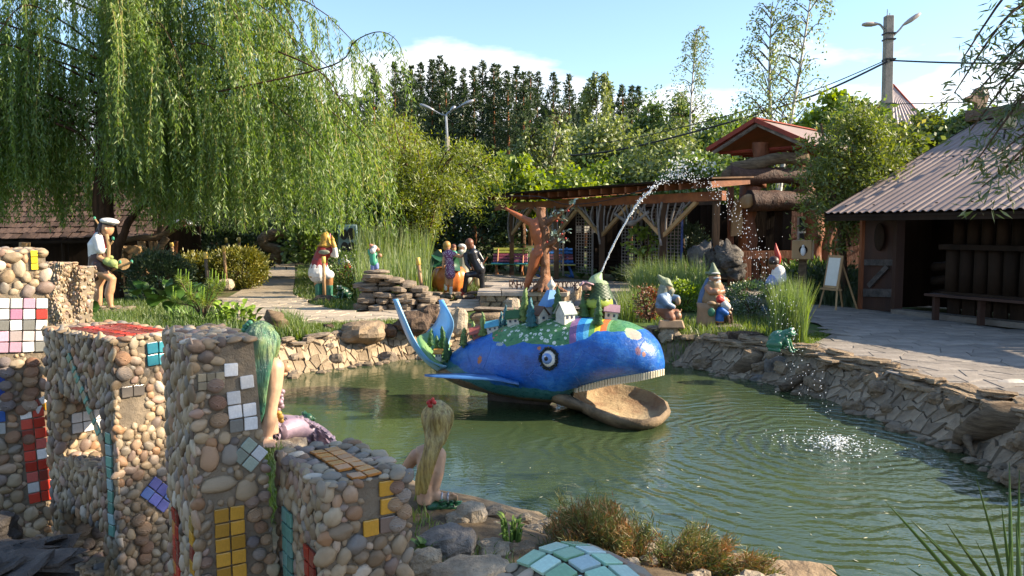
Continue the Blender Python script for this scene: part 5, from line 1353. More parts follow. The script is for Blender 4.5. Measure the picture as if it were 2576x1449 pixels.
# ridge: carved duck, its perch, floodlight
MB().bar(hp(-.3, RN, ZR + .1), hp(6, RN, ZR + .1), .34, .24).make('ridge_log', mat('ridge_wood', (.15, .1, .07), (.07, .05, .035), .8, 4, .8), hr)
dk = E('carved_duck', 'carved wooden duck head on the ridge of the right hut', 'carving', H0 + hp(-.1, RN, ZR + .2))
prof = [(-.42, .26), (-.2, .36), (-.1, .5), (.06, .56), (.2, .5), (.26, .36), (.22, .22), (.14, .08), (.2, -.06), (.36, -.1), (.36, -.22), (-.18, -.22), (-.22, -.1), (-.08, .02), (-.1, .16), (-.26, .2)]
MB().prism(prof, -.05, .05, Euler((PI / 2, 0, .25)).to_matrix().to_4x4()).make('head', mat('carved_wood', (.2, .13, .085), (.1, .065, .045), .8, 4, .7), dk, bevel=.012)
MB().lathe([(.05, -.065), (.05, .065)], (.1, .0, .42), 10, (PI / 2, 0, .25)).make('eye', M_paper, dk)
fdl = E('floodlight', 'small square floodlight on the ridge of the right hut', 'lamp', P(2534, 310, 15.8))
MB().box((0, 0, 0), (.3, .1, .24)).make('body', M_greyw, fdl, bevel=.01); MB().box((0, -.055, 0), (.24, .01, .18)).make('glass', mat('lamp_glass', (.3, .28, .15), None, .2), fdl); MB().bar((0, .05, -.1), (0, .1, -.3), .03, .03).make('bracket', M_black, fdl)
nb = E('narrow_bench', 'narrow plank bench along the wall of the right hut', 'bench', H0)
bn_ = .45
MB().bar(hp(2.05, bn_, .47), hp(6.5, bn_, .47), .26, .045).make('seat', MATS['brown_door'], nb)
for w in (2.2, 3.05, 4.6, 6.2):
    MB().bar(hp(w, bn_, 0), hp(w, bn_, .45), .09, .09).make('leg', MATS['brown_door'], nb)
ps_ = MB().box((0, 0, 0), (.012, .34, .48), Euler((.2, 0, math.atan2(hn.y, hn.x))).to_matrix()).make('paper_notice', mat('brown_paper', (.34, .28, .16), (.28, .23, .13), .9, 6, .1), None, loc=H0 + hp(4.1, wn_ + .06, 1.56)); tag(ps_, 'slanted brown paper notice on the wall of the right hut', 'notice')

# concrete pole with two lamps, wires
pl0 = P(2233, 330, 35); pl0.z = 0
pole = E('lamp_pole', 'square concrete pole with two old street lamps and cables', 'street lamp', pl0)
tp = P(2236, 40, 35) - pl0
mb = MB(); mb.loft([[Vector((x * .2, y * .2, 0)) for x, y in ((-1, -1), (1, -1), (1, 1), (-1, 1))], [Vector((x * .165 + tp.x, y * .165, tp.z)) for x, y in ((-1, -1), (1, -1), (1, 1), (-1, 1))]]); mb.make('shaft', M_conc, pole, bevel=.02)
def lamp_head(a, b, r, m, parent, base):
    a, b = Vector(a), Vector(b); d = b - a
    pts = [a + d * t for t in (0, .15, .4, .75, .95, 1)]; return MB().tube(pts, [r * .4, r * .7, r, r * .95, r * .6, r * .15], 9, True, .6).make('lamp_head', m, parent, True)
for (a, b, c) in (((2236, 95), (2218, 60), (2168, 62)), ((2242, 95), (2262, 70), (2316, 33))):
    pa, pb_, pc = (P(*q, 35) - pl0 for q in (a, b, c)); pm = pb_.lerp(pc, .18)
    MB().tube(bez([pa, pb_ + Vector((0, 0, -.1)), pm], 5), .045, 6).make('arm', M_metal, pole); lamp_head(pm, pc, .17, mat('lamp_body', (.45, .38, .33), (.36, .3, .26), .5), pole, pl0)
for u in (2232, 2238): MB().tube([tp + Vector(((u - 2236) * .0176, 0, 0)), tp + Vector(((u - 2236) * .0176, 0, .28 if u < 2235 else .12))], .02, 5).make('pin', M_metal, pole)
for v in (85, 100, 150, 262): MB().box(P(2236, v, 35) - pl0, (.44, .44, .06)).make('clamp', M_black, pole)
def cable(label, pts, r):
    pts = [P(*p) for p in pts]; root = E('cable', label, 'cable', pts[0]); MB().tube(bez([p - pts[0] for p in pts], 10), r, 5).make('strand', M_black, root)
cable('thick black cable sagging from the concrete pole down to the left', [(2232, 155, 34.8), (2060, 235, 35), (1850, 303, 36), (1600, 368, 38), (1450, 390, 39), (1280, 396, 40)], .045)
cable('thin black cable above the thick one left of the concrete pole', [(2232, 150, 34.8), (2050, 226, 35), (1850, 285, 36), (1640, 338, 38), (1500, 362, 39)], .022)
cable('black cable running right from the concrete pole', [(2240, 152, 34.8), (2400, 158, 30), (2640, 160, 25)], .035)
cable('thin cable right of the concrete pole at half height', [(2240, 262, 34.8), (2400, 258, 30), (2640, 250, 25)], .02)
# triple street lamp among the trees
l0 = P(1125, 420, 34); l0.z = 0
lamp = E('street_lamp', 'street lamp with three curved arms rising from the feathery tree', 'street lamp', l0)
q = lambda u, v: P(u, v, 34) - l0
MB().tube([(0, 0, 0), q(1125, 345)], .1, 8).make('post', M_conc, lamp); MB().tube([q(1125, 345), q(1122, 290)], .05, 8).make('upper_post', M_metal, lamp)
for pts, h in ((((1122, 290), (1110, 288), (1092, 278)), (1056, 262)), (((1122, 290), (1126, 284), (1133, 280)), (1146, 267)), (((1122, 290), (1132, 282), (1160, 266)), (1192, 252))):
    ps = [q(*p) for p in pts]; MB().tube(bez(ps, 5), .035, 6).make('arm', M_metal, lamp); lamp_head(ps[-1], q(*h), .14, M_metal, lamp, l0)

# plinth of the tree-man
pq = [G(u, v, 0) for u, v in ((1204, 776), (1424, 778), (1462, 746), (1215, 744))]
plc = sum(pq, Vector()) / 4
plinth = E('stone_plinth', 'low square stone plinth under the tree-man', 'plinth', plc)
c4 = [p - plc for p in pq]; ZP = .34
MB().loft([[p * .97 for p in c4], [p * .97 + Vector((0, 0, ZP - .05)) for p in c4]]).make('core', M_mortar, plinth)
for i, (nu, m) in enumerate(((8, M_brown), (6, M_stone))):
    a, b = c4[i], c4[i + 1]; n = Vector(((b - a).y, -(b - a).x, 0))
    for c in cells(nu, 2, .2, .1):
        poly = [a.lerp(b, min(max(u / nu, 0), 1)) * .975 + Vector((0, 0, min(v / 2, 1) * (ZP - .05))) for u, v in c]
        if (poly[2] - poly[0]).length > .04: stone_in(poly, U(.03, .06), n, m, plinth)
for c in cells(4, 3, .15, .1):
    f = lambda u, v: (c4[0].lerp(c4[1], u).lerp(c4[3].lerp(c4[2], u), v)) * 1.03
    poly = [f(min(max(u / 4, 0), 1), min(max(v / 3, 0), 1)) + Vector((0, 0, ZP - .05)) for u, v in c]
    if (poly[2] - poly[0]).length > .1: stone_in(poly, .05, (0, 0, 1), M_slab, plinth, 'slab', .02, .02)
# low flat-stone edging behind the pond, and the pile under the small dwarf
def slab_pile(name, label, base, levels, m=M_slate):
    root = E(name, label, 'stones', base); i = 0
    for (z, x0, x1, y0, y1, n, th) in levels:
        for k in range(n):
            x = x0 + (x1 - x0) * (k + .5) / n + U(-.06, .06); w = (x1 - x0) / n * U(.9, 1.35); i += 1
            b = blob((0, 0, 0), (w * .55, U(.3, .42) * (y1 - y0), th * .62), i + int(abs(base.x) * 50), .14, 1.7, 12, 6, .75)
            o = b.make('slab', m, root, False, loc=(x, (y0 + y1) / 2 + U(-.1, .1), z + U(-.015, .015))); o.rotation_euler = (U(-.08, .08), U(-.09, .09), U(-.25, .25))
    return root
sp = P(975, 785, 16.0); sp.z = 0
slab_pile('slab_pile', 'stacked flat brown slabs carrying the small bearded dwarf', sp, [(.06, -.65, .85, -.35, .75, 5, .17), (.2, -.6, .95, -.3, .7, 5, .13), (.31, -.62, .85, -.3, .7, 4, .12), (.42, -.6, .75, -.25, .7, 4, .12), (.52, -.66, .55, -.2, .7, 3, .11), (.61, -.55, .3, -.2, .65, 2, .1), (.69, -.5, .02, -.2, .6, 1, .09), (.77, -.5, -.02, -.1, .5, 1, .08)])
se = G(1150, 752, 0); se.z = 0
slab_pile('slab_edging', 'row of flat stones edging the grass in front of the pumpkin group', se, [(.05, -.75, .65, -.25, .25, 6, .11), (.13, -.7, .6, -.2, .25, 4, .07)])
sf = G(1085, 768, 0); sf.z = 0
slab_pile('slab_row', 'rounded flat stones at the right foot of the slab pile', sf, [(.06, -.55, .35, -.25, .25, 4, .13), (.16, -.5, .2, -.2, .2, 2, .08)])
sg_ = P(270, 782, 15.7); sg_.z = 0
slab_pile('broken_slabs', 'broken flat stones under the feet of the pioneer girl', sg_, [(.03, -.32, .5, -.2, .3, 4, .1), (.09, -.3, .3, -.15, .2, 2, .06)])

# grey tuff rock garden at the gate
tr_ = P(1795, 700, 20.3); tr_.z = 0
tuff = E('tuff_rock', 'big grey holey tuff rock in front of the gate', 'rock', tr_)
M_tf = mat('grey_tuff', (.2, .185, .17), (.045, .042, .04), .95, 3.5, 1.0, 12, dist=.08, spec=.1)
for i, (u, v, w, h) in enumerate(((1765, 650, 60, 75), (1790, 632, 50, 45), (1830, 650, 60, 60), (1800, 675, 90, 50), (1845, 680, 50, 40), (1760, 680, 40, 50), (1808, 622, 34, 30))):
    k = 20.3 / F_PX; c = P(u, v, 20.3 + U(-.2, .2)) - tr_
    b = blob(c, (w * k * .55, w * k * .45, h * k * .55), 400 + i, .42, 2.2, 20, 13, 0, True); b.make('lump', M_tf, tuff, True)
ur = E('stone_urn', 'small pale stone urn before the grey tuff rock', 'urn', (P(1780, 700, 19.5).x, 19.5, 0)); MB().lathe([(.16, 0), (.16, .06), (.09, .1), (.08, .3), (.16, .42), (.19, .46), (.14, .47)], n=14).make('bowl', M_tf, ur, True)
# hollow log block on a post
wx_ = P(2020, 628, 17.6)
wb_ = E('hollow_block', 'square timber block with a hollow and little figure, on a post beside the gate', 'carving', (wx_.x, wx_.y, 0), -.45)
MB().box((0, 0, wx_.z), (.42, .5, .42)).make('block', M_tan, wb_, bevel=.015)
MB().lathe([(.1, -.02), (.09, .012), (0, .012)], (.03, -.25, wx_.z), 12, (PI / 2, 0, 0)).make('hollow', M_darkw, wb_)
MB().ell((.03, -.275, wx_.z - .03), (.055, .03, .1)).ell((.03, -.28, wx_.z + .08), (.03, .03, .035)).make('figure', M_whitep, wb_, True)
MB().bar((.0, .05, 0), (.0, .05, wx_.z - .2), .16, .16).make('post', M_drift, wb_)
# easel
ez = G(2098, 778, 0)
eas = E('easel_sign', 'wooden easel with a white sign panel in front of the right hut', 'easel', ez, -1.2)
for x in (-.24, .24): MB().bar((x, -.18, 0), (x * .35, .02, 1.12), .035, .03).make('leg', M_tan, eas)
for x in (-.2, .2): MB().bar((x, .42, 0), (x * .3, .06, 1.08), .03, .03).make('rear_leg', M_tan, eas)
bdm = Euler((-.17, 0, 0)).to_matrix()
MB().box((0, -.045, .78), (.42, .02, .68), bdm).make('board', M_tan, eas); MB().box((0, -.062, .78), (.32, .01, .58), bdm).make('panel', M_paper, eas)
MB().box((0, -.1, .42), (.5, .12, .04)).make('ledge', M_tan, eas)
# stakes with yellow tops
M_stk = mat('stake_wood', (.4, .24, .12), (.28, .17, .08), .6, 4, .3, stretch=(1, 1, .2)); M_stkd = mat('stake_dark', (.1, .075, .05), (.06, .045, .03), .8, 4, .3); M_cap = mat('stake_cap', (.62, .44, .1), (.5, .34, .08), .5, 4, .1)
def stake(u0, v0, u1, v1, d, label, m=M_stk, r=.04, foot=None):
    b = P(u0, v0, d); t = P(u1, v1, d)
    s = E('garden_stake', label, 'stake', b, 0, 'yellow-topped garden stakes'); v = t - b; L = v.length; cut = 1 - .16 / L if L > .5 else .75
    MB().tube([(0, 0, -.05), v * cut], r, 8).make('shaft', m, s, True); MB().tube([v * cut, v * (cut + .01), v * .99, v], [r * .9, r * 1.25, r * 1.2, r * .9], 8).make('cap', M_cap, s, True)
    if foot:
        k = d / F_PX; bb = blob((0, 0, 0), (foot[0] * k / 2, foot[0] * k / 2, foot[1] * k / 2), int(u0), .1, 1.7, 14, 9, .5)
        o = bb.make('stump', foot[2], None, loc=b + Vector((0, 0, -foot[1] * k * .4))); tag(o, foot[3], 'stump')
stake(569, 703, 562, 618, 20.5, 'stake in a rounded stone foot beside the golden thuja', foot=(40, 32, M_tuff, 'rounded stone foot of the stake beside the golden thuja'))
stake(523, 716, 516, 634, 18.0, 'dark weathered stake in front of the low golden thuja', M_stkd)
stake(604, 640, 601, 597, 25, 'short stake right behind the golden round thuja'); stake(574, 640, 568, 598, 25, 'stake left behind the golden round thuja', M_stkd)
stake(437, 650, 431, 610, 20, 'stake beside the rustic fence')
stake(816, 745, 814, 645, 18.2, 'tall stake right in front of the soldier statue', foot=(56, 42, mat('bark_stump', (.14, .11, .08), (.04, .03, .025), .9, 14, 1.0, 30, dist=.05), 'dark barked stump under the stake in front of the soldier statue'))
stake(1063, 735, 1051, 648, 16.6, 'leaning stake at the right edge of the reeds'); stake(1107, 690, 1105, 628, 22, 'stake showing left of the girl in the purple dress', r=.05); stake(1117, 690, 1116, 640, 22, 'short stake beside the girl in the purple dress', r=.05)
# mirrored metal lettering in front of the tree-man
lt = E('metal_lettering', 'rusty metal lettering seen from behind around the foot of the tree-man', 'sign', P(1365, 725, 17.4))
M_rust = mat('rusty_metal', (.14, .055, .028), (.07, .028, .016), .7, 8, .4)
txt = 'ЭКОЛОГИЯ СОЗНАНИЯ'
ul, ur_ = 1279, 1458
for i, ch in enumerate(txt):
    if ch == ' ': continue
    cu = bpy.data.curves.new('letter', 'FONT'); cu.body = ch; cu.size = .26; cu.extrude = .012; cu.align_x = 'CENTER'; cu.offset = .004
    t = bpy.data.objects.new('tmp', cu); COL.objects.link(t); dg = bpy.context.evaluated_depsgraph_get(); me = bpy.data.meshes.new_from_object(t.evaluated_get(dg)); bpy.data.objects.remove(t)
    me.materials.clear(); me.materials.append(M_rust); me.name = 'letter'
    f = 1 - i / (len(txt) - 1)
    o = link('letter', me, lt, P(ul + 6 + (ur_ - ul - 12) * f, 726 + 3 * f, 17.5) - lt.location); o.rotation_euler = (PI / 2, 0, PI); o.scale = (.62, .95, 1)
MB().bar(P(ul, 727, 17.5) - lt.location, P(ur_, 730, 17.5) - lt.location, .03, .012).make('base_bar', M_rust, lt)
# ------------------------------------------------------------------ the whale
from mathutils.bvhtree import BVHTree
WT, WNs = Vector((-.88, 9.75, 0)), Vector((1.70, 8.75, 0))
wdir = (WNs - WT).normalized(); wyaw = math.atan2(wdir.y, wdir.x)
wside = Vector((wdir.y, -wdir.x, 0))            # towards the camera
whale = E('whale_sculpture', 'big blue painted whale sculpture in the pond carrying a toy village', 'sculpture', (WT.x, WT.y, WZ), wyaw)
WM = Matrix.Translation(whale.location) @ Matrix.Rotation(wyaw, 4, 'Z'); WI = WM.inverted()
def wl_(p): return WI @ Vector(p)
ub = [1089, 1110, 1126, 1177, 1230, 1283, 1345, 1408, 1436, 1470, 1531, 1580, 1628, 1658, 1671, 1676]
vt_ = [908, 903, 896, 858, 835, 814, 801, 795, 794, 795, 801, 810, 832, 861, 886, 915]
vb_ = [930, 945, 957, 979, 992, 1002, 1014, 1020, 1004, 980, 965, 958, 950, 948, 944, 930]
hw_ = [.07, .13, .17, .31, .40, .47, .52, .54, .54, .54, .51, .46, .37, .26, .16, .05]
def w_at(u):
    k = (u - 1288) / F_PX                       # plan position of the axis at column u
    a = WT; d = WNs - WT; t = (k * a.y - a.x) / (d.x - k * d.y)
    return a + d * t
rings = []; NS = 44
for i in range(NS + 1):
    u = 1089 + (1676 - 1089) * (i / NS) ** .92
    c = w_at(u); zt = P(u, interp(u, ub, vt_), c.y).z; zb = P(u, interp(u, ub, vb_), c.y - interp(u, ub, hw_) * .35).z; h = interp(u, ub, hw_)
    ring = []
    for k in range(28):
        a = 2 * PI * k / 28; ca, sa = math.cos(a), math.sin(a); e = .86
        y = math.copysign(abs(ca) ** e, ca) * h; z = math.copysign(abs(sa) ** e, sa)
        zz_ = zt - (zt - zb) * .54 + (z * (zt - zb) * (.54 if z > 0 else .46))
        ring.append(wl_(c + wside * y + Vector((0, 0, zz_))))
    rings.append(ring)
def whale_mat():
    t = NT('whale_paint'); o = t.coord('Object')
    s = t.node('ShaderNodeSeparateXYZ', {0: o}); X, Y, Z = s.outputs
    # WZ is the local origin height
    xn = t.math('MULTIPLY', X, 1 / 3.0)
    edge = t.ramp(xn, [(0, (.68,) * 3), (.10, (.73,) * 3), (.20, (.86,) * 3), (.25, (.88,) * 3), (.285, (.79,) * 3), (.33, (.80,) * 3), (.35, (.76,) * 3), (.42, (.82,) * 3), (.55, (.81,) * 3), (.62, (.85,) * 3), (.70, (.98,) * 3)])
    wob = t.math('MULTIPLY_ADD', t.noise(o, 5, 2), .08, -.04)
    top = t.math('GREATER_THAN', t.math('ADD', Z, wob), edge)
    n1 = t.noise(o, 4, 5, .65); n2 = t.noise(o, 14, 5, .7, (1, 1, 2.2))
    blue = t.ramp(n1, [(.3, (.01, .065, .28)), (.55, (.012, .115, .45)), (.8, (.06, .24, .56))])
    blue = t.mix(t.math('MULTIPLY', t.ramp(n2, [(.55, (0, 0, 0)), (.74, (1, 1, 1))]), .55), blue, (.10, .30, .54))
    n3 = t.noise(o, 30, 5, .75, (1, 1, .35)); chips = t.ramp(t.noise(o, 26, 6, .8), [(.66, (0, 0, 0)), (.70, (1, 1, 1))])
    blue = t.mix(t.math('MULTIPLY', t.ramp(n3, [(.52, (0, 0, 0)), (.72, (1, 1, 1))]), .5), blue, (.02, .05, .13))
    blue = t.mix(t.math('MULTIPLY', chips, .55), blue, (.3, .38, .45))
    tail_l = t.ramp(X, [(0, (1, 1, 1)), (.55, (0, 0, 0))])
    blue = t.mix(t.math('MULTIPLY', tail_l, .75), blue, (.02, .085, .17))
    green = t.ramp(n2, [(.3, (.03, .13, .045)), (.55, (.07, .21, .07)), (.8, (.14, .3, .10))])
    # daisies and poppies
    vo = t.node('ShaderNodeTexVoronoi', {'Vector': o, 'Scale': 15.0}); dsy = t.math('LESS_THAN', vo.outputs['Distance'], .36)
    pet = t.noise(o, 60, 1); dsy = t.math('MULTIPLY', dsy, t.math('GREATER_THAN', pet, .44))
    inw = t.math('MULTIPLY', t.math('GREATER_THAN', X, .92), t.math('LESS_THAN', X, 1.78))
    green = t.mix(t.math('MULTIPLY', dsy, inw), green, (.66, .7, .62))
    v2 = t.node('ShaderNodeTexVoronoi', {'Vector': o, 'Scale': 17.0}); pop = t.math('LESS_THAN', v2.outputs['Distance'], .26)
    inp = t.math('MULTIPLY', t.math('GREATER_THAN', X, .68), t.math('LESS_THAN', X, .92))
    green = t.mix(t.math('MULTIPLY', pop, inp), green, (.5, .12, .1))
    # rainbow
    bx = t.math('ADD', X, t.math('MULTIPLY_ADD', Z, .22, -.2)); bx = t.math('MULTIPLY_ADD', bx, 1 / .44, -1.80 / .44)
    rb = t.ramp(bx, [(0, (.2, .1, .24)), (.18, (.03, .22, .55)), (.36, (.12, .45, .66)), (.5, (.12, .34, .10)), (.64, (.6, .55, .06)), (.78, (.6, .16, .05)), (.93, (.16, .32, .14))], 'CONSTANT')
    inr = t.math('MULTIPLY', t.math('GREATER_THAN', bx, 0), t.math('LESS_THAN', bx, 1))
    green = t.mix(inr, green, rb)
    col = t.mix(top, blue, green)
    def spot(px, r, sq=(1, 1, 1)):
        q = t.node('ShaderNodeVectorMath', {0: o, 1: tuple(px)}, operation='SUBTRACT').outputs[0]
        q = t.node('ShaderNodeVectorMath', {0: q, 1: sq}, operation='MULTIPLY').outputs[0]
        l = t.node('ShaderNodeVectorMath', {0: q}, operation='LENGTH').outputs['Value']
        return t.math('LESS_THAN', t.math('ADD', l, t.math('MULTIPLY_ADD', pet, .05, -.025)), r)
    t.spots = []
    for p, r, c, sq in WSPOTS: col = t.mix(spot(p, r, sq), col, c)
    # belly: teal, then raw brown
    zl = t.math('ADD', Z, t.math('MULTIPLY_ADD', n1, .14, -.07))
    zl = t.math('ADD', zl, t.math('MULTIPLY', t.math('MAXIMUM', t.math('SUBTRACT', .9, X), 0), -.3))
    col = t.mix(t.math('LESS_THAN', zl, .30), col, t.ramp(n2, [(.3, (.02, .10, .12)), (.7, (.06, .2, .2))]))
    col = t.mix(t.math('LESS_THAN', zl, .17), col, t.ramp(n2, [(.3, (.09, .06, .035)), (.7, (.2, .14, .08))]))
    ck = t.node('ShaderNodeTexVoronoi', {'Vector': t.node('ShaderNodeMapping', {'Vector': o, 'Scale': (1, 1, 1.4)}).outputs[0], 'Scale': 1.7}, feature='DISTANCE_TO_EDGE').outputs[0]
    crack = t.ramp(ck, [(0, (0, 0, 0)), (.006, (1, 1, 1))])
    h = t.math('ADD', t.math('MULTIPLY', n2, .6), t.math('MULTIPLY', crack, .5))
    b = t.bsdf(col, .24, t.bump(t.math('ADD', h, t.math('MULTIPLY', n3, .5)), .5, .02), .5)
    t.l.new(t.ramp(n2, [(.3, (.2,) * 3), (.75, (.5,) * 3)]), b.inputs['Roughness'])
    return t.m
mbw = MB().loft(rings); BV = None
bm_tmp = BVHTree.FromPolygons([WM @ v for v in mbw.v], mbw.f)
CAMP = Vector((0, 0, CAM_H))
def on_whale(u, v):
    h = bm_tmp.ray_cast(CAMP, (P(u, v, 9) - CAMP).normalized()); return (h[0], h[1] if h[1].dot(h[0] - CAMP) < 0 else -h[1]) if h[0] else (P(u, v, 9), Vector((0, -1, 0)))
WSPOTS = []
for (u, v, r, c, sq) in ((1593, 838, .10, (.32, .42, .26), (1, 1, 1)), (1598, 842, .075, (.42, .32, .26), (1, 1, 1)), (1606, 882, .03, (.2, .1, .14), (1, 1, .6)), (1620, 890, .022, (.3, .13, .08), (1, 1, .8)), (1356, 876, .022, (.5, .15, .04), (1, 1, 1)), (1206, 905, .03, (.4, .12, .03), (1, 1, .6)), (1257, 866, .05, (.3, .35, .34), (1, 1, 2.6))):
    WSPOTS.append((wl_(on_whale(u, v)[0]), r, c, sq))
M_whale = whale_mat()
body = mbw.make('body', M_whale, whale, True)
sub = body.modifiers.new('s', 'SUBSURF'); sub.levels = sub.render_levels = 1
M_sky_b = mat('fluke_paint', (.12, .37, .70), (.28, .52, .76), .35, 3, .15, 20, spec=.5)
M_pale_b = mat('fin_paint', (.02, .085, .27), (.05, .15, .36), .35, 4, .2, 20, spec=.5)
M_meadow = mat('meadow_paint', (.2, .34, .12), (.1, .22, .08), .5, 5, .2)
# flukes: a cup open upwards, two blades
def blade(pts, name, m):
    """pts: (edge a, edge b) pairs from root to tip"""
    L = [(Vector(a), Vector(b)) for a, b in pts]; rg = []
    A_, B_ = bez([a for a, _ in L], 5), bez([b for _, b in L], 5)
    for a, b in zip(A_, B_):
        n = Vector((.5, -.3, .6)); d = (b - a); t = d.cross(Vector((0, 0, 1)) if abs(d.normalized().z) < .8 else Vector((1, 0, 0))); t = t.normalized() if t.length > 1e-5 else Vector((0, 1, 0))
        th = .03; m_ = (a + b) / 2
        rg.append([a, a.lerp(b, .3) + t * th, a.lerp(b, .7) + t * th, b, a.lerp(b, .7) - t * th, a.lerp(b, .3) - t * th])
    return MB().loft(rg)
W_ = lambda u, v, d: wl_(P(u, v, d))
o = blade([(W_(1100, 938, 9.75), W_(1125, 920, 9.3)), (W_(1063, 905, 9.9), W_(1082, 905, 9.25)), (W_(1030, 858, 10.0), W_(1045, 858, 9.3)), (W_(1006, 800, 9.9), W_(1018, 800, 9.4)), (W_(993, 752, 9.6), W_(996, 752, 9.5))], 'f', M_sky_b).make('tail_fluke', M_sky_b, whale, True)
o = blade([(W_(1100, 915, 10.2), W_(1135, 905, 9.8)), (W_(1068, 850, 10.4), W_(1130, 865, 9.9)), (W_(1092, 815, 10.4), W_(1142, 820, 9.9)), (W_(1105, 785, 10.3), W_(1134, 790, 9.95)), (W_(1107, 754, 10.15), W_(1112, 754, 10.1))], 'f', M_sky_b).make('tail_fluke', M_sky_b, whale, True)
mb = MB(); mb.loft([[W_(1048, 855, 9.5), W_(1048, 850, 9.9), W_(1085, 838, 10.3), W_(1130, 850, 10.1)], [W_(1060, 885, 9.4), W_(1065, 882, 9.8), W_(1100, 870, 10.1), W_(1133, 880, 9.9)], [W_(1085, 912, 9.35), W_(1090, 908, 9.7), W_(1110, 903, 9.9), W_(1132, 902, 9.7)], [W_(1105, 925, 9.4), W_(1110, 922, 9.6), W_(1122, 918, 9.7), W_(1140, 910, 9.6)]], False, False)
mdw = mb.make('tail_meadow', M_meadow, whale, True); sol = mdw.modifiers.new('t', 'SOLIDIFY'); sol.thickness = .05; sol.offset = -1
# flipper
rg = []
for t in range(9):
    s = t / 8; u = 1305 - 237 * s; up_ = interp(u, [1068, 1100, 1170, 1240, 1305], [941, 940, 938, 940, 962]); lo = interp(u, [1068, 1100, 1170, 1240, 1305], [947, 950, 954, 956, 968])
    d = 8.75 - .15 * s; a, b = W_(u, up_, d + .12 + .2 * math.sin(PI * min(1, s + .1)) * (1 - s * .6)), W_(u, lo, d - .06)
    m_ = (a + b) / 2; rg.append([a, m_ + Vector((0, 0, .02 * (1 - s))), b, m_ - Vector((0, 0, .035 * (1 - s) + .006))])
MB().loft(rg).make('flipper', M_pale_b, whale, True)
# lower jaw
rim = [W_(*p) for p in ((1437, 1002, 8.82), (1468, 1018, 8.55), (1505, 1034, 8.32), (1560, 1054, 8.12), (1618, 1063, 8.05), (1664, 1053, 8.18), (1684, 1034, 8.42), (1676, 1012, 8.75), (1645, 991, 9.05), (1600, 975, 9.3), (1540, 965, 9.4), (1480, 975, 9.35), (1440, 985, 9.15))]
cc = sum(rim, Vector()) / len(rim)
def ringk(k, dz, out=0): return [cc + Vector(((p.x - cc.x) * k, (p.y - cc.y) * k, (p.z - cc.z) * max(k, .3) + dz)) for p in rim]
M_jaw = mat('raw_jaw', (.27, .19, .11), (.06, .042, .025), .8, 4, 1.0, 16, dist=.02)
M_mouth = mat('mouth_clay', (.5, .39, .22), (.22, .12, .06), .85, 2.6, .9, 14)
mb = MB().loft([ringk(.35, -.20), ringk(.8, -.15), ringk(1.0, -.06), ringk(1.03, .0), ringk(.96, .02)], False); mb.f.append(tuple(range(12, -1, -1)))
jaw = mb.make('lower_jaw', M_jaw, whale, True)
mb = MB().loft([ringk(.96, .02), ringk(.9, -.01), ringk(.8, -.07), ringk(.4, -.105), ringk(.05, -.11)], False); mb.f.append(tuple(range(4 * 13, 5 * 13))); mb.make('tongue', M_mouth, jaw, True)
mb = MB().loft([[W_(1345, 985, 9.15 + .12 * math.cos(a)) + Vector((0, 0, .06 * math.sin(a))) for a in [k * PI / 5 for k in range(10)]], [W_(1425, 1008, 8.98 + .33 * math.cos(a)) + Vector((0, 0, .08 * math.sin(a))) for a in [k * PI / 5 for k in range(10)]], [W_(1510, 1042, 8.75 + .34 * math.cos(a)) + Vector((0, 0, .05 * math.sin(a))) for a in [k * PI / 5 for k in range(10)]]])
mb.make('throat', M_jaw, whale, True)
# teeth along the upper lip
M_tooth = mat('tooth_cream', (.62, .58, .44), (.45, .4, .28), .5, 10, .1); M_line = mat('tooth_gap', (.03, .03, .03), None, .8, 4, 0)
for i in range(34):
    s = (i + .5) / 34; u = 1447 + (1672 - 1447) * s ** .9
    v0 = interp(u, [1440, 1470, 1531, 1628, 1676], [985, 976, 961, 945, 934]); hh = interp(u, [1440, 1480, 1600, 1676], [9, 18, 20, 16])
    pa, na = on_whale(u, v0 - 8); n = Vector((na.x, na.y, 0)).normalized()
    zb = P(u, v0 + hh * .55, pa.y).z; zt = P(u, v0 - hh * .45, pa.y).z
    wdt = 225 / 34 * pa.y / F_PX * .86 / max(abs(n.y), .45)
    R = Matrix((Vector((-n.y, n.x, 0)), n, Vector((0, 0, 1)))).transposed()
    c = Vector((pa.x, pa.y, (zb + zt) / 2)) - n * .02
    o = MB().box((0, 0, 0), (wdt, .05, zt - zb)).make('tooth', M_tooth, whale, bevel=.004); o.matrix_local = WI @ Matrix.Translation(c) @ R.to_4x4()
# eye
pe, ne = on_whale(1381, 902); R = ne.to_track_quat('Z', 'Y').to_matrix().to_4x4(); EM = WI @ Matrix.Translation(pe) @ R
def eyepart(name, prof, m, off=(0, 0), sq=(1, 1), parent=whale):
    o = MB().lathe(prof, n=22).make(name, m, parent, True)
    o.matrix_local = EM @ Matrix.Translation((off[0], off[1], 0)) @ Matrix.Diagonal((sq[0], sq[1], 1, 1)); return o
M_lash = mat('lash_black', (.012, .014, .012), (.03, .04, .03), .8, 20, .8, 40)
mb = MB()
for i in range(64):
    a = 2 * PI * i / 64; r = U(.098, .125); mb.box((math.cos(a) * r * .9, math.sin(a) * r, .006), (U(.018, .03), .012, .03), (U(-.3, .3), U(-.4, .4), a))
o = mb.make('eyelashes', M_lash, whale); o.matrix_local = EM
eyepart('eyeball', [(.1, -.04), (.098, .0), (.08, .022), (.05, .034), (0, .038)], M_whitep, sq=(.9, 1))
eyepart('iris', [(.064, .015), (.06, .034), (.03, .046), (0, .048)], mat('iris_blue', (.12, .22, .5), (.2, .32, .6), .2, 20, 0), (-.012, 0))
eyepart('pupil', [(.026, .03), (.022, .05), (0, .053)], M_black, (-.016, 0)); eyepart('glint', [(.01, .04), (.008, .055), (0, .056)], M_whitep, (-.03, .025))
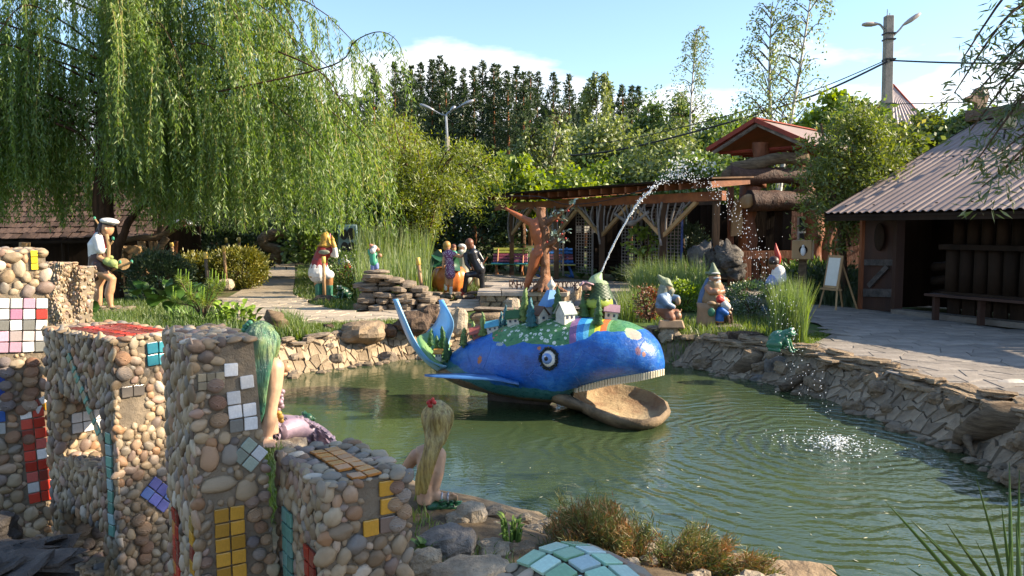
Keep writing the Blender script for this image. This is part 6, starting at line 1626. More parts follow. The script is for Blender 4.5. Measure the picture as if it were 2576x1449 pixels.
MB().box((1.0, .2, -.12), (.8, .3, .5)).make('support', M_dark, whale)

# toy village: parts of the sculpture
def toph(u, dd=0.0, t=0.0):
    c = w_at(u) + wside * t; h = bm_tmp.ray_cast(Vector((c.x, c.y, 4)), Vector((0, 0, -1))); return h[0] if h[0] else Vector((c.x, c.y, .3))
def toy_house(p, w, dpt, hwall, hroof, wall, roof, rz, tilt=0.0, trim=None):
    w *= .72; dpt *= .72; hwall *= .74; hroof *= .78
    k = MB(); k.box((0, 0, hwall / 2 - .02), (w, dpt, hwall + .04)); k.add([(-w / 2, -dpt / 2, hwall), (-w / 2, dpt / 2, hwall), (-w / 2, 0, hwall + hroof), (w / 2, -dpt / 2, hwall), (w / 2, dpt / 2, hwall), (w / 2, 0, hwall + hroof)], [(0, 2, 1), (3, 4, 5)])
    o = k.make('toy_house', wall, whale); o.matrix_local = WI @ Matrix.Translation(p) @ Euler((0, tilt, rz)).to_matrix().to_4x4()
    r = MB()
    for s in (-1, 1):
        e = .02; r.loft([[Vector((-w / 2 - e, 0, hwall + hroof)), Vector((w / 2 + e, 0, hwall + hroof)), Vector((w / 2 + e, s * (dpt / 2 + e), hwall - hroof * .15)), Vector((-w / 2 - e, s * (dpt / 2 + e), hwall - hroof * .15))], [Vector((-w / 2 - e, 0, hwall + hroof + .012)), Vector((w / 2 + e, 0, hwall + hroof + .012)), Vector((w / 2 + e, s * (dpt / 2 + e), hwall - hroof * .15 + .012)), Vector((-w / 2 - e, s * (dpt / 2 + e), hwall - hroof * .15 + .012))]])
    r.make('roof', roof, o)
    for x in (-w * .22, w * .22): MB().box((x, -dpt / 2 - .004, hwall * .5), (w * .16, .008, hwall * .36)).make('window', M_toyw, o)
    MB().box((w / 2 + .004, 0, hwall * .5), (.008, dpt * .22, hwall * .4)).make('window', M_toyw, o)
    return o
def tp_(n, c): return mat('toy_' + n, c, tuple(x * .7 for x in lin(c)[:3]), .55, 14, .2)
M_toyw = tp_('window', (.04, .06, .1)); Tw = tp_('white', (.62, .6, .53)); Tr = tp_('brick', (.3, .11, .06)); Trr = tp_('red_roof', (.45, .12, .09)); Tb = tp_('blue_roof', (.1, .38, .52)); Tg = tp_('green_roof', (.035, .12, .04)); Tbr = tp_('brown_roof', (.13, .06, .035)); Tgr = tp_('grey_roof', (.34, .40, .38)); Tp = tp_('pink_roof', (.42, .26, .3)); To = tp_('orange_roof', (.6, .27, .05)); Tbl = tp_('church_blue', (.1, .26, .55)); Tdk = tp_('dark_gable', (.03, .05, .07))
toy_house(toph(1210, t=.1), .17, .13, .08, .08, Tr, Trr, wyaw + .35, -.25); toy_house(toph(1250, t=.12), .19, .13, .08, .07, Tw, Tb, wyaw + .3, -.2)
toy_house(toph(1302, t=.1), .2, .17, .1, .1, Tw, Tg, wyaw + .1, -.12); toy_house(toph(1366, t=.16), .24, .2, .1, .11, Tw, Tbr, wyaw - .5, 0)
toy_house(toph(1437, t=.22), .21, .22, .12, .15, Tw, Tgr, wyaw + 1.0, 0); toy_house(toph(1537, t=-.02), .2, .14, .12, .085, Tw, Tp, wyaw + .25, .1)
toy_house(P(1103, 900, 9.55), .1, .1, .08, .05, Tw, To, wyaw + .3, 0)
cp = toph(1384, t=-.05); k = MB().box((0, 0, .06), (.26, .26, .2)); ch = k.make('toy_church', Tw, whale); ch.matrix_local = WI @ Matrix.Translation(cp) @ Euler((0, 0, wyaw + .75)).to_matrix().to_4x4() @ Matrix.Diagonal((.78, .78, .84, 1))
mb = MB(); b_ = [Vector((x * .155, y * .155, .155)) for x, y in ((-1, -1), (1, -1), (1, 1), (-1, 1))]; t_ = [Vector((x * .05, y * .05, .38)) for x, y in ((-1, -1), (1, -1), (1, 1), (-1, 1))]
def church_mat():
    t = NT('church_roof'); n = t.node('ShaderNodeNewGeometry').outputs['Normal']; o = t.coord()
    x = t.node('ShaderNodeSeparateXYZ', {0: o}).outputs; f = t.math('LESS_THAN', x[0], t.math('MULTIPLY', x[1], -1))
    f2 = t.math('GREATER_THAN', t.math('ADD', x[0], .0), x[1])
    t.bsdf(t.mix(t.math('GREATER_THAN', x[0], t.math('ABSOLUTE', x[1])), (.11, .27, .56), (.66, .68, .72)), .4); return t.m
mb.loft([b_, t_]); mb.make('roof', church_mat(), ch)
MB().lathe([(.035, .38), (.035, .4), (.062, .43), (.066, .455), (.04, .49), (.014, .53), (.004, .57)], n=12).make('onion_dome', tp_('dome', (.6, .57, .5)), ch, True)
MB().box((.132, 0, .05), (.006, .07, .1)).make('window', Tb, ch); MB().box((0, -.132, .05), (.07, .006, .1)).make('door', Tbl, ch)
Mtt = [mat('toy_tree_green', (.07, .16, .05), (.02, .06, .025), .4, 18, .6, 40, dist=.02), mat('toy_tree_light', (.2, .28, .08), (.05, .11, .035), .4, 18, .6, 40, dist=.02), mat('toy_tree_blue', (.03, .16, .2), (.01, .06, .08), .4, 18, .6, 40, dist=.02)]
def toy_tree(p, h, m, lean=0.0, tilt=0.0):
    prof = [(.016, -.03), (.016, .0)]; n = 6
    for j in range(n):
        t = j / n; r = h * .22 * (1 - t * .8); prof += [(r, h * (.05 + .92 * t)), (r * .62, h * (.05 + .92 * (t + .75 / n)))]
    prof.append((.004, h)); mb = MB().lathe(prof, n=11)
    mb.v = [v + Vector((mnoise.noise(v * 22 + p) * .022, mnoise.noise(v * 22 + p + Vector((9, 0, 0))) * .022, mnoise.noise(v * 15 + p) * .012)) for v in mb.v]
    o = mb.make('toy_tree', m, whale, True); o.matrix_local = WI @ Matrix.Translation(p) @ Euler((tilt, lean, U(0, 6))).to_matrix().to_4x4()
K9 = 9.3 / F_PX
for (u, t, hpx, m, ln) in ((1178, .12, 42, 1, 0), (1189, .0, 46, 1, -.1), (1228, .16, 62, 1, 0), (1249, -.15, 46, 2, 0), (1270, .0, 54, 2, -.1), (1287, -.1, 40, 0, 0), (1325, .1, 86, 1, -.06), (1358, .3, 74, 2, 0), (1412, .12, 80, 0, 0), (1472, .05, 72, 0, 0), (1520, .28, 70, 0, .12), (1457, -.2, 40, 2, 0), (1165, .05, 34, 0, 0)):
    toy_tree(toph(u, t=t), hpx * K9, Mtt[m], ln)
for (u, v, d, hpx, m) in ((1083, 868, 9.75, 44, 0), (1113, 876, 9.9, 62, 0), (1099, 893, 9.65, 52, 0), (1123, 905, 9.5, 58, 0), (1134, 908, 9.55, 36, 0), (1166, 868, 9.4, 44, 1)): toy_tree(P(u, v, d), hpx * K9, Mtt[m])
# leaning brick tower with a nest box and the spouting hat house
tb_ = toph(1470, t=-.12)
def pl_(name, mb, m, parent=whale):
    o = mb.make(name, m, parent, True); o.matrix_local = WI if parent is whale else Matrix(); return o
bt = MB().loft([[tb_ + Vector((x * .06 - .02, y * .06, -.05)) for x, y in ((-1, -1), (1, -1), (1, 1), (-1, 1))], [P(1478, 725, 9.05) + Vector((x * .03, y * .03, 0)) for x, y in ((-1, -1), (1, -1), (1, 1), (-1, 1))]])
pl_('brick_tower', bt, tp_('brick_pale', (.42, .33, .27)))
c = P(1474, 733, 9.0); mb = MB()
for k in range(13): q = tb_.lerp(P(1476, 735, 9.02), k / 13) ; mb.box(q + Vector((-.005, -.045, 0)), (.09 - k * .003, .05, .006))
pl_('stair_steps', mb, Tbr)
nb_ = P(1475, 722, 8.98); mb = MB().box(nb_, (.1, .09, .07)); pl_('nest_box', mb, tp_('nest_box', (.45, .27, .2)))
mb = MB().bar(nb_ + Vector((-.03, 0, .06)), nb_ + Vector((.06, 0, .0)) + Vector((.02, 0, .03)), .12, .015).bar(nb_ + Vector((-.03, 0, .06)), nb_ + Vector((-.08, 0, .01)), .12, .015); pl_('nest_roof', mb, Tp)
for k, (u, v) in enumerate(((1493, 722), (1490, 733), (1497, 728), (1488, 741))): mb = MB().ell(P(u, v, 9.05), (.03, .02, .03)); pl_('flower', mb, tp_('flower_red', (.6, .08, .04)))
hb = toph(1503, t=-.1); M_lime = mat('lime_paint', (.36, .44, .07), (.2, .28, .05), .45, 8, .2); M_hat = mat('hat_paint', (.34, .42, .2), (.18, .27, .16), .4, 6, .25, stretch=(3, 3, .4)); M_scale = mat('scale_green', (.03, .07, .025), (.012, .03, .012), .5, 8, .2); M_scale2 = mat('scale_yellow', (.3, .35, .1), (.2, .25, .07), .5, 8, .2)
sp_ = P(1513, 686, 9.1); zt_ = lambda v: P(1503, v, 9.1).z
hx, hy = P(1503, 760, 9.1).x, hb.y
pl_('stem', MB().lathe([(.13, hb.z - .05), (.1, zt_(775)), (.14, zt_(768))], (hx, hy, 0), 14), M_lime)
pl_('door', MB().box((hx + .01, hy - .115, (hb.z + zt_(775)) / 2), (.1, .02, .12)), Tbr)
pl_('ring_wall', MB().lathe([(.155, zt_(772)), (.185, zt_(765)), (.175, zt_(748)), (.16, zt_(746))], (hx, hy, 0), 18), M_lime)
pl_('scale_cone', MB().lathe([(.17, zt_(748)), (.115, zt_(714)), (.1, zt_(712))], (hx, hy, 0), 18), M_scale2)
sc_me = pmesh('scale', [(-.026, 0, .0), (.026, 0, .0), (.026, -.012, -.022), (0, -.018, -.036), (-.026, -.012, -.022), (0, 0, .008)], [(0, 1, 2, 3, 4), (0, 5, 1)], M_scale)
for j in range(9):
    zz_ = zt_(746) + (zt_(714) - zt_(746)) * j / 8; r = .175 - .057 * j / 8
    for i in range(18):
        a = 2 * PI * (i + (j % 2) * .5) / 18
        if math.sin(a) > .55: continue
        o = link('scale', sc_me, whale); o.matrix_local = WI @ Matrix.Translation((hx + math.cos(a) * r, hy + math.sin(a) * r, zz_ + .01)) @ Euler((0, 0, a + PI / 2)).to_matrix().to_4x4()
ps = bez([(hx, hy, zt_(715)), (hx + .0, hy, zt_(703)), (hx + .02, hy, zt_(694)), (sp_.x, hy, sp_.z)], 5); pl_('spout_hat', MB().tube(ps, [interp(i / (len(ps) - 1), [0, .15, .5, 1], [.13, .115, .06, .012]) for i in range(len(ps))], 14), M_hat)
# ------------------------------------------------------------------ the jet and its splash
M_spray = NT('water_spray'); M_spray.bsdf((.86, .88, .9), .12, None, .6); M_spray = M_spray.m
J0 = Vector((sp_.x, hy, sp_.z)); J1 = Vector((SPL.x - .1, SPL.y + .1, WZ))
def jet(s, sp=0.0):
    p = J0.lerp(J1, s); p.z = J0.z + 5.55 * s - (5.55 + J0.z - WZ) * s * s
    return p
mb = MB(); st = [jet(i / 60 * .27) for i in range(61)]
st = [p + Vector((mnoise.noise(p * 14), mnoise.noise(p * 14 + Vector((5, 5, 5))), mnoise.noise(p * 14 + Vector((0, 9, 5))))) * .012 * (i / 40) for i, p in enumerate(st)]
mb.tube(st, [.006 + .007 * abs(mnoise.noise(p * 18)) + .003 * i / 60 for i, p in enumerate(st)], 7)
for i in range(850):
    s = U(0, 1) ** 1.05; p = jet(s); w = .004 + .11 * max(0, s - .12) ** .9 if s < .95 else .16
    p += Vector((random.gauss(0, w), random.gauss(0, w), random.gauss(0, w * .9)))
    if p.z < WZ + .02: continue
    r = U(.002, .0052) * (1.0 if s > .3 else 1.4); mb.ell(p, (r, r, r * U(1, 1.7)), n=5, m=4)
jo = mb.make('fountain_jet', M_spray, None, True); tag(jo, 'thin white water jet arching from the hat house on the whale with falling drops', 'water jet', kind='stuff')
mb = MB()
for i in range(520):
    a = U(0, 6.28); q = abs(random.gauss(0, .22)); x, y = SPL.x + math.cos(a) * q * 1.5, SPL.y + math.sin(a) * q * 1.5
    h = U(0, .14) * math.exp(-q * 3); r = U(.002, .0075) * (1 - min(q, .8) * .5); mb.ell((x, y, WZ + h), (r * U(1, 2.2), r * U(1, 2.2), r * U(.5, 1.1)), n=6, m=4)
so_ = mb.make('splash', M_spray, None, True); tag(so_, 'white splash where the water jet falls back into the pond', 'splash', kind='stuff')
mb = MB()
for i in range(120):
    u, v = U(1100, 2350), U(1010, 1440); p = G(u, v, WZ)
    if pond_sd(np.array([p.x]), np.array([p.y]))[0] > -.1: continue
    L = U(.006, .028); a = U(0, 6.28); d = Vector((math.cos(a), math.sin(a), 0)); s = Vector((-d.y, d.x, 0)) * L * .25
    mb.add([p - d * L + Vector((0, 0, .004)), p + s + Vector((0, 0, .005)), p + d * L + Vector((0, 0, .004)), p - s + Vector((0, 0, .003))], [(0, 3, 2, 1)])
tag(mb.make('floating_bits', mat('floating_leaf', (.5, .5, .4), (.3, .3, .15), .7)), 'tiny leaves and petals floating on the pond', 'litter', kind='stuff')
# ------------------------------------------------------------------ statues
def cm(n, c, r=.45, c2=None, **k): return mat('paint_' + n, c, c2 or tuple(x * .72 for x in lin(c)[:3]), r, 9, .15, 30, **k)
SK = cm('skin', (.52, .28, .15)); SK2 = cm('skin_light', (.56, .36, .23), .5, (.46, .27, .17)); SKR = cm('skin_dark', (.36, .19, .11))
WH = cm('white', (.74, .72, .68)); RD = cm('red', (.45, .035, .025)); BLK = cm('black_cloth', (.018, .019, .023), .3); BRN = cm('brown_cloth', (.075, .035, .025)); HBR = cm('hair_dark', (.04, .02, .015)); HCH = cm('hair_chestnut', (.17, .065, .035)); HBL = cm('hair_blond', (.42, .24, .06)); HWH = cm('hair_white', (.6, .58, .54)); GRN = cm('green', (.03, .17, .05)); DGR = cm('dark_green', (.015, .07, .03), .35); BLU = cm('blue', (.02, .19, .45)); GBL = cm('grey_blue', (.14, .22, .34)); GOLD = cm('ochre', (.5, .3, .06)); MARO = cm('maroon', (.27, .03, .03)); TEAL = cm('boot_green', (.05, .19, .12)); CLAY = cm('clay', (.34, .23, .14), .7); GGR = cm('gnome_grey', (.25, .26, .2), .6); JEAN = cm('jeans', (.2, .25, .5), .6); PUMP = cm('pumpkin', (.6, .2, .04), .3, (.45, .12, .03)); LBEL = cm('belt', (.1, .1, .16)); DK2 = cm('dark_boot', (.05, .03, .02), .3)
def dress_mat():
    t = NT('patterned_dress'); o = t.coord(); v = t.node('ShaderNodeTexVoronoi', {'Vector': o, 'Scale': 13.0}, feature='DISTANCE_TO_EDGE').outputs[0]
    w = t.math('LESS_THAN', t.math('ABSOLUTE', t.math('SUBTRACT', v, .2)), .05)
    t.bsdf(t.mix(w, (.13, .03, .12), (.5, .42, .5)), .4); return t.m
DRESS = dress_mat()
def stat(name, label, cat, d, cr):
    """a statue and a function that turns points of one crop of the photograph into its own metres"""
    x0, y0, s, dd = cr
    u0, v0 = (x0 + d[0] / s) * .6708, (y0 + d[1] / s) * .6708
    base = P(u0, v0, dd); root = E(name, label, cat, base)
    def q(x, y, dep=0.0): return P((x0 + x / s) * .6708, (y0 + y / s) * .6708, dd + dep) - base
    k = .6708 / s * dd / F_PX
    def L(parts, nm, m, vox=.016, it=3):
        mb = MB()
        for p in parts:
            if p[0] == 'e': mb.ell(q(p[1], p[2], p[4] if len(p) > 4 else 0), tuple(c * k for c in p[3]), p[5] if len(p) > 5 else None, 14, 10)
            else: mb.tube([q(*c) for c in p[1]], [c * k for c in p[2]], 10)
            if p[0] == 't':
                for c, r in ((p[1][0], p[2][0]), (p[1][-1], p[2][-1])): mb.ell(q(*c), r * k, n=10, m=8)
        return fuse(mb, nm, m, root, vox, it)
    return root, q, k, L
E1 = lambda x, y, r, dep=0, rot=None: ('e', x, y, r if isinstance(r, tuple) else (r, r, r), dep, rot)
T1 = lambda pts, rs: ('t', pts, rs)
# pioneer girl (crop 250,780 scale 3.45)
root, q, k, L = stat('statue_girl', 'painted statue of a girl in white cap and shirt working in garden gloves', 'statue', (480, 1310), (250, 780, 3.45, 15.8))
L([E1(520, 265, (88, 80, 105)), E1(575, 290, (22, 22, 22)), E1(540, 320, (40, 50, 40)), T1([(505, 330), (470, 400)], [38, 48]), T1([(440, 560, -.05), (425, 640, -.12), (520, 700, -.16)], [48, 40, 28]), T1([(440, 860, .08), (410, 1000, .08), (400, 1120, .08), (430, 1275, .08)], [88, 58, 60, 30]), T1([(430, 1290, .06), (500, 1310, .02)], [26, 16]), T1([(470, 830, -.06), (590, 925, -.08), (560, 1060, -.08), (545, 1120, -.08), (570, 1260, -.08)], [85, 55, 60, 56, 30]), T1([(570, 1285, -.08), (680, 1310, -.08)], [30, 18]), E1(500, 270, (18, 20, 26), -.12)], 'body', SK)
L([T1([(420, 380), (390, 480), (380, 610)], [75, 112, 95]), T1([(410, 400, -.1), (440, 540, -.14)], [70, 62]), T1([(430, 390, .1), (470, 520, .14)], [64, 56])], 'shirt', WH)
L([T1([(400, 640), (390, 760)], [108, 105]), T1([(400, 740, .06), (400, 880, .07)], [100, 92]), T1([(420, 750, -.06), (490, 830, -.06)], [100, 80])], 'shorts', BRN)
L([E1(555, 172, (120, 115, 44), 0, (0, .12, 0))], 'cap', WH, .014); L([E1(560, 210, (102, 98, 20), 0, (0, .12, 0))], 'cap_band', BLK, .012)
L([E1(480, 250, (70, 84, 90), .01), T1([(430, 240, -.09), (420, 320, -.12), (445, 395, -.13)], [20, 18, 12]), T1([(410, 260, .05), (375, 350, .0), (380, 390, -.02)], [20, 20, 12])], 'hair', HBR, .012)
L([T1([(490, 390, -.05), (505, 510, -.12)], [20, 16]), T1([(370, 320, .05), (480, 380, -.05)], [22, 22])], 'neckerchief', RD, .01)
L([E1(590, 715, (70, 55, 55), -.16), T1([(520, 690, -.16), (560, 710, -.16)], [52, 50]), E1(570, 640, (36, 36, 30), .05)] + [T1([(620, 690 + i * 22, -.17), (650, 710 + i * 22, -.15)], [16, 13]) for i in range(4)] + [T1([(575, 690, -.2), (600, 750, -.2)], [18, 15])], 'gloves', cm('glove', (.3, .36, .12), .7), .009, 2)
s = E('sapling', 'young tree stem with green buds held by the statue girl', 'sapling', root.location)
MB().tube([q(515, 340, -.08), q(545, 480, -.1), q(540, 640, -.1)], 24 * k, 8).tube([q(548, 490, -.1), q(600, 430, -.1)], 12 * k, 6).tube([q(560, 820, .05), q(660, 770, -.1), q(850, 700, -.1)], 16 * k, 6).tube([q(420, 220, .25), q(350, 120, .25)], 12 * k, 6).make('stem', M_tan, s)
for x, y in ((600, 395), (690, 700), (840, 695), (360, 135), (510, 555)): MB().ell(q(x, y, -.1 if x > 400 else .25), (20 * k, 14 * k, 26 * k), n=8, m=6).make('bud', GRN, s, True)
MB().lathe([(75 * k, -.015), (75 * k, .015)], q(735, 725, -.05), 16, (PI / 2, 0, .3)).make('disc', M_tan, s)
# soldier (crop 1080,830 scale 4.14)
root, q, k, L = stat('statue_soldier', 'painted statue of a stout soldier in red tunic and green boots saluting beside the path', 'statue', (570, 1200), (1080, 830, 4.14, 18.9))
L([T1([(560, 470), (510, 560), (490, 640)], [120, 112, 122]), T1([(490, 640), (480, 740)], [125, 150]), T1([(640, 450), (700, 500)], [75, 50])], 'tunic', MARO); L([E1(560, 480, (90, 30, 40), -.17, (.4, 0, 0))], 'tunic_ornament', GGR, .01)
L([T1([(480, 740), (480, 800)], [152, 172]), E1(620, 830, (100, 120, 80))], 'skirt', WH); L([E1(480, 855, (172, 160, 34))], 'skirt_hem', GOLD, .014)
L([E1(495, 585, (122, 118, 24))], 'belt', LBEL, .012)
L([E1(585, 265, (82, 82, 100)), T1([(585, 320), (580, 365)], [84, 96]), T1([(590, 200), (592, 150)], [40, 12]), E1(575, 375, (130, 110, 26))], 'helmet', GOLD, .013); L([E1(590, 150, (16, 16, 30)), E1(650, 240, (20, 30, 60))], 'plume', cm('pink', (.5, .1, .15)), .01)
L([T1([(700, 500), (745, 540, -.05), (725, 420, -.1)], [58, 42, 38])], 'sleeve', WH, .013); L([T1([(722, 400, -.1), (700, 330, -.1)], [38, 36]), E1(690, 285, (34, 20, 40), -.1)] + [T1([(675 + i * 9, 270, -.1), (668 + i * 6, 225, -.1)], [9, 7]) for i in range(4)], 'gauntlet', GOLD, .009, 2)
L([T1([(455, 860), (460, 980)], [62, 55]), T1([(640, 860), (640, 1000)], [66, 55])], 'breeches', cm('ochre_breeches', (.42, .2, .08)), .014)
L([T1([(470, 980), (480, 1190)], [60, 50]), T1([(640, 1000), (640, 1180)], [58, 54]), T1([(640, 1190), (780, 1180, -.05)], [46, 20]), T1([(480, 1200), (420, 1220)], [40, 20])], 'boots', TEAL, .014)
# small bearded dwarf on the slab pile
root, q, k, L = stat('garden_dwarf', 'small white-bearded garden dwarf in green shirt and blue shorts on the slab pile', 'statue', (1340, 830), (1080, 830, 4.14, 16.2))
L([E1(1330, 420, (55, 50, 60)), T1([(1275, 440), (1290, 390), (1370, 400)], [26, 24, 22]), T1([(1330, 560), (1340, 500), (1320, 530)], [26, 28, 24]), E1(1400, 440, (24, 24, 30)), E1(1425, 530, (38, 34, 34)), T1([(1325, 740), (1320, 800)], [26, 26]), T1([(1375, 740), (1380, 790)], [26, 24])], 'body', SKR, .012)
L([E1(1315, 460, (46, 40, 46), -.06), E1(1340, 410, (40, 44, 44), -.03)], 'beard', HWH, .01); L([E1(1305, 380, (52, 44, 26), 0, (0, .4, 0))], 'cap', cm('cap_pink', (.5, .22, .14)), .01)
L([T1([(1325, 520, .03), (1330, 640)], [62, 64]), T1([(1270, 500), (1260, 450)], [30, 26])], 'shirt', GRN, .012); L([T1([(1320, 680), (1318, 745)], [44, 38]), T1([(1370, 670), (1380, 720)], [40, 34])], 'shorts', JEAN, .012); L([E1(1310, 805, (40, 46, 24), -.03), E1(1390, 815, (42, 46, 26), -.04)], 'shoes', RD, .01)
# far dwarf half hidden, white and red, and the blue pierced panel
root, q, k, L = stat('garden_dwarf', 'white and red dwarf figure half hidden in the reeds behind the soldier', 'statue', (920, 800), (1080, 830, 4.14, 21.5))
L([T1([(870, 560), (890, 640), (940, 720)], [46, 70, 72])], 'beard', HWH, .02); L([E1(920, 700, (60, 50, 50), -.1), E1(930, 770, (70, 60, 24))], 'coat', RD, .02)
pn_ = E('pierced_panel', 'blue-grey panel with round holes behind the soldier statue', 'panel', P(868, 680, 23.5)); mb = MB(); kx = 23.5 / F_PX
for i, (u, v, r) in enumerate(((865, 590, 9), (883, 588, 10), (867, 622, 9), (884, 622, 9))): MB().lathe([(r * kx, -.04), (r * kx, .01)], P(u, v, 23.38) - pn_.location, 14, (PI / 2, 0, 0), 1.5).make('hole', M_black, pn_)
MB().box(P(875, 620, 23.5) - pn_.location, (.58, .12, 1.3)).make('board', cm('panel_blue', (.16, .3, .36), .6, (.3, .4, .42)), pn_, bevel=.03)
# pumpkin group (crop 1580,880 scale 5.797)
pc = P((1580 + 610 / 5.797) * .6708, (880 + 960 / 5.797) * .6708, 19.3)
pk_ = E('pumpkin', 'huge orange pumpkin with dark green leaves in the middle of the figure group', 'pumpkin', (pc.x, pc.y, .02)); mb = MB(); rg = []
for j in range(15):
    th = -PI / 2 + PI * j / 14; rg.append([Vector((.47 * math.cos(th) ** .8 * (1 - .07 * abs(math.cos(a * 5))) * math.cos(a), .44 * math.cos(th) ** .8 * (1 - .07 * abs(math.cos(a * 5))) * math.sin(a), .4 + .4 * math.sin(th) - .06 * (math.sin(th) > .9))) if abs(math.cos(th)) > 1e-6 else Vector((.01 * math.cos(a), .01 * math.sin(a), .4 + .38 * math.sin(th))) for a in [2 * PI * i / 60 for i in range(60)]])
MB().loft(rg).make('fruit', PUMP, pk_, True); lf = disc_leaf(1, .9, DGR, 'leaf')
for (x, y, z, rx, rz, s) in ((-.33, -.38, .72, 2.2, 2.9, .5), (.1, -.4, .72, .9, -1.2, .45), (.28, -.36, .62, 1.9, -2.2, .42), (-.2, -.25, .85, .4, .5, .4)):
    o = link('leaf', lf, pk_, (x, y, z)); o.rotation_euler = (rx, 0, rz); o.scale = (s, s, s)
root, q, k, L = stat('statue_girl', 'statue of a girl in a purple patterned dress seen from behind', 'statue', (600, 1300), (1580, 880, 5.797, 18.5))
L([E1(560, 250, (78, 75, 95)), T1([(565, 330), (580, 380)], [40, 46]), T1([(740, 440), (860, 480), (990, 400, .05)], [48, 38, 26]), E1(1000, 395, (30, 20, 16), .05), T1([(500, 500), (480, 620), (470, 720)], [44, 36, 26]), T1([(560, 880), (545, 1060), (530, 1120)], [52, 46, 36]), T1([(650, 880), (645, 1080), (645, 1150)], [54, 46, 36])], 'body', SK, .014)
L([E1(555, 225, (88, 86, 90)), E1(550, 280, (84, 70, 70), .02)], 'hair', HBL, .013); L([T1([(590, 420), (600, 560), (620, 640)], [105, 95, 100]), E1(705, 420, (60, 60, 60)), E1(500, 420, (50, 55, 60)), T1([(620, 690), (625, 860)], [105, 122])], 'dress', DRESS, .014); L([E1(622, 660, (106, 98, 26))], 'belt', cm('belt_orange', (.5, .2, .06)), .011)
L([T1([(530, 1090), (530, 1190)], [38, 32]), T1([(645, 1140), (640, 1280)], [40, 34])], 'socks', WH, .012)
root, q, k, L = stat('statue_boy', 'painted statue of a boy in black jacket and trousers stepping up beside the pumpkin', 'statue', (1330, 1310), (1580, 880, 5.797, 18.4))
L([E1(1050, 210, (78, 80, 105)), T1([(1070, 290), (1080, 330)], [44, 50]), E1(1070, 750, (30, 30, 30), -.1), E1(1300, 640, (30, 30, 34))], 'body', SK, .014); L([E1(1045, 180, (95, 95, 105)), E1(1060, 250, (90, 60, 80), -.02)], 'hair', HCH, .013)
L([T1([(1110, 400), (1160, 560), (1230, 680)], [118, 108, 118]), T1([(1010, 380), (1170, 370), (1230, 400)], [48, 60, 52]), T1([(960, 440), (985, 640, -.05), (1060, 740, -.1)], [58, 46, 36]), T1([(1240, 410), (1335, 560), (1310, 630)], [56, 46, 38]), T1([(1230, 680), (1270, 760)], [122, 130])], 'jacket', BLK, .014); L([E1(1075, 305, (60, 58, 24))], 'collar', WH, .01)
L([T1([(1260, 780), (1240, 860)], [110, 90]), T1([(1310, 820), (1320, 1060), (1330, 1290)], [74, 60, 66]), T1([(1220, 850), (980, 880, -.08), (960, 1060, -.02), (945, 1220, 0)], [84, 70, 52, 58])], 'trousers', BLK, .014); L([T1([(930, 1250), (880, 1310)], [40, 24]), T1([(880, 1190), (870, 1230)], [30, 26])], 'shoe', MARO, .012)
sk = E('walking_stick', 'brown stick leaning behind the boy statue', 'stick', root.location); MB().tube([q(1440, 480, .3), q(1030, 1110, .3)], 14 * k, 6).make('shaft', M_red_log, sk)
root, q, k, L = stat('statue_old_man', 'painted figure of an old man with white hair and beard behind the pumpkin', 'statue', (900, 1200), (1580, 880, 5.797, 20.2))
L([E1(880, 300, (70, 70, 85))], 'head', SKR, .014); L([E1(880, 245, (86, 84, 50)), E1(880, 370, (66, 60, 50), -.06), E1(945, 290, (40, 60, 70)), E1(1150, 290, (30, 50, 60))], 'hair', HWH, .014); L([T1([(890, 430), (900, 800), (1000, 1000)], [130, 140, 130])], 'coat', GGR, .02); L([T1([(1060, 950), (1080, 1150)], [40, 40]), T1([(1220, 930), (1230, 1080)], [60, 70])], 'trousers', cm('cream', (.45, .38, .2)), .016)
root, q, k, L = stat('statue_woman', 'small chestnut-haired figure between the girl and the old man at the pumpkin', 'statue', (700, 1200), (1580, 880, 5.797, 20.0))
L([E1(705, 300, (56, 56, 78)), T1([(700, 370), (700, 400)], [36, 40])], 'head', SK, .014); L([E1(700, 260, (62, 62, 58))], 'hair', HCH, .014); L([T1([(700, 420), (690, 900)], [90, 120])], 'dress', GRN, .02)
# tree-man (crop 1500,750 scale 2.576)
root, q, k, L = stat('tree_man', 'sculpture half brown man with outstretched arm and half bark-covered apple tree on the plinth', 'sculpture', (1340, 885), (1500, 750, 2.576, 16.6))
TM = mat('terracotta_skin', (.33, .1, .035), (.25, .07, .025), .45, 4, .2, 20); TB = mat('sculpted_bark', (.27, .12, .05), (.09, .035, .016), .6, 5, 1.0, 16, stretch=(1, 1, .22), dist=.05, spec=.4)
L([T1([(1335, 200), (1300, 240), (1320, 330), (1345, 430), (1345, 520)], [40, 62, 66, 52, 62]), T1([(1290, 230), (1210, 190), (1130, 145), (1060, 105)], [48, 34, 27, 17]), E1(1035, 88, (24, 9, 16), 0, (0, .6, 0)), T1([(1320, 530), (1290, 640), (1255, 730), (1235, 800), (1215, 870)], [66, 56, 38, 36, 18]), T1([(1215, 868), (1200, 880, -.08)], [18, 12])] + [T1([(1035, 92 - i * 3), (1012, 78 - i * 4 + i * i)], [6, 4]) for i in range(4)] + [T1([(1045, 95), (1028, 108)], [6, 4])], 'body', TM, .014)
mb = MB()
def tb(pts, rs):
    ps = bez([q(*c) for c in pts], 6); rr = [k * interp(i / (len(ps) - 1), [j / (len(rs) - 1) for j in range(len(rs))], rs) for i in range(len(ps))]; mb.tube(ps, rr, 14)
tb([(1410, 890), (1405, 780), (1400, 620), (1392, 480), (1395, 330), (1375, 220), (1360, 130), (1362, 70)], [90, 52, 48, 50, 50, 54, 44, 46])
